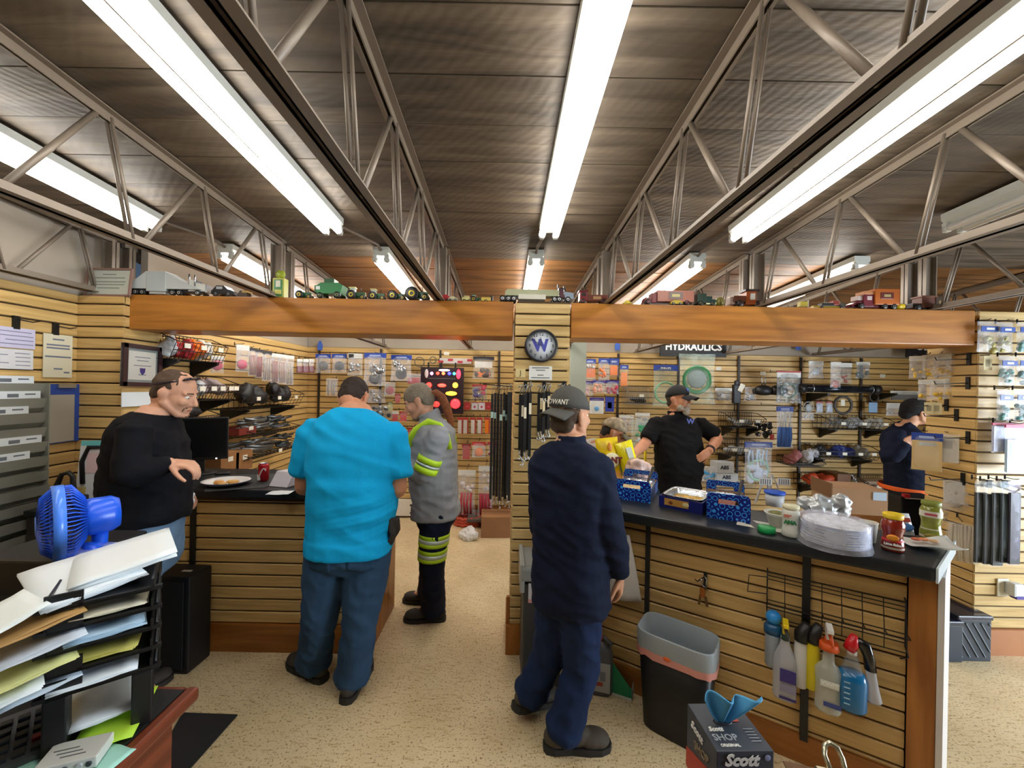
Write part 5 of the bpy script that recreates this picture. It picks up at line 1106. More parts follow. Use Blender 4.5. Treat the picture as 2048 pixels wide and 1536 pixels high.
bag(1617, 722, 1647, 757, 4.95, 'white-header bag with round white gasket', HW, None, [('disc', 'c8d0d4', .62, .24), ('lump', 'b8bcc4', 4, .4, .8)], CLRW)
bag(1661, 724, 1682, 777, 4.78, 'narrow bag with pinkish round piece hanging over the steel cylinder', HW, None, [('disc', 'b0685c', .84, .36)], CLRW, hh=.14)
bag(1680, 726, 1704, 768, 4.9, 'white-header bag with dull red fitting', HW, None, [('lump', 'a0483c', 5, .6, .95)], CLR, hh=.2)
bag(1712, 724, 1740, 757, 4.95, 'white-header smoky bag, last before the bare slats', HW, None, [('lump', '6a706c', 7, .4, .95)], CLRD, hh=.2)
c = P(1617, 814, 4.98); mb = MB(); mb.tube([(.065*cos(2*pi*i/24), 0, .065*sin(2*pi*i/24)) for i in range(24)], .006, 6, False, True, True); mb.ell((0, .0, -.01), (.045, .012, .05), n=12, k=8); o = mb.build('coiled_line', C('a8b0b4')); o.location = c; tag(o, 'small silvery coil of line under the steel cylinder', 'coil')
for x0, nme in ((1632, 'nearer the silvery coil'), (1652, 'nearer the dark hose ring')): bag(x0, 803, x0+14, 826, 5.0, 'small bluish blister pack %s' % nme, HR, None, [('box', 'a8b4c8', -.4, .25, .4, .9)], CLRW, hh=.14)
for px, py, r, th, nme, col in ((1686, 810, 17, .016, 'dark hose ring with cream tag under the steel cylinder', '4a4744'), (1748, 794, 9, .012, 'small dark hose ring by the cylinder end', '3c342c')):
    c = P(px, py, 4.98); k = r*4.98/F; t = thing('hose_ring', nme, 'hose', c); mb = MB(); mb.tube([(k*cos(2*pi*i/28), 0, k*sin(2*pi*i/28)) for i in range(28)], th, 8, False, True, True); mb.build('ring', C(col), t)
    if r > 10: bx('price_tag', (-.02, -.02, .03), (.05, .003, .08), TAGM, t)
c = P(1746, 815, 5.0); tag(bx('blue_card', c, (17*5/F, .006, 20*5/F), C('8fb4de')), 'plain light blue card below the small hose ring', 'card')
bag(1604, 825, 1628, 840, 4.95, 'small white crumpled bag above the grey wire bin', None, None, [('lump', 'd0d4d4', 7, .2, .9)], CLRW)
t = thing('clamp_cluster', 'black clamp cluster with red dangling tag', 'clamps', P(1527, 846, 4.9)); mb = MB(); rnd = random.Random(5)
for k in range(12): mb.ell((rnd.uniform(-.09, .09), rnd.uniform(-.02, .02), rnd.uniform(-.16, 0)), (.035, .02, .03), n=8, k=6)
mb.build('clamps', BLK, t); mb = MB()
for k in range(7): mb.ell((rnd.uniform(-.09, .09), -.025, rnd.uniform(-.16, 0)), (.012, .008, .022), n=8, k=6)
mb.build('chrome_pins', CHR, t); bx('red_tag', (.09, -.03, -.17), (.05, .004, .07), C('b83a30'), t)
bag(1553, 813, 1587, 896, 4.7, 'long blue-header bag of blue straps', HB, None, [('rod', '3560a8', 5, .5, .97, .022), ('rod', 'c8d0d8', 4, .15, .5, .008)], CLRW, hh=.12, name='tall_bag')
bag(1489, 884, 1545, 962, 4.5, 'big bluish-white bag of clear hose with dark blue header', HB, None, [('rod', 'b8d4f0', 6, .2, .6, .010), ('ring', 'a8d8c0', .72, .36, .012, 2), ('lump', 'd0dcf0', 8, .6, .95)], CLRW, hh=.14, puff=.04, name='tall_bag')
# wire bins on the back wall
def bin_(label, X0, X1, z, d=.28, h=.13, loc=None, rz=0., tags=3, col=WIRE, brackets=True, nx=14, floorm=None, cat='wire bin'):
    """a wire shelf bin; local x along the wall, -y into the room"""
    w = X1-X0
    t = thing('wire_bin', label, cat, loc if loc is not None else ((X0+X1)/2, YW-.01, z), rz)
    mb = MB()
    for i in range(nx+1):
        x = -w/2+w*i/nx; mb.tube([(x, 0, h+.04), (x, 0, 0), (x, -d*.8, 0), (x, -d, h*.8)], .0028, 4)
    for y_, z_ in ((0, 0), (0, h+.04), (-d*.4, 0), (-d*.8, 0), (-d*.9, h*.4), (-d, h*.8), (0, h*.5)): mb.bar((-w/2, y_, z_), (w/2, y_, z_), .006, .006)
    for x in (-w/2, w/2): mb.bar((x, 0, h+.04), (x, -d*.45, h+.03), .006, .006); mb.bar((x, -d*.45, h+.03), (x, -d, h*.8), .006, .006)
    mb.build('wire_grid', col, t)
    if brackets:
        for x in (-w*.38, w*.38): mb = MB(); mb.prism([(0, 0), (-d*.85, -.004), (-d*.85, -.02), (-.05, -.10), (0, -.13)], 'x', .028, (x-.014, 0, 0)); mb.build('bracket', WIRE, t)
    for i in range(tags):
        x = -w/2+w*(i+.5)/tags+random.uniform(-.02, .02); bx('price_tag', (x, -d-.008, h*.62), (.055, .004, .034), TAGM, t)
    return t
def filling(t, w, d, h, items, lift=.012):
    """goods lying in a bin: every piece a thing of its own: (name, label, cat, colour, x0..x1 share, kind)"""
    for nm, lab, cat, col, xs, kind in items:
        m = C(col) if isinstance(col, str) else col; x = (xs[0]+xs[1])/2*w; sw = (xs[1]-xs[0])*w
        rnd = random.Random(hash(lab) % 1000 if False else len(lab)*13+int(xs[0]*100))
        mb = MB()
        if kind == 'bag':
            for _ in range(9): mb.ell((rnd.uniform(-.36, .36)*sw, rnd.uniform(-.3, .3)*d*.6, rnd.uniform(.25, .75)*h), (sw*.17, d*.16, h*.3), n=10, k=7)
            o = remeshed(mb, nm, m, None, max(.010, sw*.04), 1, .010, (20, 20, 20))
        elif kind == 'rods':
            for _ in range(22):
                c = V((rnd.uniform(-.3, .3)*sw, rnd.uniform(-.25, .25)*d, rnd.uniform(.1, .9)*h)); a = rnd.uniform(-.5, .5); l_ = sw*rnd.uniform(.15, .28); dv_ = V((cos(a)*.9, -.35, sin(a)*.5))*l_; mb.cyl(c-dv_, c+dv_, rnd.uniform(.008, .013), n=8)
            o = mb.build(nm, m)
        else:
            mb.box((0, 0, h*.5), (sw, d*.7, h)); o = mb.build(nm, m); bevel(o, .004)
        o.matrix_basis = t.matrix_basis @ Matrix.Translation((x, -d*.45, lift)); tag(o, lab, cat)
def BX(px, py=760): return P(px, py, YW).x
def BZ(py, px=1500, Y=4.9): return P(px, py, Y).z
t = bin_('small grey mesh bin with black belts above the camo cap', BX(1246), BX(1297), BZ(808, 1270), .22, .17, tags=1, col=mat('8d8d8a', .5, .3, key='greywire'), brackets=False); filling(t, BX(1297)-BX(1246), .22, .07, [('belt_roll', 'black belts lying in the small grey mesh bin', 'belts', '1c1a1a', (-.35, .35), 'bag')])
t = bin_('grey wire bin of clear-bagged fittings under the hose rings', BX(1626), BX(1747), BZ(859, 1680), .30, .13, tags=3); filling(t, BX(1747)-BX(1626), .30, .15, [('fittings_bag', 'dark grey fittings bag at the near end of the bin under the hose rings', 'bag', CLRD, (-.48, -.12), 'bag'), ('fittings_bag', 'silvery fittings bag in the middle of the bin under the hose rings', 'bag', 'a9afb4', (-.12, .15), 'bag'), ('fittings_bag', 'pale fittings bag at the tagged end of the bin under the hose rings', 'bag', 'b3b1a8', (.15, .45), 'bag')])
t = bin_('black wire bin with two tags beside the polo sleeve, upper one', BX(1438), BX(1503), BZ(855, 1470), .30, .14, tags=2); filling(t, BX(1503)-BX(1438), .30, .10, [('fittings_bag', 'grey bagged fittings in the upper bin beside the polo sleeve', 'bag', '8d8a84', (-.4, .4), 'bag')])
t = bin_('black wire bin with three tags beside the polo elbow, lower one', BX(1432), BX(1500), BZ(912, 1470), .30, .14, tags=3); filling(t, BX(1500)-BX(1432), .30, .10, [('fittings_bag', 'silver bagged fittings in the lower bin beside the polo elbow', 'bag', 'aeb0b2', (-.4, .1), 'bag')])
t = bin_('wire bin holding navy blue filter housings', BX(1604), BX(1722), BZ(918, 1650), .30, .13, tags=4); filling(t, BX(1722)-BX(1604), .30, .16, [('filter_housing', 'black round housing at the near end of the navy blue bin', 'housing', '1a1a1e', (-.48, -.2), 'bag'), ('parts_bag', 'dark navy blue parts bag in the wire bin', 'bag', '1b2a6a', (-.2, .25), 'bag'), ('rag_pile', 'grey folded rags at the far end of the navy blue bin', 'rags', '8b8880', (.25, .48), 'bag')])
t = bin_('heaped bin of red and silver bagged couplings', BX(1555), BX(1612), BZ(934, 1580, 4.8), .34, .06, tags=0, brackets=False); filling(t, BX(1612)-BX(1555), .34, .20, [('couplings_bag', 'bag of red couplings on the heaped bin', 'bag', '9a5a58', (-.5, .05), 'bag'), ('couplings_bag', 'bag of silver couplings on the heaped bin', 'bag', 'b9bcc4', (.0, .5), 'bag')])
t = bin_('lowest wire bin holding an orange bag and a chrome elbow', BX(1590), BX(1695), BZ(976, 1640, 4.85), .32, .10, tags=2); filling(t, BX(1695)-BX(1590), .32, .16, [('orange_bag', 'shiny orange-red bag in the lowest wire bin', 'bag', 'b8401e', (-.48, .1), 'bag'), ('carton', 'small brown carton standing in the lowest wire bin', 'carton', '6b4426', (.02, .26), 'box'), ('elbow_pipe', 'chrome elbow coil in the lowest wire bin', 'pipe', CHR, (.27, .46), 'bag')])
t = bin_('beige lined wire tray with two tags behind the open carton', BX(1698), BX(1762), BZ(982, 1730, 4.85), .30, .10, tags=2); filling(t, BX(1762)-BX(1698), .30, .10, [('liner', 'beige cardboard liner of the wire tray', 'liner', 'a68f78', (-.48, .48), 'box')])
t = bin_('white wire basket with white cartons behind the food trays', BX(1398), BX(1485), BZ(976, 1440, 4.8), .34, .12, tags=1, col=mat('c6cac8', .4, key='whitewire'), brackets=False)
for (px0, py0, px1, py1, nme) in ((1434, 925, 1468, 946, 'upper'), (1434, 947, 1476, 963, 'lower')):
    c = P((px0+px1)/2, (py0+py1)/2, 4.80); w_, h_ = (px1-px0)*4.8/F, (py1-py0)*4.8/F; q = thing('carton', '%s white carton marked ABS behind the polo man' % nme, 'carton', c); bx('carton_body', (0, .08, 0), (w_, .16, h_), mat('c9d0d8', .6, key='abswhite'), q); text('ABS', q, (-.01, -.001, 0), .06, mat('2a3040', .6, key='absink'), bold=.003)
bag(1404, 932, 1432, 962, 4.85, 'clear bag with bright blue pieces in the white wire basket', None, None, [('lump', '3a9ad0', 7, .4, .95)], CLRW, hook=0)
# hand truck
t = thing('hand_truck', 'yellow tube frame of a hand truck behind the polo man', 'hand truck', PZ(1302, 1100, 0)+V((0, .0, 0))); t.location = (P(1302, 930, 4.6).x, 4.6, 0)
mb = MB(); mb.tube([(-.07, 0, 0), (-.07, 0, 1.0), (.07, 0, 1.0), (.07, 0, 0)], .016, 10); mb.build('frame', C('e8c81e'), t); bx('crossbar', (0, 0, .55), (.14, .02, .02), C('e8c81e'), t); bx('toe_plate', (0, -.12, .012), (.34, .24, .012), C('e8c81e'), t)
# labels stuck on the slats
for px, py, nme in ((1437, 737, 'beside the green hose bag'), (1526, 747, 'above the rubber boots'), (893, 707, 'above the striped strip'), (1765, 752, 'on the bare slats near the far end')):
    c = P(px, py, YW-.004); tag(bx('sticker', c, (.07, .003, .045), mat('d9d6c6', .6, key='sticker')), 'small white sticker on the back wall %s' % nme, 'sticker')
bag(1780, 782, 1840, 800, 5.0, 'pair of white-header packs above the black knit hat', HW, None, [('box', '6a6662', -.45, .4, .45, 1.)], CLRD, hh=.45)
bag(1772, 806, 1800, 832, 5.0, 'white-header clear bag beside the black knit hat', HW, None, [('lump', 'b8b4ae', 4, .6, .9)], CLRW, hh=.4)
# ------------------------------------------------------------------ rear side wall
SX = -2.44
def sbag(x0, y0, x1, y1, label, header=HB, items=(), skin=CLRW, hh=.2, **k):
    c = PX((x0+x1)/2, y0, SX)
    return bag(x0, y0, x1, y1, c.y, label, header, None, items, skin, 1.15, hh, wfac=1.15, hook=.12, **k)
def sbin(label, x0, x1, py, d, h, tags, X=-2.33, **k):
    a, b = PX(x0, py, X), PX(x1, py, X); w = abs(b.y-a.y)
    return bin_(label, 0, w, 0, d, h, (-2.585, (a.y+b.y)/2, (a.z+b.z)/2), pi/2, tags, **k), w
t, w_ = sbin('upper black wire bin of red and orange lamps in clear packs under the beam', 352, 455, 722, .26, .16, 3)
filling(t, w_, .26, .16, [('lamp_pack', 'clear lamp pack at the framed end of the upper bin', 'pack', 'c8ccd0', (-.48, -.2), 'bag'), ('lamp_pack', 'red lamp pack in the middle of the upper bin', 'pack', 'b3262a', (-.22, .1), 'bag'), ('lamp_pack', 'orange lamp pack in the upper bin under the beam', 'pack', 'ee7a1a', (.05, .28), 'bag'), ('lamp_pack', 'white lamp pack at the far end of the upper bin', 'pack', 'd8dad6', (.25, .48), 'bag')])
sbag(424, 712, 446, 746, 'pink round lamp in a white blister below the upper bin', HW, [('disc', 'c83a5e', .55, .40)])
sbag(474, 690, 497, 744, 'clear pack with round pink lamp beside the row of strap bags', HW, [('disc', 'd03a60', .72, .36)])
for i, (x0, y0, x1, y1, c, lb) in enumerate(((498, 696, 513, 752, 'b08078', 'first bag of reddish straps in the row by the pink lamp'), (512, 699, 526, 756, '9a4038', 'second bag of straps in the row, strongest red'), (526, 702, 543, 762, 'b8a8a0', 'third bag of straps in the row, mostly clear'),
        (543, 707, 558, 766, 'a87068', 'fourth bag of straps in the row, with slanted white card'), (557, 709, 573, 768, 'b49890', 'fifth bag of straps in the row, pale red'), (571, 711, 588, 770, 'b8b0aa', 'sixth bag of straps in the row, nearest the back corner'))):
    sbag(x0, y0, x1, y1, lb, HK if i < 3 else HW, [('rod', c, 4, .25, .96, .007)], hh=.12)
for i in range(3):
    sbag(594+12*i, 718, 605+12*i, 746, ['maroon boxed pack in the back corner, first of three', 'maroon boxed pack in the back corner, middle of three', 'maroon boxed pack in the back corner, last of three'][i], HW, [('box', '7a2a3a', -.45, .5, .45, .98)])
t, w_ = sbin('black wire bin with five white tags and bagged clear lenses beside the bent head', 385, 470, 800, .30, .15, 5)
filling(t, w_, .30, .16, [('lens_bag', 'clear bag of lenses in the five-tag bin, near end', 'bag', 'bcc0c4', (-.45, -.05), 'bag'), ('lens_bag', 'reddish bag of lenses in the five-tag bin, far end', 'bag', '9a8a8a', (-.02, .42), 'bag')])
t, w_ = sbin('black wire bin of black rubber parts with hanging tags', 480, 600, 815, .30, .16, 3)
filling(t, w_, .30, .24, [('rubber_parts', 'tall heap of black rubber parts in the tagged bin', 'parts', '121214', (-.40, .1), 'bag'), ('rubber_parts', 'low heap of black rubber parts near the back corner', 'parts', '17171a', (.08, .46), 'bag')])
t, w_ = sbin('black wire bin of dark cables above the monitor', 352, 440, 850, .26, .08, 0); filling(t, w_, .26, .13, [('cable_heap', 'dark cable heap in the bin above the monitor', 'cables', '19191c', (-.45, .4), 'bag')])
t, w_ = sbin('low wire bin heaped with chrome fittings, upper of two', 500, 592, 866, .30, .05, 0, brackets=False)
filling(t, w_, .30, .16, [('fitting_heap', 'chrome fitting heap, upper near one above the red tray', 'fittings', mat('8f979c', .3, .8, key='chromefit'), (-.48, .05), 'rods'), ('fitting_heap', 'darker chrome fitting heap nearer the back corner', 'fittings', mat('6a7076', .35, .8, key='chromefit2'), (.0, .48), 'rods')])
t, w_ = sbin('low wire bin heaped with steel rods, lower of two', 485, 592, 907, .32, .05, 1, brackets=False)
filling(t, w_, .32, .17, [('rod_heap', 'heap of bagged steel rods above the cardboard bins', 'rods', mat('7d868e', .3, .8, key='chromerod'), (-.46, .2), 'rods'), ('rod_heap', 'dark steel rod heap beside the turquoise sleeve', 'rods', mat('4f565c', .35, .7, key='chromerod2'), (.15, .48), 'rods')])
c = PX(495, 868, -2.36); t = thing('parts_tray', 'dull red parts tray with white tag on the rear side wall', 'tray', (-2.45, c.y, c.z), pi/2)
mb = MB(); mb.box((0, 0, 0), (.24, .18, .006)); [mb.box((0, s*.09, .03), (.24, .006, .06)) for s in (-1, 1)]; [mb.box((s*.12, 0, .03), (.006, .18, .06)) for s in (-1, 1)]; mb.build('tray_body', C('7a2e28'), t); bx('price_tag', (.04, -.098, .05), (.06, .004, .035), TAGM, t)
for i, (px, py, nme) in enumerate(((458, 925, 'nearer the monitor'), (487, 921, 'nearer the soda can'))):
    c = PX(px, py, -2.33); t = thing('carton_bin', 'brown cardboard parts bin with white tag %s' % nme, 'carton', (-2.44, c.y, c.z), pi/2); bx('carton_body', (0, 0, 0), (.22, .24, .17), mat('93683e', .8, var=.08, key='carton4'), t); bx('price_tag', (0, -.123, .03), (.06, .004, .04), TAGM, t)
c = PX(437, 884, -2.3); t = thing('pipe_length', 'grey pipe end with white rim poking out beside the monitor', 'pipe', (-2.58, c.y, c.z)); mb = MB(); mb.cyl((0, 0, 0), (.28, -.02, 0), .032, n=16); mb.build('tube', C('3a3c40'), t); mb = MB(); mb.lathe([(.026, 0), (.034, 0), (.034, .006), (.026, .006), (.026, 0)], (.28, -.02, 0), 18, Matrix.Rotation(pi/2, 3, 'Y'), cap=False); mb.build('rim', CHR, t)
# ------------------------------------------------------------------ front side wall: notices, clipboard, frames
def wallrect(x0, y0, x1, y1, X):
    a, b = PX(x0, (y0+y1)/2, X), PX(x1, (y0+y1)/2, X); z1, z0 = PX((x0+x1)/2, y0, X).z, PX((x0+x1)/2, y1, X).z
    return (X, (a.y+b.y)/2, (z0+z1)/2), abs(b.y-a.y), z1-z0
INK = mat('6f7488', .7, key='inkgrey')
def notice(x0, y0, x1, y1, label, col, lines, X=XL+.022, frame_=None):
    loc, w, h = wallrect(x0, y0, x1, y1, X); t = thing('notice', label, 'notice', loc, pi/2); bx('sheet', (0, 0, 0), (w, .004, h), col, t)
    for (cx, cz, cw) in lines: bx('print_line', (cx*w, -.0026, cz*h), (cw*w, .0006, h*.035), INK, t)
    return t
notice(-12, 655, 70, 696, 'upper pale lilac permit notice on the front side wall', mat('c6c2dc', .6, key='lilac'), [(0, .3, .8), (0, .1, .9), (.1, -.1, .7), (0, -.3, .9)])
notice(-12, 698, 66, 738, 'lower white permit notice with two columns', mat('d8d8da', .6, key='permit'), [(-.3, .2, .25), (.2, .3, .4), (.22, .1, .4), (.22, -.1, .4), (.22, -.3, .4), (-.3, -.2, .3)])
notice(86, 669, 144, 755, 'tall cream certificate sheet hanging from a black clip', mat('d6cfb4', .6, key='certcream'), [(0, .38, .4), (0, .25, .8), (0, .18, .8), (0, -.02, .9), (0, -.3, .3), (.3, -.38, .2)])
for px, py, nme in ((32, 645, 'above the lilac notice'), (111, 658, 'above the cream certificate sheet')):
    c = PX(px, py, XL+.02); t = thing('wall_clip', 'black slat-wall clip %s' % nme, 'clip', c, pi/2); bx('clip_plate', (0, 0, 0), (.03, .014, .075), WIRE, t); mb = MB(); mb.tube([(.0, -.005, .02), (.05, -.035, .01), (.09, -.03, .022)], .0035, 6); mb.build('clip_arm', WIRE, t)
loc, w, h = wallrect(95, 768, 158, 885, XL+.03); t = thing('clipboard', 'blue clipboard with a clear-sleeved sheet beside the file rack', 'clipboard', loc, pi/2); bx('board', (0, 0, 0), (w, .008, h), mat('2b4a9a', .4, key='clipblue'), t); bx('sheet', (-.02, -.007, -.03), (w*.82, .004, h*.80), mat('a9a294', .4, key='sleeve'), t); bx('clip', (0, -.012, h*.47), (.10, .02, .025), CHR, t)
c = P(215, 592, 2.545); t = thing('certificate_frame', 'pale framed certificate standing on top of the slat wall', 'frame', P(215, 593, 2.56), -.05); t.rotation_euler = (-.10, 0, -.03)
w, h = 94*2.55/F, 58*2.55/F
bx('sheet', (0, 0, h/2), (w*.9, .006, h*.86), mat('b9bdb2', .5, key='certgrey'), t)
for cz, hh_ in ((h-.006, .012), (.006, .012)): bx('frame_rail', (0, -.003, cz), (w, .014, hh_), C('8a6a5e'), t)
for cx in (-w/2+.005, w/2-.005): bx('frame_rail', (cx, -.003, h/2), (.010, .014, h), C('8a6a5e'), t)
for k, (cz, cw) in enumerate(((.78, .3), (.66, .7), (.52, .75), (.42, .7), (.3, .5))): bx('print_line', (0, -.0036, h*cz), (w*cw, .0006, h*.035), mat('7d8478', .7), t)
loc, w, h = wallrect(242, 690, 320, 773, -2.474); t = thing('certificate_frame', 'dark wood framed certificate with purple crest behind the man in black', 'frame', loc, pi/2); t.rotation_euler = (0, .02, pi/2)
bx('backing', (0, 0, 0), (w, .010, h), mat('8a9290', .6, key='matgrey'), t); bx('sheet', (0, -.006, 0), (w*.70, .003, h*.68), mat('cfcdc4', .6, key='certwhite'), t)
for cx, cz, a, b in ((0, h/2-.014, w, .028), (0, -h/2+.014, w, .028), (-w/2+.014, 0, .028, h), (w/2-.014, 0, .028, h)): bx('frame_rail', (cx, -.008, cz), (a, .022, b), mat('2f161a', .35, key='darkframe'), t)
for cz, cw in ((.2, .4), (.12, .3), (.0, .45), (-.22, .2)): bx('print_line', (0, -.008, h*cz), (w*cw, .0006, h*.018), INK, t)
mb = MB(); mb.prism([(-.02, .02), (.02, .02), (.017, -.008), (0, -.028), (-.017, -.008)], 'y', .002, (0, -.0095, -h*.13)); mb.build('crest', mat('3b2a78', .5, key='crest'), t)
loc, w, h = wallrect(243, 784, 318, 812, -2.474); t = thing('notice', 'white paper notice partly hidden by the man in black', 'notice', loc, pi/2); bx('sheet', (0, 0, 0), (w, .006, h), PW, t)
# low side ledge by the front side wall
t = thing('side_ledge', 'dark low cabinet in the corner under the clipboard', 'cabinet', (-2.56, 2.33, 0)); bx('body', (0, 0, .47), (.26, .22, .94), mat('2b2622', .6, key='ledge'), t); bx('worktop', (0, 0, .955), (.28, .24, .03), LAM, t, bev=.006)
c = P(132, 985, 2.28); t = thing('tote_bag', 'black tote bag with upright loop handle behind the blue fan', 'bag', (c.x+.0, 2.27, .971), .3)
bx('bag_body', (0, 0, .035), (.20, .07, .07), BLK, t, bev=.015); mb = MB(); mb.tube([(-.055, 0, .05), (-.03, 0, .14), (-.012, 0, .195), (.02, 0, .205), (.038, 0, .18), (.042, 0, .12), (.050, 0, .05)], [.016, .014, .012, .012, .012, .013, .016], 10); mb.build('handle', BLK, t)
# card package and chair behind the fan
c = P(168, 996, 2.30); t = thing('display_box', 'white retail box printed with a black handle shape beside the man in black', 'box', (c.x-.005, 2.38, .971), .25)
t.rotation_euler = (-.12, 0, .25); w, h = .19, .36
bx('card_body', (0, 0, h/2), (w, .06, h), mat('c9c9cc', .5, key='retail'), t, bev=.003)
mb = MB(); mb.tube([(-.06, -.036, .12), (-.075, -.036, .25), (-.05, -.036, .335), (.05, -.036, .335), (.075, -.036, .25), (.06, -.036, .14)], .012, 8); mb.build('printed_handle', BLK, t)
bx('green_panel', (.035, -.0315, .26), (.03, .002, .10), C('8fae4a'), t); bx('pink_panel', (-.02, -.0315, .24), (.07, .002, .12), C('c9aeb2'), t); bx('top_band', (0, -.0315, .36), (w*.95, .002, .03), C('5fb0b4'), t); bx('yellow_panel', (-.07, -.0315, .07), (.05, .002, .06), C('b7a868'), t)
# ------------------------------------------------------------------ far right return wall
def rb(x0, y0, x1, y1, label, header=HW, items=(), skin=CLRW, Y=2.85, **k): return bag(x0, y0, x1, y1, Y, label, header, None, items, skin, -.72, hook=.16, **k)
YLW = 'd8b02a'
for i, (x0, x1) in enumerate(((1823, 1846), (1849, 1871), (1871, 1897), (1897, 1926))): rb(x0, 712-2*i, x1, 757-i, 'clear bag of %s brass fittings, %s in the upper row of four' % (('few', 'flat', 'many', 'bright'), ('first', 'second', 'third', 'last'))[0][i] if False else 'clear bag of yellow fittings, %s in the upper row of four' % ('first', 'second', 'third', 'last')[i], HW, [('lump', YLW, 5+i, .6, .92)], Y=2.86-.03*i)
for i, (x0, x1) in enumerate(((1841, 1863), (1864, 1886), (1893, 1921))): rb(x0, 759-i, x1, 800-i, 'clear bag of yellow fittings, %s in the lower row of three' % ('first', 'middle', 'last')[i], HW, [('lump', YLW, 5, .68, .95)], Y=2.84-.03*i)
def peg(px, py, X, label, rz=-pi/2, L=.22, k=1):
    c = PX(px, py, X); t = thing('peg_hook', label, 'hook', c, rz, 'peg hooks on the far return wall'); bx('hook_plate', (0, 0, 0), (.022, .012, .085), WIRE, t); mb = MB(); mb.tube([(0, 0, .0), (0, -L, -.012), (0, -L-.012, .008)], .0035, 6); mb.build('hook_arm', WIRE, t); return t
for px, py, nme in ((1938, 718, 'holding the upper row of yellow fittings'), (1936, 766, 'holding the lower row of yellow fittings'), (1893, 810, 'above the two cream tags'), (1913, 830, 'beside the slanted cream tag'), (1936, 875, 'holding the white printed bag'), (1926, 958, 'holding the lower white bag')): peg(px, py, RX-.006, 'black slat hook %s' % nme)
def ctag(px0, py0, px1, py1, Y, label, rz=-.7, tilt=0.):
    c = P((px0+px1)/2, py0, Y); w, h = (px1-px0)*Y/F*1.1, (py1-py0)*Y/F; t = thing('price_tag', label, 'tag', c, rz); t.rotation_euler = (0, tilt, rz); bx('card', (0, 0, -h/2), (w, .003, h), mat('d6c99e', .6, key='cream'), t); bx('print_block', (0, -.002, -h*.5), (w*.5, .0006, h*.5), mat('9a9070', .6), t); mb = MB(); mb.tube([(0, .16, .01), (0, -.01, .006)], .003, 6); mb.build('peg_hook', WIRE, t)
ctag(1852, 805, 1864, 828, 2.8, 'first of two cream price tags beside the knit hat'); ctag(1867, 805, 1880, 828, 2.78, 'second of two cream price tags beside the knit hat'); ctag(1937, 803, 1950, 829, 2.7, 'slanted cream price tag on the far return wall', tilt=.25); ctag(1968, 712, 1983, 740, 2.58, 'upright cream price tag under the first blue-banded bags', 0)
t = rb(1832, 866, 1876, 942, 'large tan card pack with dark blue header in front of the hat man', HB, [('box', 'c9ab74', -.47, .2, .47, .98), ('box', HW, -.25, .24, .28, .34)], CLR, Y=2.78)
rb(1877, 868, 1912, 926, 'white printed bag behind the large tan card pack', None, [('box', 'd2cabc', -.45, .1, .45, .97), ('box', 'b5b0aa', -.2, .22, .2, .5)], CLRW, Y=2.74)
rb(1897, 962, 1948, 1024, 'lower white printed bag on the far return wall', None, [('box', 'd0c9bd', -.45, .05, .2, .75), ('lump', 'b8ab98', 5, .3, .9)], CLRW, Y=2.70, puff=.03)
rb(1880, 1005, 1905, 1052, 'beige clear bag just behind the green salsa jar', None, [('lump', 'b09a7c', 6, .2, .95)], CLR, Y=2.8)
rb(1902, 1046, 1946, 1124, 'bunch of clear tube bags beside the counter end', None, [('rod', 'c3b49e', 7, .05, .98, .010)], CLR, Y=2.6, puff=.03)
# frontal face on the far side
def fb(x0, y0, x1, y1, label, header, items, skin=CLRW, Y=2.56, hcol=None, **k): return bag(x0, y0, x1, y1, Y, label, header, None, items, skin, 0, hook=.05, **k)
ND = mat('2a4ba0', .4, key='bandblue')
for i, (x0, x1, y0, y1, lb, ic) in enumerate(((1955, 1995, 643, 704, 'blue-banded bag of olive fittings, top row nearest the beam', '9a9048'), (1994, 2026, 645, 705, 'blue-banded bag of olive fittings, second in the top row', 'a09850'), (2033, 2075, 645, 705, 'blue-banded bag at the end of the top row', '6a9a98'),
        (1998, 2031, 712, 771, 'clear arch-topped bag of teal fittings, second row', '6a9a94'), (2033, 2070, 712, 771, 'blue-banded bag at the end of the second row', '7a98a0'),
        (1994, 2022, 780, 841, 'blue-banded bag of teal fittings, third row', '5a8a88'), (2028, 2062, 780, 841, 'blue-banded bag of teal fittings at the end of the third row', '5f8f90'))):
    t = fb(x0, y0, x1, y1, lb, None, [('lump', ic, 10, .5, .95)], Y=2.56-.015*(i % 2)); w, h = (x1-x0)*2.56/F, (y1-y0)*2.56/F; b_ = bx('blue_band', (0, -.016, -h*.25), (w*.9, .003, h*.17), ND, t); bx('print_block', (0, -.0182, -h*.25), (w*.4, .0006, h*.07), HW, b_)
fb(1984, 846, 2026, 906, 'pink-topped clear bag with bluish sheet, upper', HPK, [('box', 'b9bfdc', -.45, .1, .45, .95)], hh=.07)
fb(2010, 850, 2070, 948, 'pink-topped clear bag with pale blue piece, lower', HPK, [('box', 'aac4dc', -.45, .3, .45, .97)], hh=.06, Y=2.53)
fb(2016, 846, 2060, 890, 'small brownish card pack at the frame edge', HR, [('box', 'a8765a', -.45, .2, .45, .95)], Y=2.58)
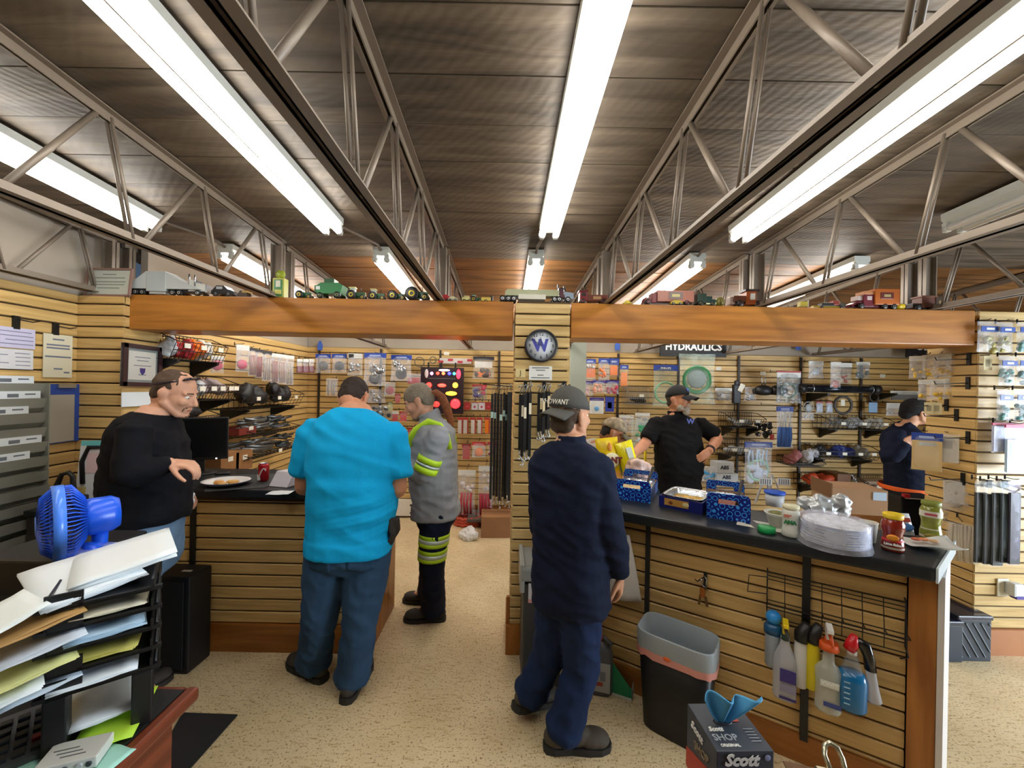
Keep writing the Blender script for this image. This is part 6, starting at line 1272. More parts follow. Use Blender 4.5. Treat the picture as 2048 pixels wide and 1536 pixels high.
for i in range(5):
    x0 = 1950+17*i; t = fb(x0, 962+3*(i % 2), x0+24, 1128+3*(i % 3), ('black sleeve in clear bag, nearest the counter end', 'second black sleeve in clear bag from the counter end', 'black sleeve with white tag in clear bag, middle of the five', 'fourth black sleeve in shiny clear bag', 'black sleeve in violet-sheened clear bag at the frame edge')[i], None, [('box', '0d1113', -.42, .14, .42, .98)]+([('box', 'c8ccd0', -.2, .3, .2, .42)] if i == 2 else []), clear_mat(('dfe8ee', 'dfe8ee', 'e6f4ff', 'd4f0ff', 'd8ccff')[i], .11), Y=2.55-.02*i, name='tall_bag')
for i, px in enumerate((1980, 2012)):
    c = P(px, 968, 2.6); t = thing('peg_hook', ('chrome-tipped hook over the first black sleeves', 'chrome-tipped hook over the shiny sleeves')[i], 'hook', c); bx('hook_plate', (0, .005, 0), (.03, .012, .05), WIRE, t); mb = MB(); mb.tube([(0, 0, 0), (.01, -.12, -.02), (.01, -.14, .0)], .006, 8); mb.build('hook_arm', CHR, t)
c = P(2009, 1174, RY); t = thing('wall_outlet', 'white wall outlet with plug-in freshener on the far slat wall', 'outlet', (c.x, RY-.002, c.z)); bx('plate', (-.02, -.004, 0), (.075, .008, .115), mat('d8d4c4', .4, key='outlet'), t, bev=.002); bx('freshener', (.02, -.035, .005), (.07, .055, .085), mat('d2d8dc', .3, key='fresh'), t, bev=.012); bx('oil_cartridge', (.025, -.045, -.04), (.05, .035, .02), C('3a2a8a'), t)
# battery tubs on the floor at the far right
TUB = mat('232c38', .45, key='tub')
for (px, py, w, d, h, nme, rz_) in ((1942, 1323, .22, .26, .27, 'dark ribbed battery tub with shiny lid at the wall corner', 0), (1902, 1325, .11, .24, .24, 'smaller dark tub beside the counter end panel', 0)):
    c = PZ(px+6, py, 0); t = thing('battery_tub', nme, 'tub', (c.x, c.y+d/2, 0), rz_)
    bx('tub_body', (0, 0, h/2), (w, d, h), TUB, t, bev=.006); bx('lid', (0, 0, h+.012), (w*1.06, d*1.05, .03), mat('1a1e2c', .2, key='tublid'), t, bev=.008)
    if w > .2:
        for k in range(-3, 5):
            x0 = k*.05-.06; p0, p1 = V((x0, -d/2-.003, h*.92)), V((x0+.13, -d/2-.003, .03))
            if p1.x > w/2: q_ = (w/2-.01-p0.x)/(p1.x-p0.x); p1 = p0.lerp(p1, q_)
            if p0.x < -w/2+.01: q_ = (-w/2+.01-p0.x)/(p1.x-p0.x); p0 = p0.lerp(p1, q_)
            if p0.x < w/2-.012 and p1.x > p0.x: MB().bar(p0, p1, .006, .005).build('rib', mat('77828c', .4, key='rib'), t)
    else: bx('paper_label', (.0625, -.05, .17), (.004, .12, .10), PW, t)
# ------------------------------------------------------------------ on the sales counter
c = PZ(392, 952, CT); t = thing('computer_monitor', 'black flat monitor standing on the sales counter', 'monitor', (c.x-.03, 2.86, CT), .55)
bx('screen_case', (0, 0, .255), (.34, .035, .31), mat('0f0f11', .35, key='monitor'), t, bev=.004); bx('screen', (0, -.0185, .262), (.315, .002, .275), mat('08090b', .25, key='screen'), t)
bx('stand_neck', (0, .01, .06), (.06, .03, .12), BLK, t); mb = MB(); mb.lathe([(.001, .018), (.10, .012), (.115, 0), (.001, 0)], (0, 0, .0), 28, None, True, 1, .7); mb.build('stand_base', BLK, t); bx('power_light', (.10, -.02, .108), (.008, .003, .008), EM('ffffff', 6), t)
mb = MB(); q = [PZ(408, 984, CT), PZ(528, 976, CT), PZ(555, 966, CT), PZ(548, 948, CT), PZ(430, 952, CT)]; mb.prism([(p.x, p.y) for p in q], 'z', .003, (0, 0, CT)); tag(mb.build('counter_mat', mat('2a2d30', .7, key='cmat')), 'thin dark mat under the food plate on the sales counter', 'mat')
mb = MB(); c = PZ(432, 955, CT); mb.cap_(c+V((-.03, .05, .012)), c+V((.03, .08, .012)), .014, .014); tag(mb.build('computer_mouse', BLK), 'small black mouse behind the food plate', 'mouse')
c = PZ(453, 969, CT+.003); t = thing('paper_plate', 'oval paper plate with dark rim holding leftover food', 'plate', c); mb = MB(); mb.lathe([(.001, .004), (.10, .004), (.125, .018), (.145, .024), (.145, .028), (.12, .022), (.098, .008), (.001, .008)], (0, 0, 0), 36, None, True, 1.0, .85); mb.build('dish', mat('d8d4d4', .5, key='plate'), t)
mb = MB(); mb.lathe([(.1455, .022), (.149, .026), (.1455, .030)], (0, 0, 0), 36, None, False, 1, .85); mb.build('rim', C('3a3e52'), t)
for x, y, col, s in ((-.04, -.01, 'c98a3a', .035), (.02, .03, 'd8a860', .04), (.06, -.02, 'b8863e', .03), (-.07, .03, 'd8b890', .028), (.0, -.04, 'c89a5a', .028)):
    mb = MB(); mb.ell((x, y, .014), (s, s*.8, .010), n=12, k=7); mb.build('food', C(col), t)
c = PZ(527, 962, CT+.003); t = thing('soda_can', 'red soda can with white script on the sales counter', 'can', c); mb = MB(); mb.lathe([(.001, 0), (.025, 0), (.033, .010), (.033, .108), (.026, .120), (.001, .120)], (0, 0, 0), 24); mb.build('can_body', mat('a5141e', .25, .3, key='canred'), t)
mb = MB(); mb.lathe([(.001, .121), (.0265, .121), (.0275, .124), (.025, .124), (.024, .122)], (0, 0, 0), 24, None, False); mb.build('lid', CHR, t)
mb = MB(); mb.tube([(.0335*sin(a), -.0335*cos(a), .06+.03*sin(3*a)) for a in [-.9+1.8*i/14 for i in range(15)]], .004, 6); mb.build('white_script', HW, t); bx('white_patch', (-.012, -.0325, .022), (.02, .002, .02), HW, t)
c = PZ(585, 968, CT); t = thing('paper_pad', 'white paper pad leaning up beside the turquoise shirt', 'pad', (c.x-.02, c.y+.02, CT+.003), -.25); mb = MB(); mb.prism([(-.11, 0), (.11, 0), (.11, .075), (-.05, .085)], 'x', .14, (-.07, 0, 0)); mb.build('pad_body', mat('cfcad2', .6, key='padw'), t)
paper(0, PZ(560, 985, CT+.002), (.13, .09), PW, 'flat white slip at the front edge of the sales counter', .1)
# black cabinet on the floor before the counter
c = PZ(395, 1316, 0); t = thing('speaker_cabinet', 'black box cabinet with small white sticker on the floor by the counter', 'cabinet', (c.x-.175, c.y-.075, 0), -.06); bx('case', (0, .03, .285), (.46, .17, .57), mat('0c0c0d', .5, key='spk'), t, bev=.012); bx('front_cloth', (-.005, -.058, .285), (.41, .008, .51), mat('0a0a0b', .9, key='spkcloth'), t); bx('sticker', (.15, .02, .5715), (.055, .02, .002), mat('a9a596', .5), t)
mb = MB(); c = PZ(312, 1338, 0); mb.tube([(c.x+.05*cos(a), c.y+.03*sin(a), .012) for a in [2*pi*i/20 for i in range(20)]], .010, 6, False, True, True); tag(mb.build('tape_ring', C('7a4a26')), 'brown ring lying on the floor behind the tray tower', 'ring')
# ------------------------------------------------------------------ on the serving counter
def pattern_mat():
    m = bpy.data.materials.new('blue_scroll'); m.use_nodes = True; n, l = m.node_tree.nodes, m.node_tree.links; b = n['Principled BSDF']
    tc = n.new('ShaderNodeTexCoord'); vo = n.new('ShaderNodeTexVoronoi'); vo.inputs['Scale'].default_value = 30; vo.inputs['Randomness'].default_value = .35; l.new(tc.outputs['Object'], vo.inputs[0])
    mu = n.new('ShaderNodeMath'); mu.operation = 'MULTIPLY'; mu.inputs[1].default_value = 19; l.new(vo.outputs['Distance'], mu.inputs[0]); si = n.new('ShaderNodeMath'); si.operation = 'SINE'; l.new(mu.outputs[0], si.inputs[0])
    cr = n.new('ShaderNodeValToRGB'); cr.color_ramp.elements[0].position = .45; cr.color_ramp.elements[1].position = .75; cr.color_ramp.elements[0].color = (*lin('0c1a7c'), 1); cr.color_ramp.elements[1].color = (*lin('3a9ae8'), 1); l.new(si.outputs[0], cr.inputs[0]); l.new(cr.outputs[0], b.inputs['Base Color']); b.inputs['Roughness'].default_value = .4
    return m
SCR = pattern_mat(); FOIL = mat('cdd3da', .25, .85, bump=.4, bs=50, key='foil'); KRAFT = mat('a37a50', .8, key='kraft'); DBL = mat('121a66', .4, key='darkblue')
def catering(label, pa, pb, L, food, ends=(1, 1), lab=False, hgt=.125, food_z=.05, spoon=None):
    a, b = PZ(*pa, CT), PZ(*pb, CT); w = (b-a).length; rz = atan2((b-a).y, (b-a).x)
    t = thing('catering_tray', label, 'food tray', ((a+b)/2).to_tuple(), rz)
    for e, y in ((ends[0], 0), (ends[1], L)):
        if e:
            mb = MB(); h = hgt; x = w/2; hx, hz0, hz1 = w*.23, h*.60, h*.78
            pts_o = [(-x, 0), (x, 0), (x*.96, h*.8), (x*.85, h), (-x*.9, h), (-x, h*.8)]
            # end panel with a hand hole, as four strips
            mb.box((0, y, hz0/2), (w, .006, hz0)); mb.box(((-x-hx)/2, y, (hz0+hz1)/2), (x-hx, .006, hz1-hz0)); mb.box(((x+hx)/2, y, (hz0+hz1)/2), (x-hx, .006, hz1-hz0))
            mb.prism([(-x, hz1), (x, hz1), (x*.97, h*.9), (x*.88, h), (-x*.9, h), (-x*.98, h*.9)], 'y', .006, (0, y-.003, 0)); mb.build('end_panel', SCR, t)
            if y: bx('inner_lining', (0, y-.005, hz0*.6), (w*.96, .003, hz0*.75), KRAFT, t)
    for s in (-1, 1): bx('side_panel', (s*(w/2-.003), L/2, .032), (.006, L, .064), SCR if ends[0] else DBL, t)
    if not ends[0]: bx('front_panel', (0, 0, .032), (w, .006, .064), DBL, t)
    bx('base', (0, L/2, .004), (w, L, .006), KRAFT, t)
    mb = MB(); rs = []
    for sx, z in ((.80, .012), (.90, .062), (1.0, .070), (.985, .073), (.87, .066), (.77, .018)):
        rr_ = []; 
        for i in range(40):
            a_ = 2*pi*i/40; e = .35; rr_.append(V((w*.48*sx*math.copysign(abs(cos(a_))**e, cos(a_)), L/2+L*.47*sx*math.copysign(abs(sin(a_))**e, sin(a_)), z)))
        rs.append(rr_)
    mb.rings(rs, cap=False); mb.build('foil_pan', FOIL, t)
    mb = MB(); rnd = random.Random(9); mb.sheet(lambda u, v: V(((u-.5)*w*.78, L/2+(v-.5)*L*.78, food_z+.008*noise.noise(V((u*9, v*9, w*50))))), 14, 14, .012); mb.build('food', mat(food, .6, var=.4, vs=45, bump=.6, bs=60, key='food'+food), t)
    for k in range(14): pass
    if lab:
        q = bx('food_label', (-.02, -.004, .036), (.13, .002, .038), C('b8863a'), t); MB().ell((.03, -.0055, .036), (.018, .001, .012), n=12, k=6).build('label_plate', C('d8c890'), q); MB().ell((-.05, -.0055, .034), (.012, .001, .010), n=12, k=6).build('label_glass', C('7a3a1e'), q)
    if spoon:
        mb = MB(); mb.tube([(spoon, L*.25, .06), (spoon+.01, L*.35, .11), (spoon+.03, L*.5, .185)], [.012, .009, .012], 8, flat=.5); mb.build('serving_spoon', C('2a2422'), t)
    return t
catering('blue scroll-print food carrier closest to the chip bags', (1226, 996), (1301, 1007), .34, 'c9b080', spoon=.07)
catering('foil pan in plain dark blue sleeve with food picture label', (1318, 1012), (1405, 1030), .27, 'c8a24e', ends=(0, 0), lab=True, food_z=.035)
catering('blue scroll-print food carrier of brown chili, next to the white bottle', (1413, 1034), (1501, 1047), .34, '7a3a1c', food_z=.062, spoon=.045, hgt=.135)
def chips(x0, y0, x1, y1, zb, yo, label, col, rz, tilt, decor):
    c = PZ((x0+x1)/2, y1+12, CT); c.y += yo; Y = c.y; w, h = (x1-x0)*Y/F, (y1-y0)*Y/F
    t = thing('chip_bag', label, 'bag', (P((x0+x1)/2, y1, Y).x, Y, CT+.002), rz); t.rotation_euler = (-.10, tilt, rz)
    rnd = random.Random(int(x0)); mb = MB()
    for sd in (-1, 1): mb.sheet(lambda u, v: V(((u-.5)*w*(1-.05*sin(pi*v)), sd*(.045*(sin(pi*u)*sin(pi*v))**.6+.001+.006*noise.noise(V((u*6, v*7, x0)))*sin(pi*u)), h*v)), 14, 14)
    mb.build('foil_bag', mat(col, .25, spec=.6, bump=.35, bs=25, key='chip'+col), t)
    for kind, x, z, sx, sz, cl in decor:
        if kind == 'oval': mb = MB(); mb.ell((x*w, -.050, z*h), (sx*w, .006, sz*h), n=20, k=8); mb.build('print_oval', C(cl), t)
        elif kind == 'band': bx('print_panel', (x*w, -.042, z*h), (sx*w, .010, sz*h), C(cl), t)
        else: text(kind, t, (x*w, -.0585, z*h), sx*w, C(cl), right=(1, 0, -.12), up=(.12, 0, 1), bold=.003)
    return t
chips(1198, 884, 1246, 972, 0, .27, 'yellow chip bag lettered SANT leaning against the vest', 'e6c814', .15, -.10, [('oval', .02, .50, .36, .17, 'efe4b8'), ('SANT', .02, .50, .34, 0, '7a241c'), ('band', 0, .14, .7, .2, 'd8942a'), ('oval', .0, .8, .1, .1, 'd88a2a')])
chips(1250, 884, 1288, 968, 0, .20, 'brighter yellow chip bag tilted towards the polo man', 'efe21e', .2, -.27, [('band', .05, .62, .30, .48, 'c8d0c4')])
c = PZ(1290, 985, CT); mb = MB(); rnd = random.Random(3)
for _ in range(10): mb.ell(V((rnd.uniform(-.06, .06), rnd.uniform(-.04, .04), rnd.uniform(.04, .14))), (.05, .04, .05), n=10, k=7)
o = remeshed(mb, 'bread_bag', mat('d6b8ae', .35, var=.3, vs=18, key='bread'), None, .012, 1, .012, (20, 20, 20)); o.location = (c.x+.03, c.y+.20, CT+.01); tag(o, 'crumpled pinkish bread bag behind the first food carrier', 'bag')
c = PZ(1272, 985, CT); mb = MB()
for _ in range(8): mb.ell(V((rnd.uniform(-.04, .04), rnd.uniform(-.03, .03), rnd.uniform(.03, .17))), (.035, .03, .045), n=10, k=7)
o = remeshed(mb, 'produce_bag', mat('a9c08a', .35, var=.25, vs=18, key='green'), None, .012, 1, .010, (20, 20, 20)); o.location = (c.x+.0, c.y+.30, CT+.01); tag(o, 'pale green plastic bag beside the tilted chip bag', 'bag')
# bowl, bottle, lid
paper(0, PZ(1530, 1052, CT), (.24, .13), mat('cfcabc', .7, key='napk'), 'white paper sheet under the dip bowl', -.6)
c = PZ(1555, 1052, CT+.003); t = thing('dip_bowl', 'white ridged bowl of guacamole behind the white bottle', 'bowl', c); mb = MB(); mb.lathe([(.001, 0), (.034, 0), (.052, .055), (.060, .068), (.057, .070), (.046, .052), (.001, .012)], (0, 0, 0), 28); mb.build('bowl_body', mat('d0cfc6', .4, key='bowl'), t); mb = MB(); mb.ell((0, 0, .055), (.046, .046, .020), n=14, k=8); mb.build('dip', mat('6a6a3a', .7, var=.4, vs=60, key='guac'), t)
c = PZ(1581, 1072, CT); t = thing('cheese_shaker', 'white plastic shaker bottle with green lettering and cream collar', 'bottle', c, -atan2(c.x, c.y)); mb = MB(); mb.lathe([(.001, 0), (.032, 0), (.036, .006), (.036, .03), (.033, .04), (.033, .085), (.036, .095), (.035, .118), (.028, .128), (.001, .128)], (0, 0, 0), 26); mb.build('bottle_body', mat('dadcd2', .35, key='shaker'), t)
mb = MB(); mb.lathe([(.001, .128), (.031, .128), (.033, .132), (.033, .146), (.001, .147)], (0, 0, 0), 26); mb.build('collar', mat('d6d2b0', .4, key='collar'), t); text('ANA', t, (-.002, -.0370, .072), .022, mat('2a7a4a', .5, key='greenink'), bold=.002); bx('red_band', (-.012, -.0345, .100), (.03, .002, .014), C('c87a6a'), t)
c = PZ(1533, 1064, CT); t = thing('green_lid', 'green plastic lid lying loose on the serving counter', 'lid', c); mb = MB(); mb.lathe([(.001, .0), (.036, .0), (.038, .004), (.037, .024), (.033, .027), (.001, .027)], (0, 0, 0), 26); mb.build('lid_body', mat('16924e', .4, key='lidgreen'), t)
# wrapped plates
c = PZ(1668, 1090, CT); t = thing('plate_stack', 'clear-wrapped stack of patterned paper plates on the counter edge', 'plates', c, 0)
for k in range(22):
    mb = MB(); mb.lathe([(.001, .0), (.090, .0), (.112, .006), (.118, .008), (.118, .0095), (.110, .0085), (.089, .002), (.001, .002)], (random.uniform(-.003, .003), random.uniform(-.003, .003), .012+.0040*k), 30); mb.build('paper_plate', mat(('d6d9e2', 'a9b8e2', 'e2e4e8')[k % 3], .5, var=.22, vs=30, key='pp%d' % (k % 3)), t)
mb = MB(); mb.sheet(lambda u, v: V(((.126+.006*noise.noise(V((u*14, v*6, 1)))+.010*(v < .15))*cos(2*pi*u), (.126+.006*noise.noise(V((u*14, v*6, 1))))*sin(2*pi*u), .001+.118*v)), 40, 6); mb.sheet(lambda u, v: V((.125*v*cos(2*pi*u), .125*v*sin(2*pi*u), .119+.014*noise.noise(V((5*v*cos(2*pi*u), 5*v*sin(2*pi*u), 2))))), 40, 8); mb.build('plastic_wrap', clear_mat('eef0ff', .32), t)
c = PZ(1680, 1060, CT); mb = MB()
for _ in range(9): mb.ell(V((random.uniform(-.09, .09), random.uniform(-.03, .03), random.uniform(.04, .11))), (.05, .035, .04), n=10, k=7)
o = remeshed(mb, 'foil_wrap', mat('c6cacc', .3, .4, key='foilwrap'), None, .010, 1, .012, (24, 24, 24)); o.location = (c.x+.06, c.y+.17, CT); tag(o, 'crumpled foil heap between plate stack and brown carton', 'foil')
mb = MB(); c = PZ(1628, 1050, CT); mb.bar(c+V((0, .02, .07)), c+V((.05, .10, .05)), .008, .003); mb.bar(c+V((-.03, .0, .10)), c+V((0, .02, .07)), .008, .003); o = mb.build('plastic_fork', C('c9c6c0')); tag(o, 'white plastic fork handle sticking up behind the plate stack', 'fork')
# carton, easel stands, blue-lidded tub behind
c = PZ(1688, 1040, CT); t = thing('cardboard_box', 'brown cardboard carton with pale blue shipping sticker on the serving counter', 'box', (c.x+.17, c.y+.20, CT), -.18); bx('carton_body', (.02, 0, .07), (.27, .20, .14), mat('a8805c', .8, var=.06, key='carton9'), t); bx('shipping_sticker', (.115, -.102, .108), (.065, .003, .045), mat('b6c8dc', .6, key='bluestk'), t); bx('carton_flap', (-.118, .0, .125), (.006, .20, .08), mat('7a5634', .8, key='carton10'), t)
c = PZ(1583, 1030, CT); t = thing('food_tub', 'clear tub with blue lid behind the white bottle', 'tub', (c.x+.03, c.y+.18, CT)); mb = MB(); mb.lathe([(.001, 0), (.045, 0), (.05, .07), (.001, .07)], (0, 0, 0), 24); mb.build('tub_body', C('c4c8cc'), t); mb = MB(); mb.lathe([(.001, .070), (.054, .070), (.055, .084), (.001, .086)], (0, 0, 0), 24); mb.build('lid', C('2a5ac8'), t)
for k, (px, nme) in enumerate(((1566, 'nearer the food carrier'), (1606, 'nearer the brown carton'))):
    c = PZ(px, 1030, CT); t = thing('card_stand', 'tilted grey card holder stand %s' % nme, 'stand', (c.x+.02, c.y+.22, CT), -.2); s = 1-2*k
    mb = MB(); mb.bar((-.03*s, 0, 0), (.03*s, .02, .17), .012, .006); mb.bar((.06*s, .0, 0), (.03*s, .02, .17), .012, .006); mb.build('stand_legs', C('a9a6a2'), t); bx('barcode_card', (.02, -.012, .135), (.07, .003, .04), HW, t)
    for b_ in range(5): bx('bar_line', (-.005+.012*b_, -.0142, .135), (.004, .0006, .032), C('4a4a52'), t)
# jars
def jar(px, py, label, body, lid, prof, s, lidh, bands):
    c = PZ(px, py, CT); t = thing('salsa_jar', label, 'jar', c, -atan2(c.x, c.y)); 
    mb = MB(); mb.lathe([(r*s*.86, z*s) for r, z in prof], (0, 0, 0), 30); mb.build('glass_jar', mat(body, .12, var=.18, vs=30, spec=.7, key='jar'+body), t)
    zt = prof[-1][1]*s; mb = MB(); mb.lathe([(.001, zt), (.032*s, zt), (.034*s, zt+.003), (.034*s, zt+lidh*s-.003), (.031*s, zt+lidh*s), (.001, zt+lidh*s)], (0, 0, 0), 30); mb.build('lid', C(lid), t)
    for z0, z1, r0, r1, col in bands:
        mb = MB(); n = 20; a0, a1 = radians(-165), radians(-15)
        mb.sheet(lambda u, v: V(((r0+(r1-r0)*v)*.865*s*cos(a0+(a1-a0)*u), (r0+(r1-r0)*v)*.865*s*sin(a0+(a1-a0)*u), (z0+(z1-z0)*v)*s)), n, 2); mb.build('paper_label', C(col), t)
    return t
PR = [(.001, 0), (.040, 0), (.044, .006), (.044, .03), (.038, .055), (.038, .075), (.045, .095), (.045, .118), (.038, .132), (.035, .138)]
t = jar(1785, 1100, 'red salsa jar with yellow lid on the serving counter', '7d2212', 'd9b818', PR, 1.0, .022, [(.012, .052, .0448, .0392, 'a89a80'), (.044, .053, .0425, .0392, 'c82a22')])
MB().ell((0, -.0385, .062), (.020, .004, .014), n=18, k=8).build('label_sun', C('e08a1e'), t); text('Lime Salsa', t, (0, -.0398, .034), .013, C('e8e4d8'), bold=.001)
t = jar(1861, 1078, 'green salsa jar with pale label behind the torn packet', '7f8432', '77802e', [(r*1.0, z*1.15) for r, z in PR], 1.0, .020, [(.108, .136, .0456, .0456, 'cdccba'), (.012, .055, .0448, .0400, 'c4bda0')])
bx('red_word', (0, -.0402, .122), (.04, .001, .009), C('b04050'), t); MB().ell((.0, -.0410, .022), (.022, .004, .012), n=14, k=7).build('label_fruit', C('8a7a2a'), t)
c = PZ(1757, 1092, CT); t = thing('paper_cup', 'off-white paper cup between plate stack and red jar', 'cup', (c.x+.005, c.y+.055, CT)); mb = MB(); mb.lathe([(.001, 0), (.026, 0), (.033, .085), (.036, .088), (.034, .090), (.031, .085), (.024, .006), (.001, .006)], (0, 0, 0), 24); mb.build('cup_body', mat('c4beae', .6, key='cup'), t)
c = PZ(1852, 1094, CT); t = thing('paper_tray', 'white curled paper plate with food scraps at the counter corner', 'plate', (c.x+.0, c.y-.02, CT), -.35); mb = MB(); mb.sheet(lambda u, v: V(((u-.5)*.17, (v-.5)*.13, .006+.020*u*u+.018*abs(2*v-1)**2+.006*sin(5*u+3*v))), 12, 10, .003); mb.build('sheet', mat('ced0cc', .5, key='ptray'), t)
for x, y, cl in ((-.04, .02, 'c8694a'), (-.01, .03, 'd8885a'), (.02, .02, 'c8a27a')): MB().ell((x, y, .030), (.020, .012, .007), n=10, k=6).build('scrap', C(cl), t)
c = PZ(1822, 1080, CT); t = thing('snack_packet', 'red white and blue snack packet between the two jars', 'packet', (c.x+.02, c.y+.06, CT+.002), -.1); t.rotation_euler = (-.35, 0, -.1); mb = MB()
for sd in (-1, 1): mb.sheet(lambda u, v: V(((u-.5)*.11, sd*(.016*(sin(pi*u)*sin(pi*v))**.6+.001), .10*v)), 8, 8)
mb.build('packet_body', mat('d4d6da', .3, key='packet'), t); bx('red_panel', (0, -.017, .068), (.08, .003, .02), C('b84a3a'), t); MB().ell((.01, -.017, .035), (.04, .004, .018), n=14, k=7).build('blue_panel', C('4a7ab8'), t)
t = thing('tall_bin', 'tall black bin with red clips standing behind the serving counter', 'bin', (P(1822, 1000, 3.2).x, 3.2, 0), -.2); bx('bin_body', (0, 0, .44), (.24, .16, .88), mat('0b0b0c', .5, key='bin2'), t, bev=.01); bx('bin_rim', (0, 0, .892), (.26, .18, .025), BLK, t); bx('white_edge', (0, -.092, .895), (.2, .004, .008), mat('b8b4b0', .4, key='binrim'), t); [bx('red_clip', (x, -.08, .912), (.04, .03, .03), C('b02a2a'), t) for x in (-.09, .09)]
# ------------------------------------------------------------------ hanging on the front of the serving counter
def RP(px, py, yy): x, z = RC(px, py, yy); return V((x, yy, z))
def hung(name, label, cat, px, py, yy, rz=0): 
    l = RP(px, py, yy); bpy.context.view_layer.update(); w_ = rc.matrix_basis @ l; return thing(name, label, cat, w_, RZ+rz)
t = hung('key_hook', 'black hook with brass padlock and keys on the counter front', 'keys', 1409, 1160, FY-.004); bx('hook_plate', (.004, -.003, .0), (.016, .010, .085), WIRE, t); mb = MB(); mb.tube([(0, -.008, .02), (-.03, -.04, .0), (-.04, -.045, .012)], .003, 6); mb.build('hook_arm', WIRE, t)
mb = MB(); mb.tube([(.0, -.02, .03), (.012, -.03, .02), (.008, -.03, -.03), (-.01, -.03, -.01), (-.012, -.03, .015)], .003, 6); mb.build('shackle', CHR, t); bx('padlock_body', (-.006, -.028, -.055), (.024, .018, .045), mat('9a5a1e', .4, .4, key='brass'), t, bev=.004)
for k, (x, a) in enumerate(((-.015, -.1), (.008, .15))): mb = MB(); mb.bar((x, -.03, -.07), (x+a*.06, -.03, -.12), .012, .003, (0, 1, 0)); mb.build('key', mat('6a5230', .4, .6, key='keym'), t)
# wire rack
A_, B_ = RP(1535, 1142, FY-.012), RP(1811, 1208, FY-.012); A2, B2 = RP(1528, 1225, FY-.012), RP(1808, 1300, FY-.012)
t = thing('wire_rack', 'empty black wire rack mounted on the counter front', 'rack', (rc.matrix_basis @ V((A_.x, FY-.006, A_.z))), RZ)
O_ = V((A_.x, .045, A_.z)); W_ = B_.x-A_.x; Hh = A_.z-A2.z
mb = MB()
for z in (0, -.018, -.036): mb.bar((0, -.01, z), (W_, -.01, z-.004), .0036, .0036)
for z in (-Hh*.62, -Hh*.80, -Hh): mb.bar((-.004, -.03, z), (W_, -.03, z), .0036, .0036)
mb.bar((-.004, -.075, -Hh*.62), (W_, -.075, -Hh*.62), .0036, .0036)
for i in range(8):
    x = W_*i/7; mb.tube([(x, -.01, 0), (x, -.012, -.036), (x, -.03, -Hh*.62), (x, -.03, -Hh)], .0018, 5); mb.bar((x, -.03, -Hh*.62), (x, -.075, -Hh*.62), .0036, .0036)
mb.build('wire_grid', WIRE, t)
for x in (0, W_): mb = MB(); mb.tube([(x, .01, .01), (x, -.012, 0), (x, -.012, -Hh*.9), (x+.006, -.03, -Hh*1.08), (x-.02, -.03, -Hh*1.14)], .003, 6); mb.build('end_wire', WIRE, t)
mb = MB(); mb.tube([(0, -.03, -.02), (-.075, -.055, -.02), (-.08, -.055, -.10), (0, -.03, -.10)], .0026, 6); mb.build('side_loop', WIRE, t)
# spray bottles
def bottle(px, py0, py1, label, prof, body, n=22, sx=.84, sy=.62, yy=.04, tilt=0.):
    l0, l1 = RP(px, py0, yy), RP(px, py1, yy); h = l0.z-l1.z; t = hung('spray_bottle', label, 'bottle', px, py1, yy); t.rotation_euler = (0, tilt, RZ)
    if prof: mb = MB(); mb.lathe([(r*h, z*h) for r, z in prof], (0, 0, 0), n, None, True, sx, sy); mb.build('bottle_body', body, t)
    return t, h
def trigger(t, h, z0, col, col2, s=1.):
    mb = MB(); mb.tube([(0, 0, z0*h), (0, 0, (z0+.10)*h)], [.017*s, .014*s], 14); mb.build('neck_ring', C(col2), t)
    mb = MB(); mb.prism([(.022*s, (z0+.08)*h), (-.020*s, (z0+.08)*h), (-.022*s, (z0+.15)*h), (-.048*s, (z0+.19)*h), (-.044*s, (z0+.23)*h), (.010*s, (z0+.245)*h), (.030*s, (z0+.20)*h)], 'x', .022*s, (-.011*s, 0, 0)); bevel(mb.build('trigger_head', C(col), t), .003)
    mb = MB(); mb.tube([(.0, -.024*s, (z0+.15)*h), (.006*s, -.040*s, (z0+.09)*h), (.008*s, -.036*s, (z0+.04)*h)], [.007*s, .006*s, .004*s], 8); mb.build('trigger_lever', C(col2) if col == 'd8d4cc' else C('3a3a3c'), t)
BP = [(.001, 0), (.13, 0), (.145, .03), (.145, .42), (.13, .52), (.07, .64), (.055, .70), (.055, .76)]
TR = mat('c9ccd2', .2, alpha=.62, key='frost', spec=.6); TR2 = mat('c8cbc0', .2, alpha=.55, key='frost2', spec=.6)
t, h = bottle(1545, 1222, 1330, 'grey and blue spray can with domed blue cap, nearest the wire rack loop', [(.001, 0), (.13, 0), (.15, .03), (.15, .55), (.15, .6), (.001, .6)], mat('8f9aa4', .35, key='spraygrey'), sy=.9, yy=.055)
mb = MB(); mb.lathe([(.15*h, .6*h), (.15*h, .72*h), (.11*h, .78*h), (.001, .79*h)], (0, 0, 0), 22, None, True, 1, .9); mb.build('shoulder', mat('17517e', .3, key='capnavy'), t); mb = MB(); mb.ell((0, 0, .89*h), (.125*h,)*3, n=18, k=12); mb.build('ball_cap', mat('2a8ad6', .25, key='capball'), t)
t, h = bottle(1568, 1232, 1395, 'clear spray bottle with yellow trigger and violet label', BP, TR, yy=.02); trigger(t, h, .72, 'd9b914', '1e3a34'); bx('violet_label', (.010, -.105*h, .33*h), (.16*h, .004, .15*h), C('3a2f7a'), t); bx('fine_print', (.010, -.104*h, .18*h), (.16*h, .003, .09*h), C('8c88a0'), t); bx('violet_band', (.01, -.104*h, .06*h), (.17*h, .003, .03*h), C('32286a'), t)
WAND = [(.001, 0), (.085, 0), (.10, .02), (.10, .60), (.095, .66), (.075, .70), (.001, .70)]
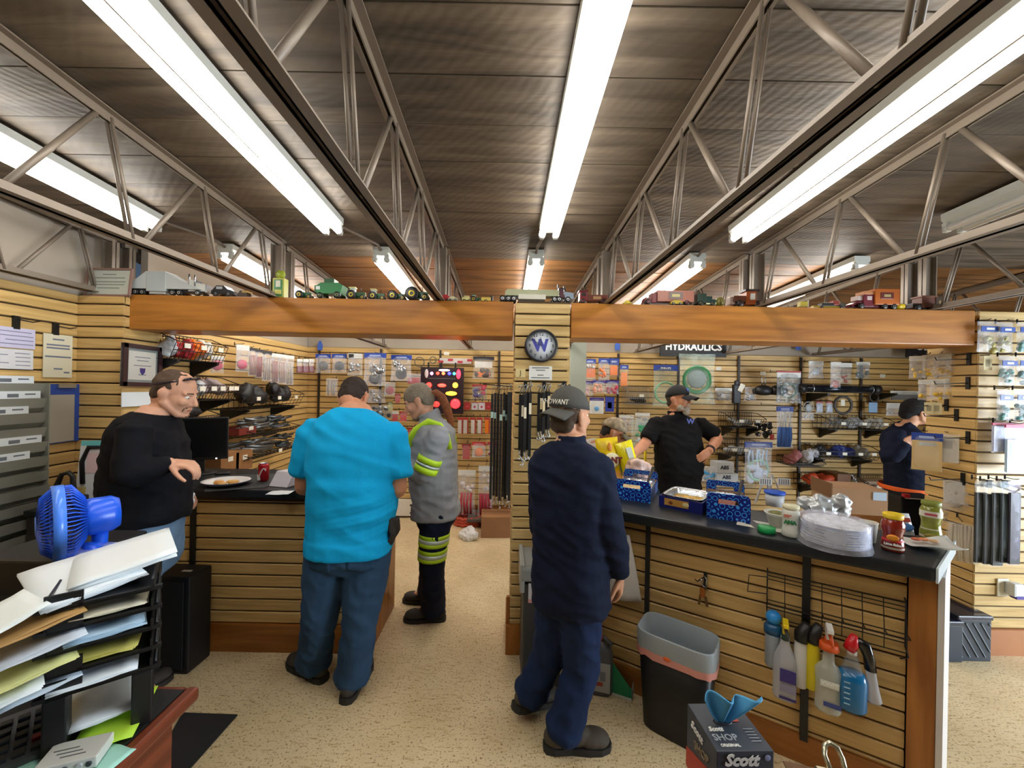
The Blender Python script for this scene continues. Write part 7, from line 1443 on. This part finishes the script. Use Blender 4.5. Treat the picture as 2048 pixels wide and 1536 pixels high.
for px, y0, y1, lb, cb in ((1600, 1240, 1373, 'slim white spray bottle with black angled head', 'd6d6d4'), (1624, 1242, 1378, 'slim yellow spray bottle with black angled head', 'd2c010')):
    t, h = bottle(px, y0, y1, lb, WAND, mat(cb, .35, key='wand'+cb), yy=.03); mb = MB(); mb.tube([(0, 0, .69*h), (.0, 0, .80*h), (.022, 0, .97*h)], [.09*h, .095*h, .055*h], 14, flat=.8); mb.build('spray_head', BLK, t); mb = MB(); mb.tube([(.0, 0, .78*h), (-.02, 0, .70*h)], .004, 6); mb.build('trigger_lever', BLK, t)
t, h = bottle(1655, 1248, 1420, 'big clear spray bottle with white and orange trigger', [(.001, 0), (.135, 0), (.15, .03), (.14, .30), (.155, .48), (.11, .53), (.07, .56), (.062, .70), (.062, .74)], TR2, yy=.015); trigger(t, h, .76, 'd8d4cc', 'd0561e'); mb = MB(); mb.tube([(0, 0, .72*h), (0, 0, .80*h)], [.10*h, .09*h], 16); mb.build('orange_collar', C('d8581e'), t); bx('pale_label', (0, -.108*h, .36*h), (.17*h, .003, .07*h), C('d0d0c4'), t); text('KWIT', t, (0, -.112*h, .36*h), .06*h, C('e8e8e0'), bold=.001); bx('blue_print', (.01, -.107*h, .13*h), (.16*h, .003, .05*h), C('3a4a8a'), t)
t, h = bottle(1702, 1268, 1418, 'spray bottle of bright blue liquid with red nozzle head', [(.001, 0), (.15, 0), (.17, .04), (.17, .40), (.13, .55), (.07, .72), (.055, .78)], mat('c9d6e0', .15, alpha=.16, key='clearblue', spec=.6), yy=.02); mb = MB(); mb.lathe([(.001, .006*h), (.145*h, .006*h), (.163*h, .04*h), (.163*h, .40*h), (.13*h, .51*h), (.001, .51*h)], (0, 0, 0), 22, None, True, 1, .68); mb.build('blue_liquid', mat('0f6aa0', .2, key='blueliq', spec=.6), t); mb = MB(); mb.tube([(0, 0, .74*h), (0, 0, .80*h)], .055*h, 14); mb.build('white_collar', C('d6d2cc'), t); mb = MB(); mb.tube([(-.01, 0, .79*h), (0, 0, .88*h), (.006, 0, 1.0*h)], [.072*h, .075*h, .038*h], 14, flat=.9); mb.build('red_head', mat('c21a24', .25, key='redhead'), t)
for k in range(5): bx('scale_mark', (-.02, -.113*h, (.12+.07*k)*h), (.02, .002, .005), C('9cc6dc'), t)
t, h = bottle(1750, 1280, 1405, 'thin clear spray bottle with long black curved head', [(.001, 0), (.095, 0), (.11, .03), (.085, .22), (.075, .50), (.07, .55)], TR, yy=.03, tilt=-.12); mb = MB(); mb.tube([(0, 0, .50*h), (.0, 0, .70*h), (-.01, 0, .88*h), (-.045, 0, .95*h)], [.085*h, .080*h, .10*h, .085*h], 14, flat=.8); mb.build('spray_head', mat('0f0f10', .2, key='glossblk', spec=.7), t)
for px in (): pass
# white bag hanging behind the navy man
l = RP(1222, 1150, FY-.02); mb = MB()
mb.sheet(lambda u, v: V(((u-.5)*(.15+.14*v), -.02-.03*sin(pi*u)*v-.012*sin(9*u+2*v), .0-.36*v)), 16, 12, .012); mb.tube([(-.05, -.01, 0), (-.01, .0, .07), (.05, -.01, 0)], .006, 6)
o = mb.build('plastic_bag', mat('c9c2bb', .5, key='whitesack')); bpy.context.view_layer.update(); o.location = rc.matrix_basis @ V((l.x+.03, FY-.02, 0.90)); o.rotation_euler = (0, 0, RZ); tag(o, 'white plastic sack hanging on the counter front behind the navy sleeve', 'sack')
# ------------------------------------------------------------------ floor in front of the serving counter
def bin_mesh(w, d, h, tw, n=40, e=.42):
    def ring(sx, z): return [V((w/2*sx*math.copysign(abs(cos(2*pi*i/n))**e, cos(2*pi*i/n)), d/2*sx*math.copysign(abs(sin(2*pi*i/n))**e, sin(2*pi*i/n)), z)) for i in range(n)]
    return ring
bpy.context.view_layer.update()
t = thing('waste_bin', 'black waste bin lined with white pink-edged bag', 'bin', rc.matrix_basis @ V((.655, -.022, 0)), RZ-.10)
w, d, h = .37, .225, .49; R_ = bin_mesh(w, d, h, .8)
mb = MB(); mb.rings([R_(.78, 0), R_(.80, .012), R_(.97, h), R_(.94, h), R_(.775, .02)], cap=False); mb.add(R_(.80, .01), [tuple(range(40))]); mb.build('bin_body', mat('0d0e0c', .45, bump=.1, bs=30, key='binblk'), t)
LIN = mat('a9b4ba', .35, alpha=.8, key='liner', spec=.5); PNK = mat('d8948a', .45, key='pinkedge')
def wav(r, a, k): return [p*(1+a*noise.noise(V((i*.35, k, 3)))) if False else V((p.x*(1+a*noise.noise(V((i*.5, k, 3)))), p.y*(1+a*noise.noise(V((i*.5, k, 3)))), p.z+.25*a*noise.noise(V((i*.6, k, 7))))) for i, p in enumerate(r)]
mb = MB(); mb.rings([wav(R_(.68, .10), .03, 1), wav(R_(.82, .40), .02, 2), R_(.945, h+.004), R_(.98, h+.008), R_(1.0, h), wav(R_(1.005, h-.05), .02, 4), wav(R_(1.0, h-.085), .03, 5)], cap=False); mb.build('bag_liner', LIN, t)
mb = MB(); mb.rings([wav(R_(1.004, h-.08), .03, 5), wav(R_(1.002, h-.115), .04, 6)], cap=False); mb.build('pink_hem', PNK, t)
mb = MB(); mb.ell((-.02, -d/2*.99, h-.085), (.020, .006, .012), n=12, k=7); mb.build('orange_tab', C('d8642a'), t)
c = PZ(1075, 1388, 0); t = thing('trash_can', 'tall grey lidded trash can beside the pillar behind the navy man', 'trash can', (c.x+.02, c.y+.175, 0), .0)
bx('can_body', (0, 0, .30), (.22, .28, .60), mat('3c3c3a', .5, key='canbody'), t, bev=.012); bx('lid', (.0, 0, .655), (.25, .31, .08), mat('8f918e', .4, key='canlid'), t, bev=.015); bx('lid_lip', (-.115, 0, .63), (.025, .30, .16), mat('9a9b96', .4, key='canlip'), t, bev=.006); bx('bag_hem', (.02, -.143, .56), (.20, .006, .09), mat('c9c6c6', .4, key='canbag'), t); bx('bag_edge', (.02, -.144, .505), (.20, .006, .02), PNK, t)
c = PZ(1186, 1385, 0); t = thing('washer_jug', 'dark grey fluid jug with white label and orange cap on the floor', 'jug', (c.x+.03, c.y+.03, 0), RZ+.3)
mb = MB(); mb.rings([[V((.085*s*math.copysign(abs(cos(2*pi*i/28))**.5, cos(2*pi*i/28)), .06*s*math.copysign(abs(sin(2*pi*i/28))**.5, sin(2*pi*i/28)), z)) for i in range(28)] for s, z in ((.9, 0), (1, .015), (1, .20), (.85, .245), (.45, .27), (.30, .285))]); mb.build('jug_body', mat('4c4e50', .35, key='jug'), t)
mb = MB(); mb.cyl((0, 0, .283), (0, 0, .31), .026, n=16); mb.build('cap', C('d8581e'), t); bx('paper_label', (.0, -.0615, .11), (.14, .003, .16), mat('a8aaa8', .5, key='juglabel'), t); bx('red_stripe', (-.01, -.0635, .075), (.08, .002, .022), C('9c3a2a'), t); bx('blue_mark', (.03, -.0635, .12), (.03, .002, .05), C('7a8088'), t); mb = MB(); mb.tube([(.05, 0, .235), (.075, 0, .27), (.03, 0, .30), (.0, 0, .285)], .012, 8); mb.build('handle', mat('4c4e50', .35, key='jug'), t)
cA, cB = PZ(1214, 1386, 0), PZ(1263, 1403, 0); t = thing('display_carton', 'open carton with slanted green side lying on the floor by the jug', 'carton', (cA.x, cA.y, 0), atan2((cB-cA).y, (cB-cA).x))
L = (cB-cA).length
for y in (0, .12): mb = MB(); mb.prism([(0, .0), (L, .0), (L, .06), (L*.02, .21), (0, .21)], 'y', .005, (0, y, 0)); mb.build('side_panel', mat('1c8a5a', .5, key='cartgreen') if y == 0 else mat('8a6a4a', .8, key='cartbrown'), t)
bx('bottom_panel', (L/2, .06, .003), (L, .12, .005), mat('c8cabc', .6, key='cartw'), t); bx('front_panel', (L, .062, .03), (.005, .12, .06), mat('8c8c84', .5, key='cartfront'), t); bx('white_edge', (L/2, -.002, .008), (L, .003, .014), mat('d8dcd2', .6, key='cartedge'), t); bx('back_panel', (0, .062, .105), (.005, .12, .21), mat('8a6a4a', .8, key='cartbrown'), t)
# ------------------------------------------------------------------ near desk edge with shop towels and clipboard
t = thing('side_table', 'low table just inside the bottom frame edge carrying the towel box', 'table', (.82, .80, 0)); bx('table_top', (0, 0, .62), (.98, .60, .03), WOODR, t, bev=.005)
for x in (-.44, .44):
    for y in (-.25, .25): bx('leg', (x, y, .3025), (.045, .045, .605), WOODR, t)
ZT = .812; a, b, c_ = PZ(1434, 1503, ZT), PZ(1548, 1502, ZT), PZ(1390, 1421, ZT)
w = (b-a).length; d = .150; rz = atan2((b-a).y, (b-a).x); GB = mat('363c46', .45, key='towelbox'); RB = mat('b03424', .45, key='towelred')
t = thing('shop_towel_box', 'dark grey and red shop towel box with blue towel popping out', 'box', (a.x, a.y, .636), rz); hh_ = ZT-.636
bx('carton', (w/2, d/2, hh_/2), (w, d, hh_), GB, t, bev=.002)
mb = MB(); mb.prism([(0, 0), (d, 0), (d, hh_*.30), (0, hh_*.62)], 'x', .002, (-.0018, 0, 0)); mb.build('red_side', RB, t); bx('red_front', (w*.5, -.0012, hh_*.38), (w, .002, hh_*.42), RB, t)
text('Scott', t, (w*.42, -.0024, hh_-.022), .040, HW, bold=.0016, shear=.25); MB().ell((w*.88, -.002, hh_-.016), (.008, .001, .008), n=14, k=6).build('round_badge', C('7d86a8'), t)
text('Scott', t, (w*.22, d*.42, hh_+.0012), .018, HW, right=(1, 0, 0), up=(0, 1, 0), bold=.0008, shear=.25); text('SHOP', t, (w*.30, d*.25, hh_+.0012), .026, mat('9aa0a6', .4, key='shopgrey'), right=(1, 0, 0), up=(0, 1, 0), bold=.0005); text('ORIGINAL', t, (w*.30, d*.10, hh_+.0012), .011, HW, right=(1, 0, 0), up=(0, 1, 0), bold=.0004)
for k in range(5): bx('fine_print', (w*.82, d*(.42-.06*k), hh_+.0011), (w*.18, .003, .0004), mat('8d939a', .5, key='fprint'), t)
bx('red_note', (w*.66, d*.62, hh_+.0012), (w*.2, .014, .0006), RB, t)
text('Scott', t, (-.003, d*.62, hh_*.82), .028, HW, right=(0, -1, 0), up=(0, 0, 1), bold=.001, shear=.25); text('SHOP', t, (-.003, d*.45, hh_*.62), .030, mat('8a7a5a', .4, key='shopgold'), right=(0, -1, 0.25), up=(0, .25, 1)); mb = MB(); mb.cap_((-.003, d*.25, hh_*.2), (-.003, d*.05, hh_*.1), .008, .012); mb.build('printed_tool', C('c98a6a'), t)
mb = MB(); TW_ = mat('4f9fd0', .8, var=.08, key='towelblue')
mb.sheet(lambda u, v: V((w*.45+(u-.5)*(.012+.150*v**.8)+.022*v, d*.58+.020*sin(u*13)*v**.7-.018*v, hh_-.006+.090*v-.025*abs(u-.45)*v+.01*sin(u*9)*v)), 30, 14, .0022); mb.build('paper_towel', TW_, t)
mb = MB(); mb.lathe([(.022, 0), (.026, .0015), (.022, .003)], (w*.45, d*.58, hh_-.001), 24, None, False, 1, .5); mb.build('slot_opening', BLK, t)
cc = P(1660, 1525, 1.04); bx('ream_wrap', (cc.x, .90, .679), (.30, .24, .084), PW).name = 'paper_ream'; tag(bpy.data.objects['paper_ream'], 'white paper ream under the clipboard at the bottom frame edge', 'paper')
t = thing('clipboard', 'chrome clipboard clip with ring handle at the bottom frame edge', 'clipboard', (cc.x, 1.03, .722), -.25)
bx('board', (0, -.16, .003), (.23, .32, .004), mat('6a4a2a', .6, key='hardboard'), t); CL = mat('c9c4a8', .2, .8, key='clipm')
mb = MB(); mb.prism([(-.05, .006), (.05, .006), (.045, .022), (-.045, .022)], 'y', .05, (0, -.06, 0)); bevel(mb.build('clip_plate', CL, t), .003)
mb = MB(); mb.tube([(-.016, -.03, .022), (-.020, .0, .045), (-.014, .012, .062), (0, .016, .068), (.014, .012, .062), (.020, .0, .045), (.016, -.03, .022)], .006, 8); mb.build('ring_handle', CL, t)
# ------------------------------------------------------------------ toys along the beam: item sizes in image pixels, k metres each at the beam's distance
TY = 2.655; K = TY/F
def toy(name, label, cat, x0, x1, items, yo=0., group=None):
    xc = (x0+x1)/2; X = P(xc, 600, TY+yo).x; k = (TY+yo)/F
    t = thing(name, label, cat, (X, TY+yo, ZB+.001)); par = {}
    for it in items:
        nm, kd, col = it[:3]; a = it[3:]; m = col if not isinstance(col, str) else mat(col, .35, key='toy'+col); mb = MB()
        L = lambda x: (x-xc)*k
        if kd == 'b':
            xa, za, xb, zb, d = a[:5]; y = a[5]*k if len(a) > 5 else 0; mb.box((L((xa+xb)/2), y, (za+zb)/2*k), (abs(xb-xa)*k, d*k, (zb-za)*k)); o = mb.build(nm, m, t)
            if min(abs(xb-xa), zb-za) > 5: bevel(o, .0025)
        elif kd == 'p':
            poly, d = a[:2]; mb.prism([(L(x), z*k) for x, z in poly], 'y', d*k, (0, -d*k/2, 0)); mb.build(nm, m, t)
        elif kd == 'w':
            x, r, wd, trk = a[:4]; hub = a[4] if len(a) > 4 else 'c8c8c8'
            for s in (-1, 1):
                mb = MB(); M_ = Matrix.Rotation(pi/2, 3, 'X'); rr_ = r*k; w2 = wd*k/2
                mb.lathe([(.45*rr_, w2), (.82*rr_, w2), (rr_, w2*.6), (rr_, -w2*.6), (.82*rr_, -w2), (.45*rr_, -w2)], (L(x), s*trk*k/2, r*k), 18, M_); o = mb.build(nm, m, t)
                mb = MB(); mb.lathe([(.001, w2*.9), (.40*rr_, w2*1.05), (.55*rr_, w2*.9), (.55*rr_, -w2*.9), (.001, -w2*.9)], (L(x), s*trk*k/2, r*k), 14, M_); mb.build('hub', mat(hub, .3, .3, key='hub'+hub), o)
        elif kd == 'c':
            x, z0, z1, r = a[:4]; y = a[4]*k if len(a) > 4 else 0; mb.cyl((L(x), y, z0*k), (L(x), y, z1*k), r*k, n=10); mb.build(nm, m, t)
        elif kd == 'h':
            xa, xb, z, r = a[:4]; mb.cyl((L(xa), 0, z*k), (L(xb), 0, z*k), r*k, n=18); mb.build(nm, m, t)
        elif kd == 'e':
            x, z, rx, ry, rz_ = a; mb.ell((L(x), 0, z*k), (rx*k, ry*k, rz_*k), n=16, k=10); mb.build(nm, m, t)
    return t
TK = '161618'
toy('toy_truck', 'white toy semi truck with hopper trailer at the wall end of the beam', 'toy truck', 262, 478, [
    ('hopper', 'p', 'bcc2c2', [(266, 13), (410, 13), (388, 22), (340, 47), (303, 47), (270, 22)], 26), ('hopper_panel', 'b', 'aeb6b6', 304, 8, 342, 47, 28), ('rear_bogie', 'b', TK, 264, 8, 312, 14, 24), ('hopper_chute', 'b', 'b0b4b4', 308, 3, 340, 14, 22)] +
    [('wheel', 'w', TK, x, 6, 5, 22, 'd8d8d8') for x in (270, 282, 295, 355, 368, 404)] +
    [('chassis', 'b', '2a2a2c', 345, 7, 412, 12, 16), ('cab', 'p', 'd2d4d0', [(384, 10), (396, 10), (396, 30), (390, 33), (384, 33)], 20), ('hood', 'p', 'd2d4d0', [(396, 10), (417, 10), (416, 24), (396, 28)], 18), ('grille', 'b', '9a9c9e', 416, 8, 419, 24, 16), ('stack_pipe', 'c', CHR, 385, 20, 44, 1.3, -9), ('stack_pipe', 'c', CHR, 397, 20, 42, 1.3, -10), ('windscreen', 'b', '2a3038', 394, 24, 397.5, 32, 15), ('fuel_tank', 'h', CHR, 372, 384, 9, 4)])
toy('toy_car', 'black toy car beside the white toy semi', 'toy car', 426, 474, [('car_body', 'p', '121216', [(430, 5), (472, 5), (472, 12), (462, 15), (455, 22), (440, 22), (433, 14), (430, 12)], 22), ('side_window', 'b', 'aab0b6', 440, 15, 452, 20, 22.6), ('wheel', 'w', TK, 438, 5, 4, 20, '6a6a70'), ('wheel', 'w', TK, 463, 5, 4, 20, '6a6a70')])
toy('toy_ramp', 'small dark triangular toy block below the joist end', 'toy', 474, 500, [('block', 'p', '3a2a20', [(476, 0), (500, 0), (496, 14), (484, 14)], 14), ('yellow_edge', 'b', 'b89a3a', 488, 10, 500, 13, 14.6)])
toy('toy_fuel_pump', 'green and yellow toy fuel pump with round top', 'toy pump', 548, 573, [('pump_body', 'b', 'a8a83a', 549, 0, 572, 40, 16), ('pump_face', 'b', '3f7d4a', 552, 4, 569, 37, 17), ('dial', 'b', 'd8d8c4', 556, 22, 565, 35, 18), ('lower_panel', 'b', 'c8c060', 554, 8, 567, 17, 18), ('globe', 'e', '9aa82e', 560, 49, 10, 4, 9), ('globe_neck', 'c', 'a8a83a', 560, 39, 43, 4)])
G1, Y1 = '1f5a2e', 'c9b41e'
def tractor(x0, x1, label, big=1., cab=True, face=1, hub=Y1):
    w = x1-x0; xr = x0+w*(.3 if face > 0 else .7); xf = x0+w*(.84 if face > 0 else .16); a, b = (x0+w*.45, x1-2) if face > 0 else (x0+2, x1-w*.45); r = w*.22*big
    it = [('hood', 'b', G1, a, w*.18, b, w*.40, w*.22), ('axle_block', 'b', G1, min(xr, xf), w*.12, max(xr, xf), w*.22, w*.16), ('wheel', 'w', TK, xr, r, w*.12, w*.46, hub), ('wheel', 'w', TK, xf, r*.55, w*.09, w*.36, hub), ('stack_pipe', 'c', TK, (a+b)/2, w*.38, w*.62, w*.018), ('nose_band', 'b', Y1, (b-2 if face > 0 else a), w*.24, (b+.6 if face > 0 else a+2), w*.30, w*.2)]
    if cab: it += [('cab', 'b', 'b8c4bc', xr-w*.13, w*.36, xr+w*.13, w*.60, w*.26), ('cab_roof', 'b', G1 if cab == 1 else 'd8cf8a', xr-w*.16, w*.60, xr+w*.16, w*.66, w*.32)]
    else: it += [('seat', 'b', Y1, xr-w*.07, w*.38, xr+w*.05, w*.50, w*.14), ('steering_column', 'c', TK, xr+w*.14*face, w*.36, w*.52, w*.015)]
    return toy('toy_tractor', label, 'toy tractor', x0, x1, it)
tractor(592, 626, 'green toy tractor seen from behind next to the fuel pump', 1.1, 0)
toy('toy_wagon', 'green toy grain wagon with slanted sides', 'toy wagon', 630, 692, [('wagon_box', 'p', '2f7a48', [(640, 10), (686, 10), (690, 27), (683, 31), (648, 31), (636, 24)], 28), ('wagon_hood', 'b', '24603a', 634, 12, 646, 26, 24), ('front_light', 'b', 'd8ddd8', 638, 17, 646, 24, 29), ('upper_hopper', 'b', '2a5a38', 652, 31, 672, 40, 20), ('wheel', 'w', TK, 646, 6, 5, 26, '7a8a4a'), ('wheel', 'w', TK, 680, 7, 6, 28, '7a8a4a')])
tractor(694, 733, 'green cab toy tractor with pale roof, nearer the wagon', 1.1, 2)
tractor(737, 772, 'green cab toy tractor with pale roof, nearer the strip light', 1.1, 2)
tractor(776, 812, 'green toy tractor with yellow hub, half dark', 1.25, 0)
tractor(812, 858, 'largest green toy tractor with big yellow-hubbed tyre', 1.35, 0)
toy('toy_car', 'small red toy car beside the joist end', 'toy car', 882, 902, [('car_body', 'p', 'a81e2a', [(883, 3), (901, 3), (901, 9), (895, 14), (888, 14), (883, 8)], 12), ('wheel', 'w', TK, 887, 3, 3, 11), ('wheel', 'w', TK, 897, 3, 3, 11)])
toy('toy_car', 'tiny pale toy car right of the small red one', 'toy car', 896, 916, [('car_body', 'p', 'b0ac88', [(897, 2), (915, 2), (914, 6), (908, 9), (902, 9), (898, 6)], 9), ('wheel', 'w', TK, 901, 2.4, 2, 9), ('wheel', 'w', TK, 911, 2.4, 2, 9)], -.03)
toy('toy_wagon', 'pale yellow low toy trailer beside the tiny car', 'toy wagon', 922, 946, [('bed', 'b', 'c4bc7e', 924, 4, 944, 9, 12), ('load', 'b', 'a8a068', 928, 9, 938, 13, 8), ('wheel', 'w', TK, 929, 3, 2.5, 12, Y1), ('wheel', 'w', TK, 940, 3, 2.5, 12, Y1)])
tractor(940, 964, 'small dark green toy tractor with roll cage', 1.2, 1)
toy('toy_baler', 'yellow toy baler behind the small dark tractor', 'toy', 962, 986, [('baler_body', 'b', 'c8b458', 963, 3, 982, 10, 13), ('pickup', 'b', TK, 980, 4, 986, 13, 10), ('wheel', 'w', TK, 972, 3, 2.5, 13, Y1)])
toy('toy_truck', 'toy tanker truck with long pale green trailer on top of the clock pillar', 'toy truck', 998, 1148, [
    ('tank_trailer', 'p', '9a9c78', [(1012, 12), (1115, 12), (1117, 22), (1110, 24), (1015, 24), (1010, 20)], 26), ('tank_top', 'b', 'b0b08a', 1014, 23, 1116, 25, 20), ('banner', 'b', 'c4c0b0', 1036, 5, 1090, 15, 27), ('rear_frame', 'b', TK, 1000, 8, 1036, 12, 20)] + [('wheel', 'w', TK, x, 6, 5, 22, 'dcdcdc') for x in (1005, 1016, 1027, 1108, 1117, 1134)] +
    [('cab', 'b', '4a2030', 1118, 10, 1128, 26, 20), ('hood', 'p', '8a98a8', [(1128, 8), (1146, 8), (1145, 20), (1128, 22)], 18), ('stack_pipe', 'c', CHR, 1114, 12, 36, 1.3, -9), ('stack_pipe', 'c', CHR, 1126, 12, 33, 1.3, -9), ('sleeper', 'b', '2a1820', 1116, 24, 1130, 30, 18)], -.02)
toy('toy_truck', 'red toy truck with brown wooden stake bed right of the clock pillar', 'toy truck', 1155, 1215, [('cab', 'b', '7a2028', 1158, 6, 1173, 24, 20), ('cab_roof', 'b', '5a1a1c', 1156, 24, 1174, 27, 22), ('windscreen', 'b', '2a2622', 1161, 15, 1170, 22, 20.6), ('stake_bed', 'b', '6a2e1c', 1174, 6, 1213, 18, 22), ('bed_sign', 'b', 'a8845a', 1184, 9, 1200, 15, 23), ('wheel', 'w', TK, 1164, 5, 4, 20, '8a2a24'), ('wheel', 'w', TK, 1204, 5, 4, 20, '8a2a24')])
toy('toy_tractor', 'tiny yellow toy tractor beside the beam joist end', 'toy tractor', 1244, 1264, [('hood', 'p', 'd8c41e', [(1247, 3), (1262, 3), (1261, 6), (1256, 9), (1252, 10), (1247, 5)], 8), ('wheel', 'w', 'c9b018', 1249, 3.4, 2.5, 10, 'a89018'), ('wheel', 'w', 'c9b018', 1259, 2.6, 2.5, 10, 'a89018')])
toy('toy_truck', 'red toy truck with pink box body and framed sign', 'toy truck', 1280, 1384, [('hood', 'p', '6a1c20', [(1284, 5), (1304, 5), (1304, 16), (1288, 15)], 18), ('cab', 'b', '7a1e22', 1300, 5, 1310, 24, 20), ('box_body', 'b', 'a86a58', 1310, 7, 1382, 29, 26), ('sign_frame', 'b', '7a6a64', 1332, 12, 1360, 26, 27), ('sign_plate', 'b', 'c8b87a', 1338, 16, 1354, 22, 27.6), ('chassis', 'b', '3a1a18', 1286, 3, 1380, 7, 16)] + [('wheel', 'w', TK, x, 5.5, 5, 22, '8a2a24') for x in (1292, 1350, 1368)])
toy('toy_car', 'small yellow and dark toy car in front of the pink box truck', 'toy car', 1338, 1366, [('car_body', 'p', 'b8a028', [(1340, 2), (1364, 2), (1363, 6), (1356, 9), (1346, 9), (1341, 6)], 9), ('canopy', 'b', '3a3424', 1346, 7, 1356, 10, 8), ('wheel', 'w', TK, 1345, 2.6, 2, 9), ('wheel', 'w', TK, 1359, 2.6, 2, 9)], -.045)
toy('toy_truck', 'dark green toy stake truck right of the pink box truck', 'toy truck', 1388, 1430, [('stake_sides', 'b', '24382c', 1390, 6, 1408, 25, 20), ('cab', 'b', '1f3a34', 1402, 6, 1420, 20, 18), ('hood', 'b', '1f3a34', 1418, 6, 1428, 14, 16), ('running_board', 'b', 'c8d0a8', 1408, 4, 1428, 8, 18), ('wheel', 'w', TK, 1397, 5, 4, 19, '6a6a3a'), ('wheel', 'w', TK, 1421, 5, 4, 17, '6a6a3a')])
toy('toy_drum', 'olive round toy drum on its side by the dark green truck', 'toy', 1430, 1450, [('drum', 'e', '7d7430', 1439, 10, 10, 7, 10), ('drum_band', 'h', '6a6228', 1437, 1441, 10, 10.6)])
toy('toy_truck', 'brown old-style toy truck with tall cab and small bed', 'toy truck', 1454, 1520, [('cab', 'p', '8a431c', [(1486, 5), (1506, 5), (1506, 32), (1487, 32)], 20), ('cab_roof', 'b', '2a1a14', 1484, 31, 1512, 35, 23), ('side_window', 'b', 'b8b4aa', 1494, 14, 1504, 27, 20.6), ('bed', 'b', '5a3020', 1462, 10, 1486, 22, 20), ('tail_box', 'b', '8a7468', 1456, 5, 1466, 20, 16), ('hood', 'b', '3a1a16', 1504, 5, 1518, 14, 16), ('fender', 'e', TK, 1475, 6, 10, 11, 8), ('wheel', 'w', TK, 1474, 6.5, 5, 21, '5a3020'), ('wheel', 'w', TK, 1510, 5.5, 4, 18, '5a3020')])
for x, c, nme in ((1604, 'b8a83a', 'olive toy figure box beside the white rod'), ): toy('toy_block', nme, 'toy', 1596, 1616, [('block', 'b', c, 1598, 4, 1612, 14, 10), ('white_post', 'c', 'd8d8d0', 1626-10, 0, 17, 1.4)])
toy('toy_plane', 'dark and red low toy loader right of the olive block', 'toy', 1620, 1690, [('boom', 'b', 'b8a028', 1624, 3, 1680, 6, 8), ('dark_body', 'b', '241c1a', 1640, 6, 1664, 12, 12), ('red_cab', 'b', '8a3424', 1662, 8, 1674, 17, 12), ('tail', 'b', '4a443a', 1676, 4, 1688, 12, 10), ('wheel', 'w', TK, 1640, 3, 2.5, 11), ('wheel', 'w', TK, 1678, 3, 2.5, 11)])
toy('toy_truck', 'dark red toy truck with tall orange box and framed sign', 'toy truck', 1692, 1790, [('hood', 'p', '6a1220', [(1696, 5), (1722, 5), (1722, 17), (1706, 15), (1697, 10)], 18), ('cab', 'b', '6e1424', 1718, 5, 1738, 29, 22), ('windscreen', 'b', 'c9b8b0', 1708, 18, 1720, 27, 16), ('side_window', 'b', 'c8b4b0', 1724, 18, 1734, 26, 22.6), ('box_body', 'b', 'b8601c', 1738, 9, 1786, 40, 27), ('box_cap', 'b', 'c98a5a', 1720, 29, 1740, 36, 22), ('sign_frame', 'b', '6a2a20', 1748, 20, 1774, 33, 28), ('sign_plate', 'b', 'b8a87a', 1755, 24, 1768, 29, 28.6), ('chassis', 'b', '5a1018', 1700, 3, 1786, 8, 18)] + [('wheel', 'w', TK, x, 6, 5, 22, '7a6a60') for x in (1712, 1758, 1776)])
toy('toy_drum', 'yellow toy cylinder on its side beside the orange box truck', 'toy', 1786, 1806, [('drum', 'h', 'd2b014', 1788, 1805, 7, 6)], -.02)
toy('toy_block', 'pale small toy pieces between yellow cylinder and brown van', 'toy', 1796, 1816, [('block', 'b', '8a8678', 1798, 4, 1808, 16, 10), ('block', 'b', '6a6a60', 1806, 2, 1814, 10, 8)], .05)
toy('toy_truck', 'dark brown toy delivery van at the far end of the beam', 'toy truck', 1814, 1892, [('hood', 'b', '2a1a18', 1818, 5, 1836, 14, 16), ('cab', 'b', '5a2c18', 1834, 6, 1862, 27, 20), ('van_box', 'b', '3a2414', 1860, 6, 1888, 26, 22), ('sign_plate', 'b', '8a7440', 1866, 14, 1882, 20, 22.6), ('roof', 'b', '6a3a20', 1832, 26, 1864, 29, 22)] + [('wheel', 'w', TK, x, 5.5, 5, 20, '4a4a4c') for x in (1826, 1874)])
# lettering becomes plain mesh geometry
bpy.context.view_layer.update()
_dg = bpy.context.evaluated_depsgraph_get()
_fonts = [o for o in SC.objects if o.type == 'FONT']
_new = [(o, bpy.data.meshes.new_from_object(o.evaluated_get(_dg))) for o in _fonts]
for o, me in _new:
    nm, par, mb_, m = o.name, o.parent, o.matrix_basis.copy(), o.data.materials[0]
    bpy.data.objects.remove(o); me.materials.clear(); me.materials.append(m)
    n = link(nm, me, par); n.matrix_basis = mb_
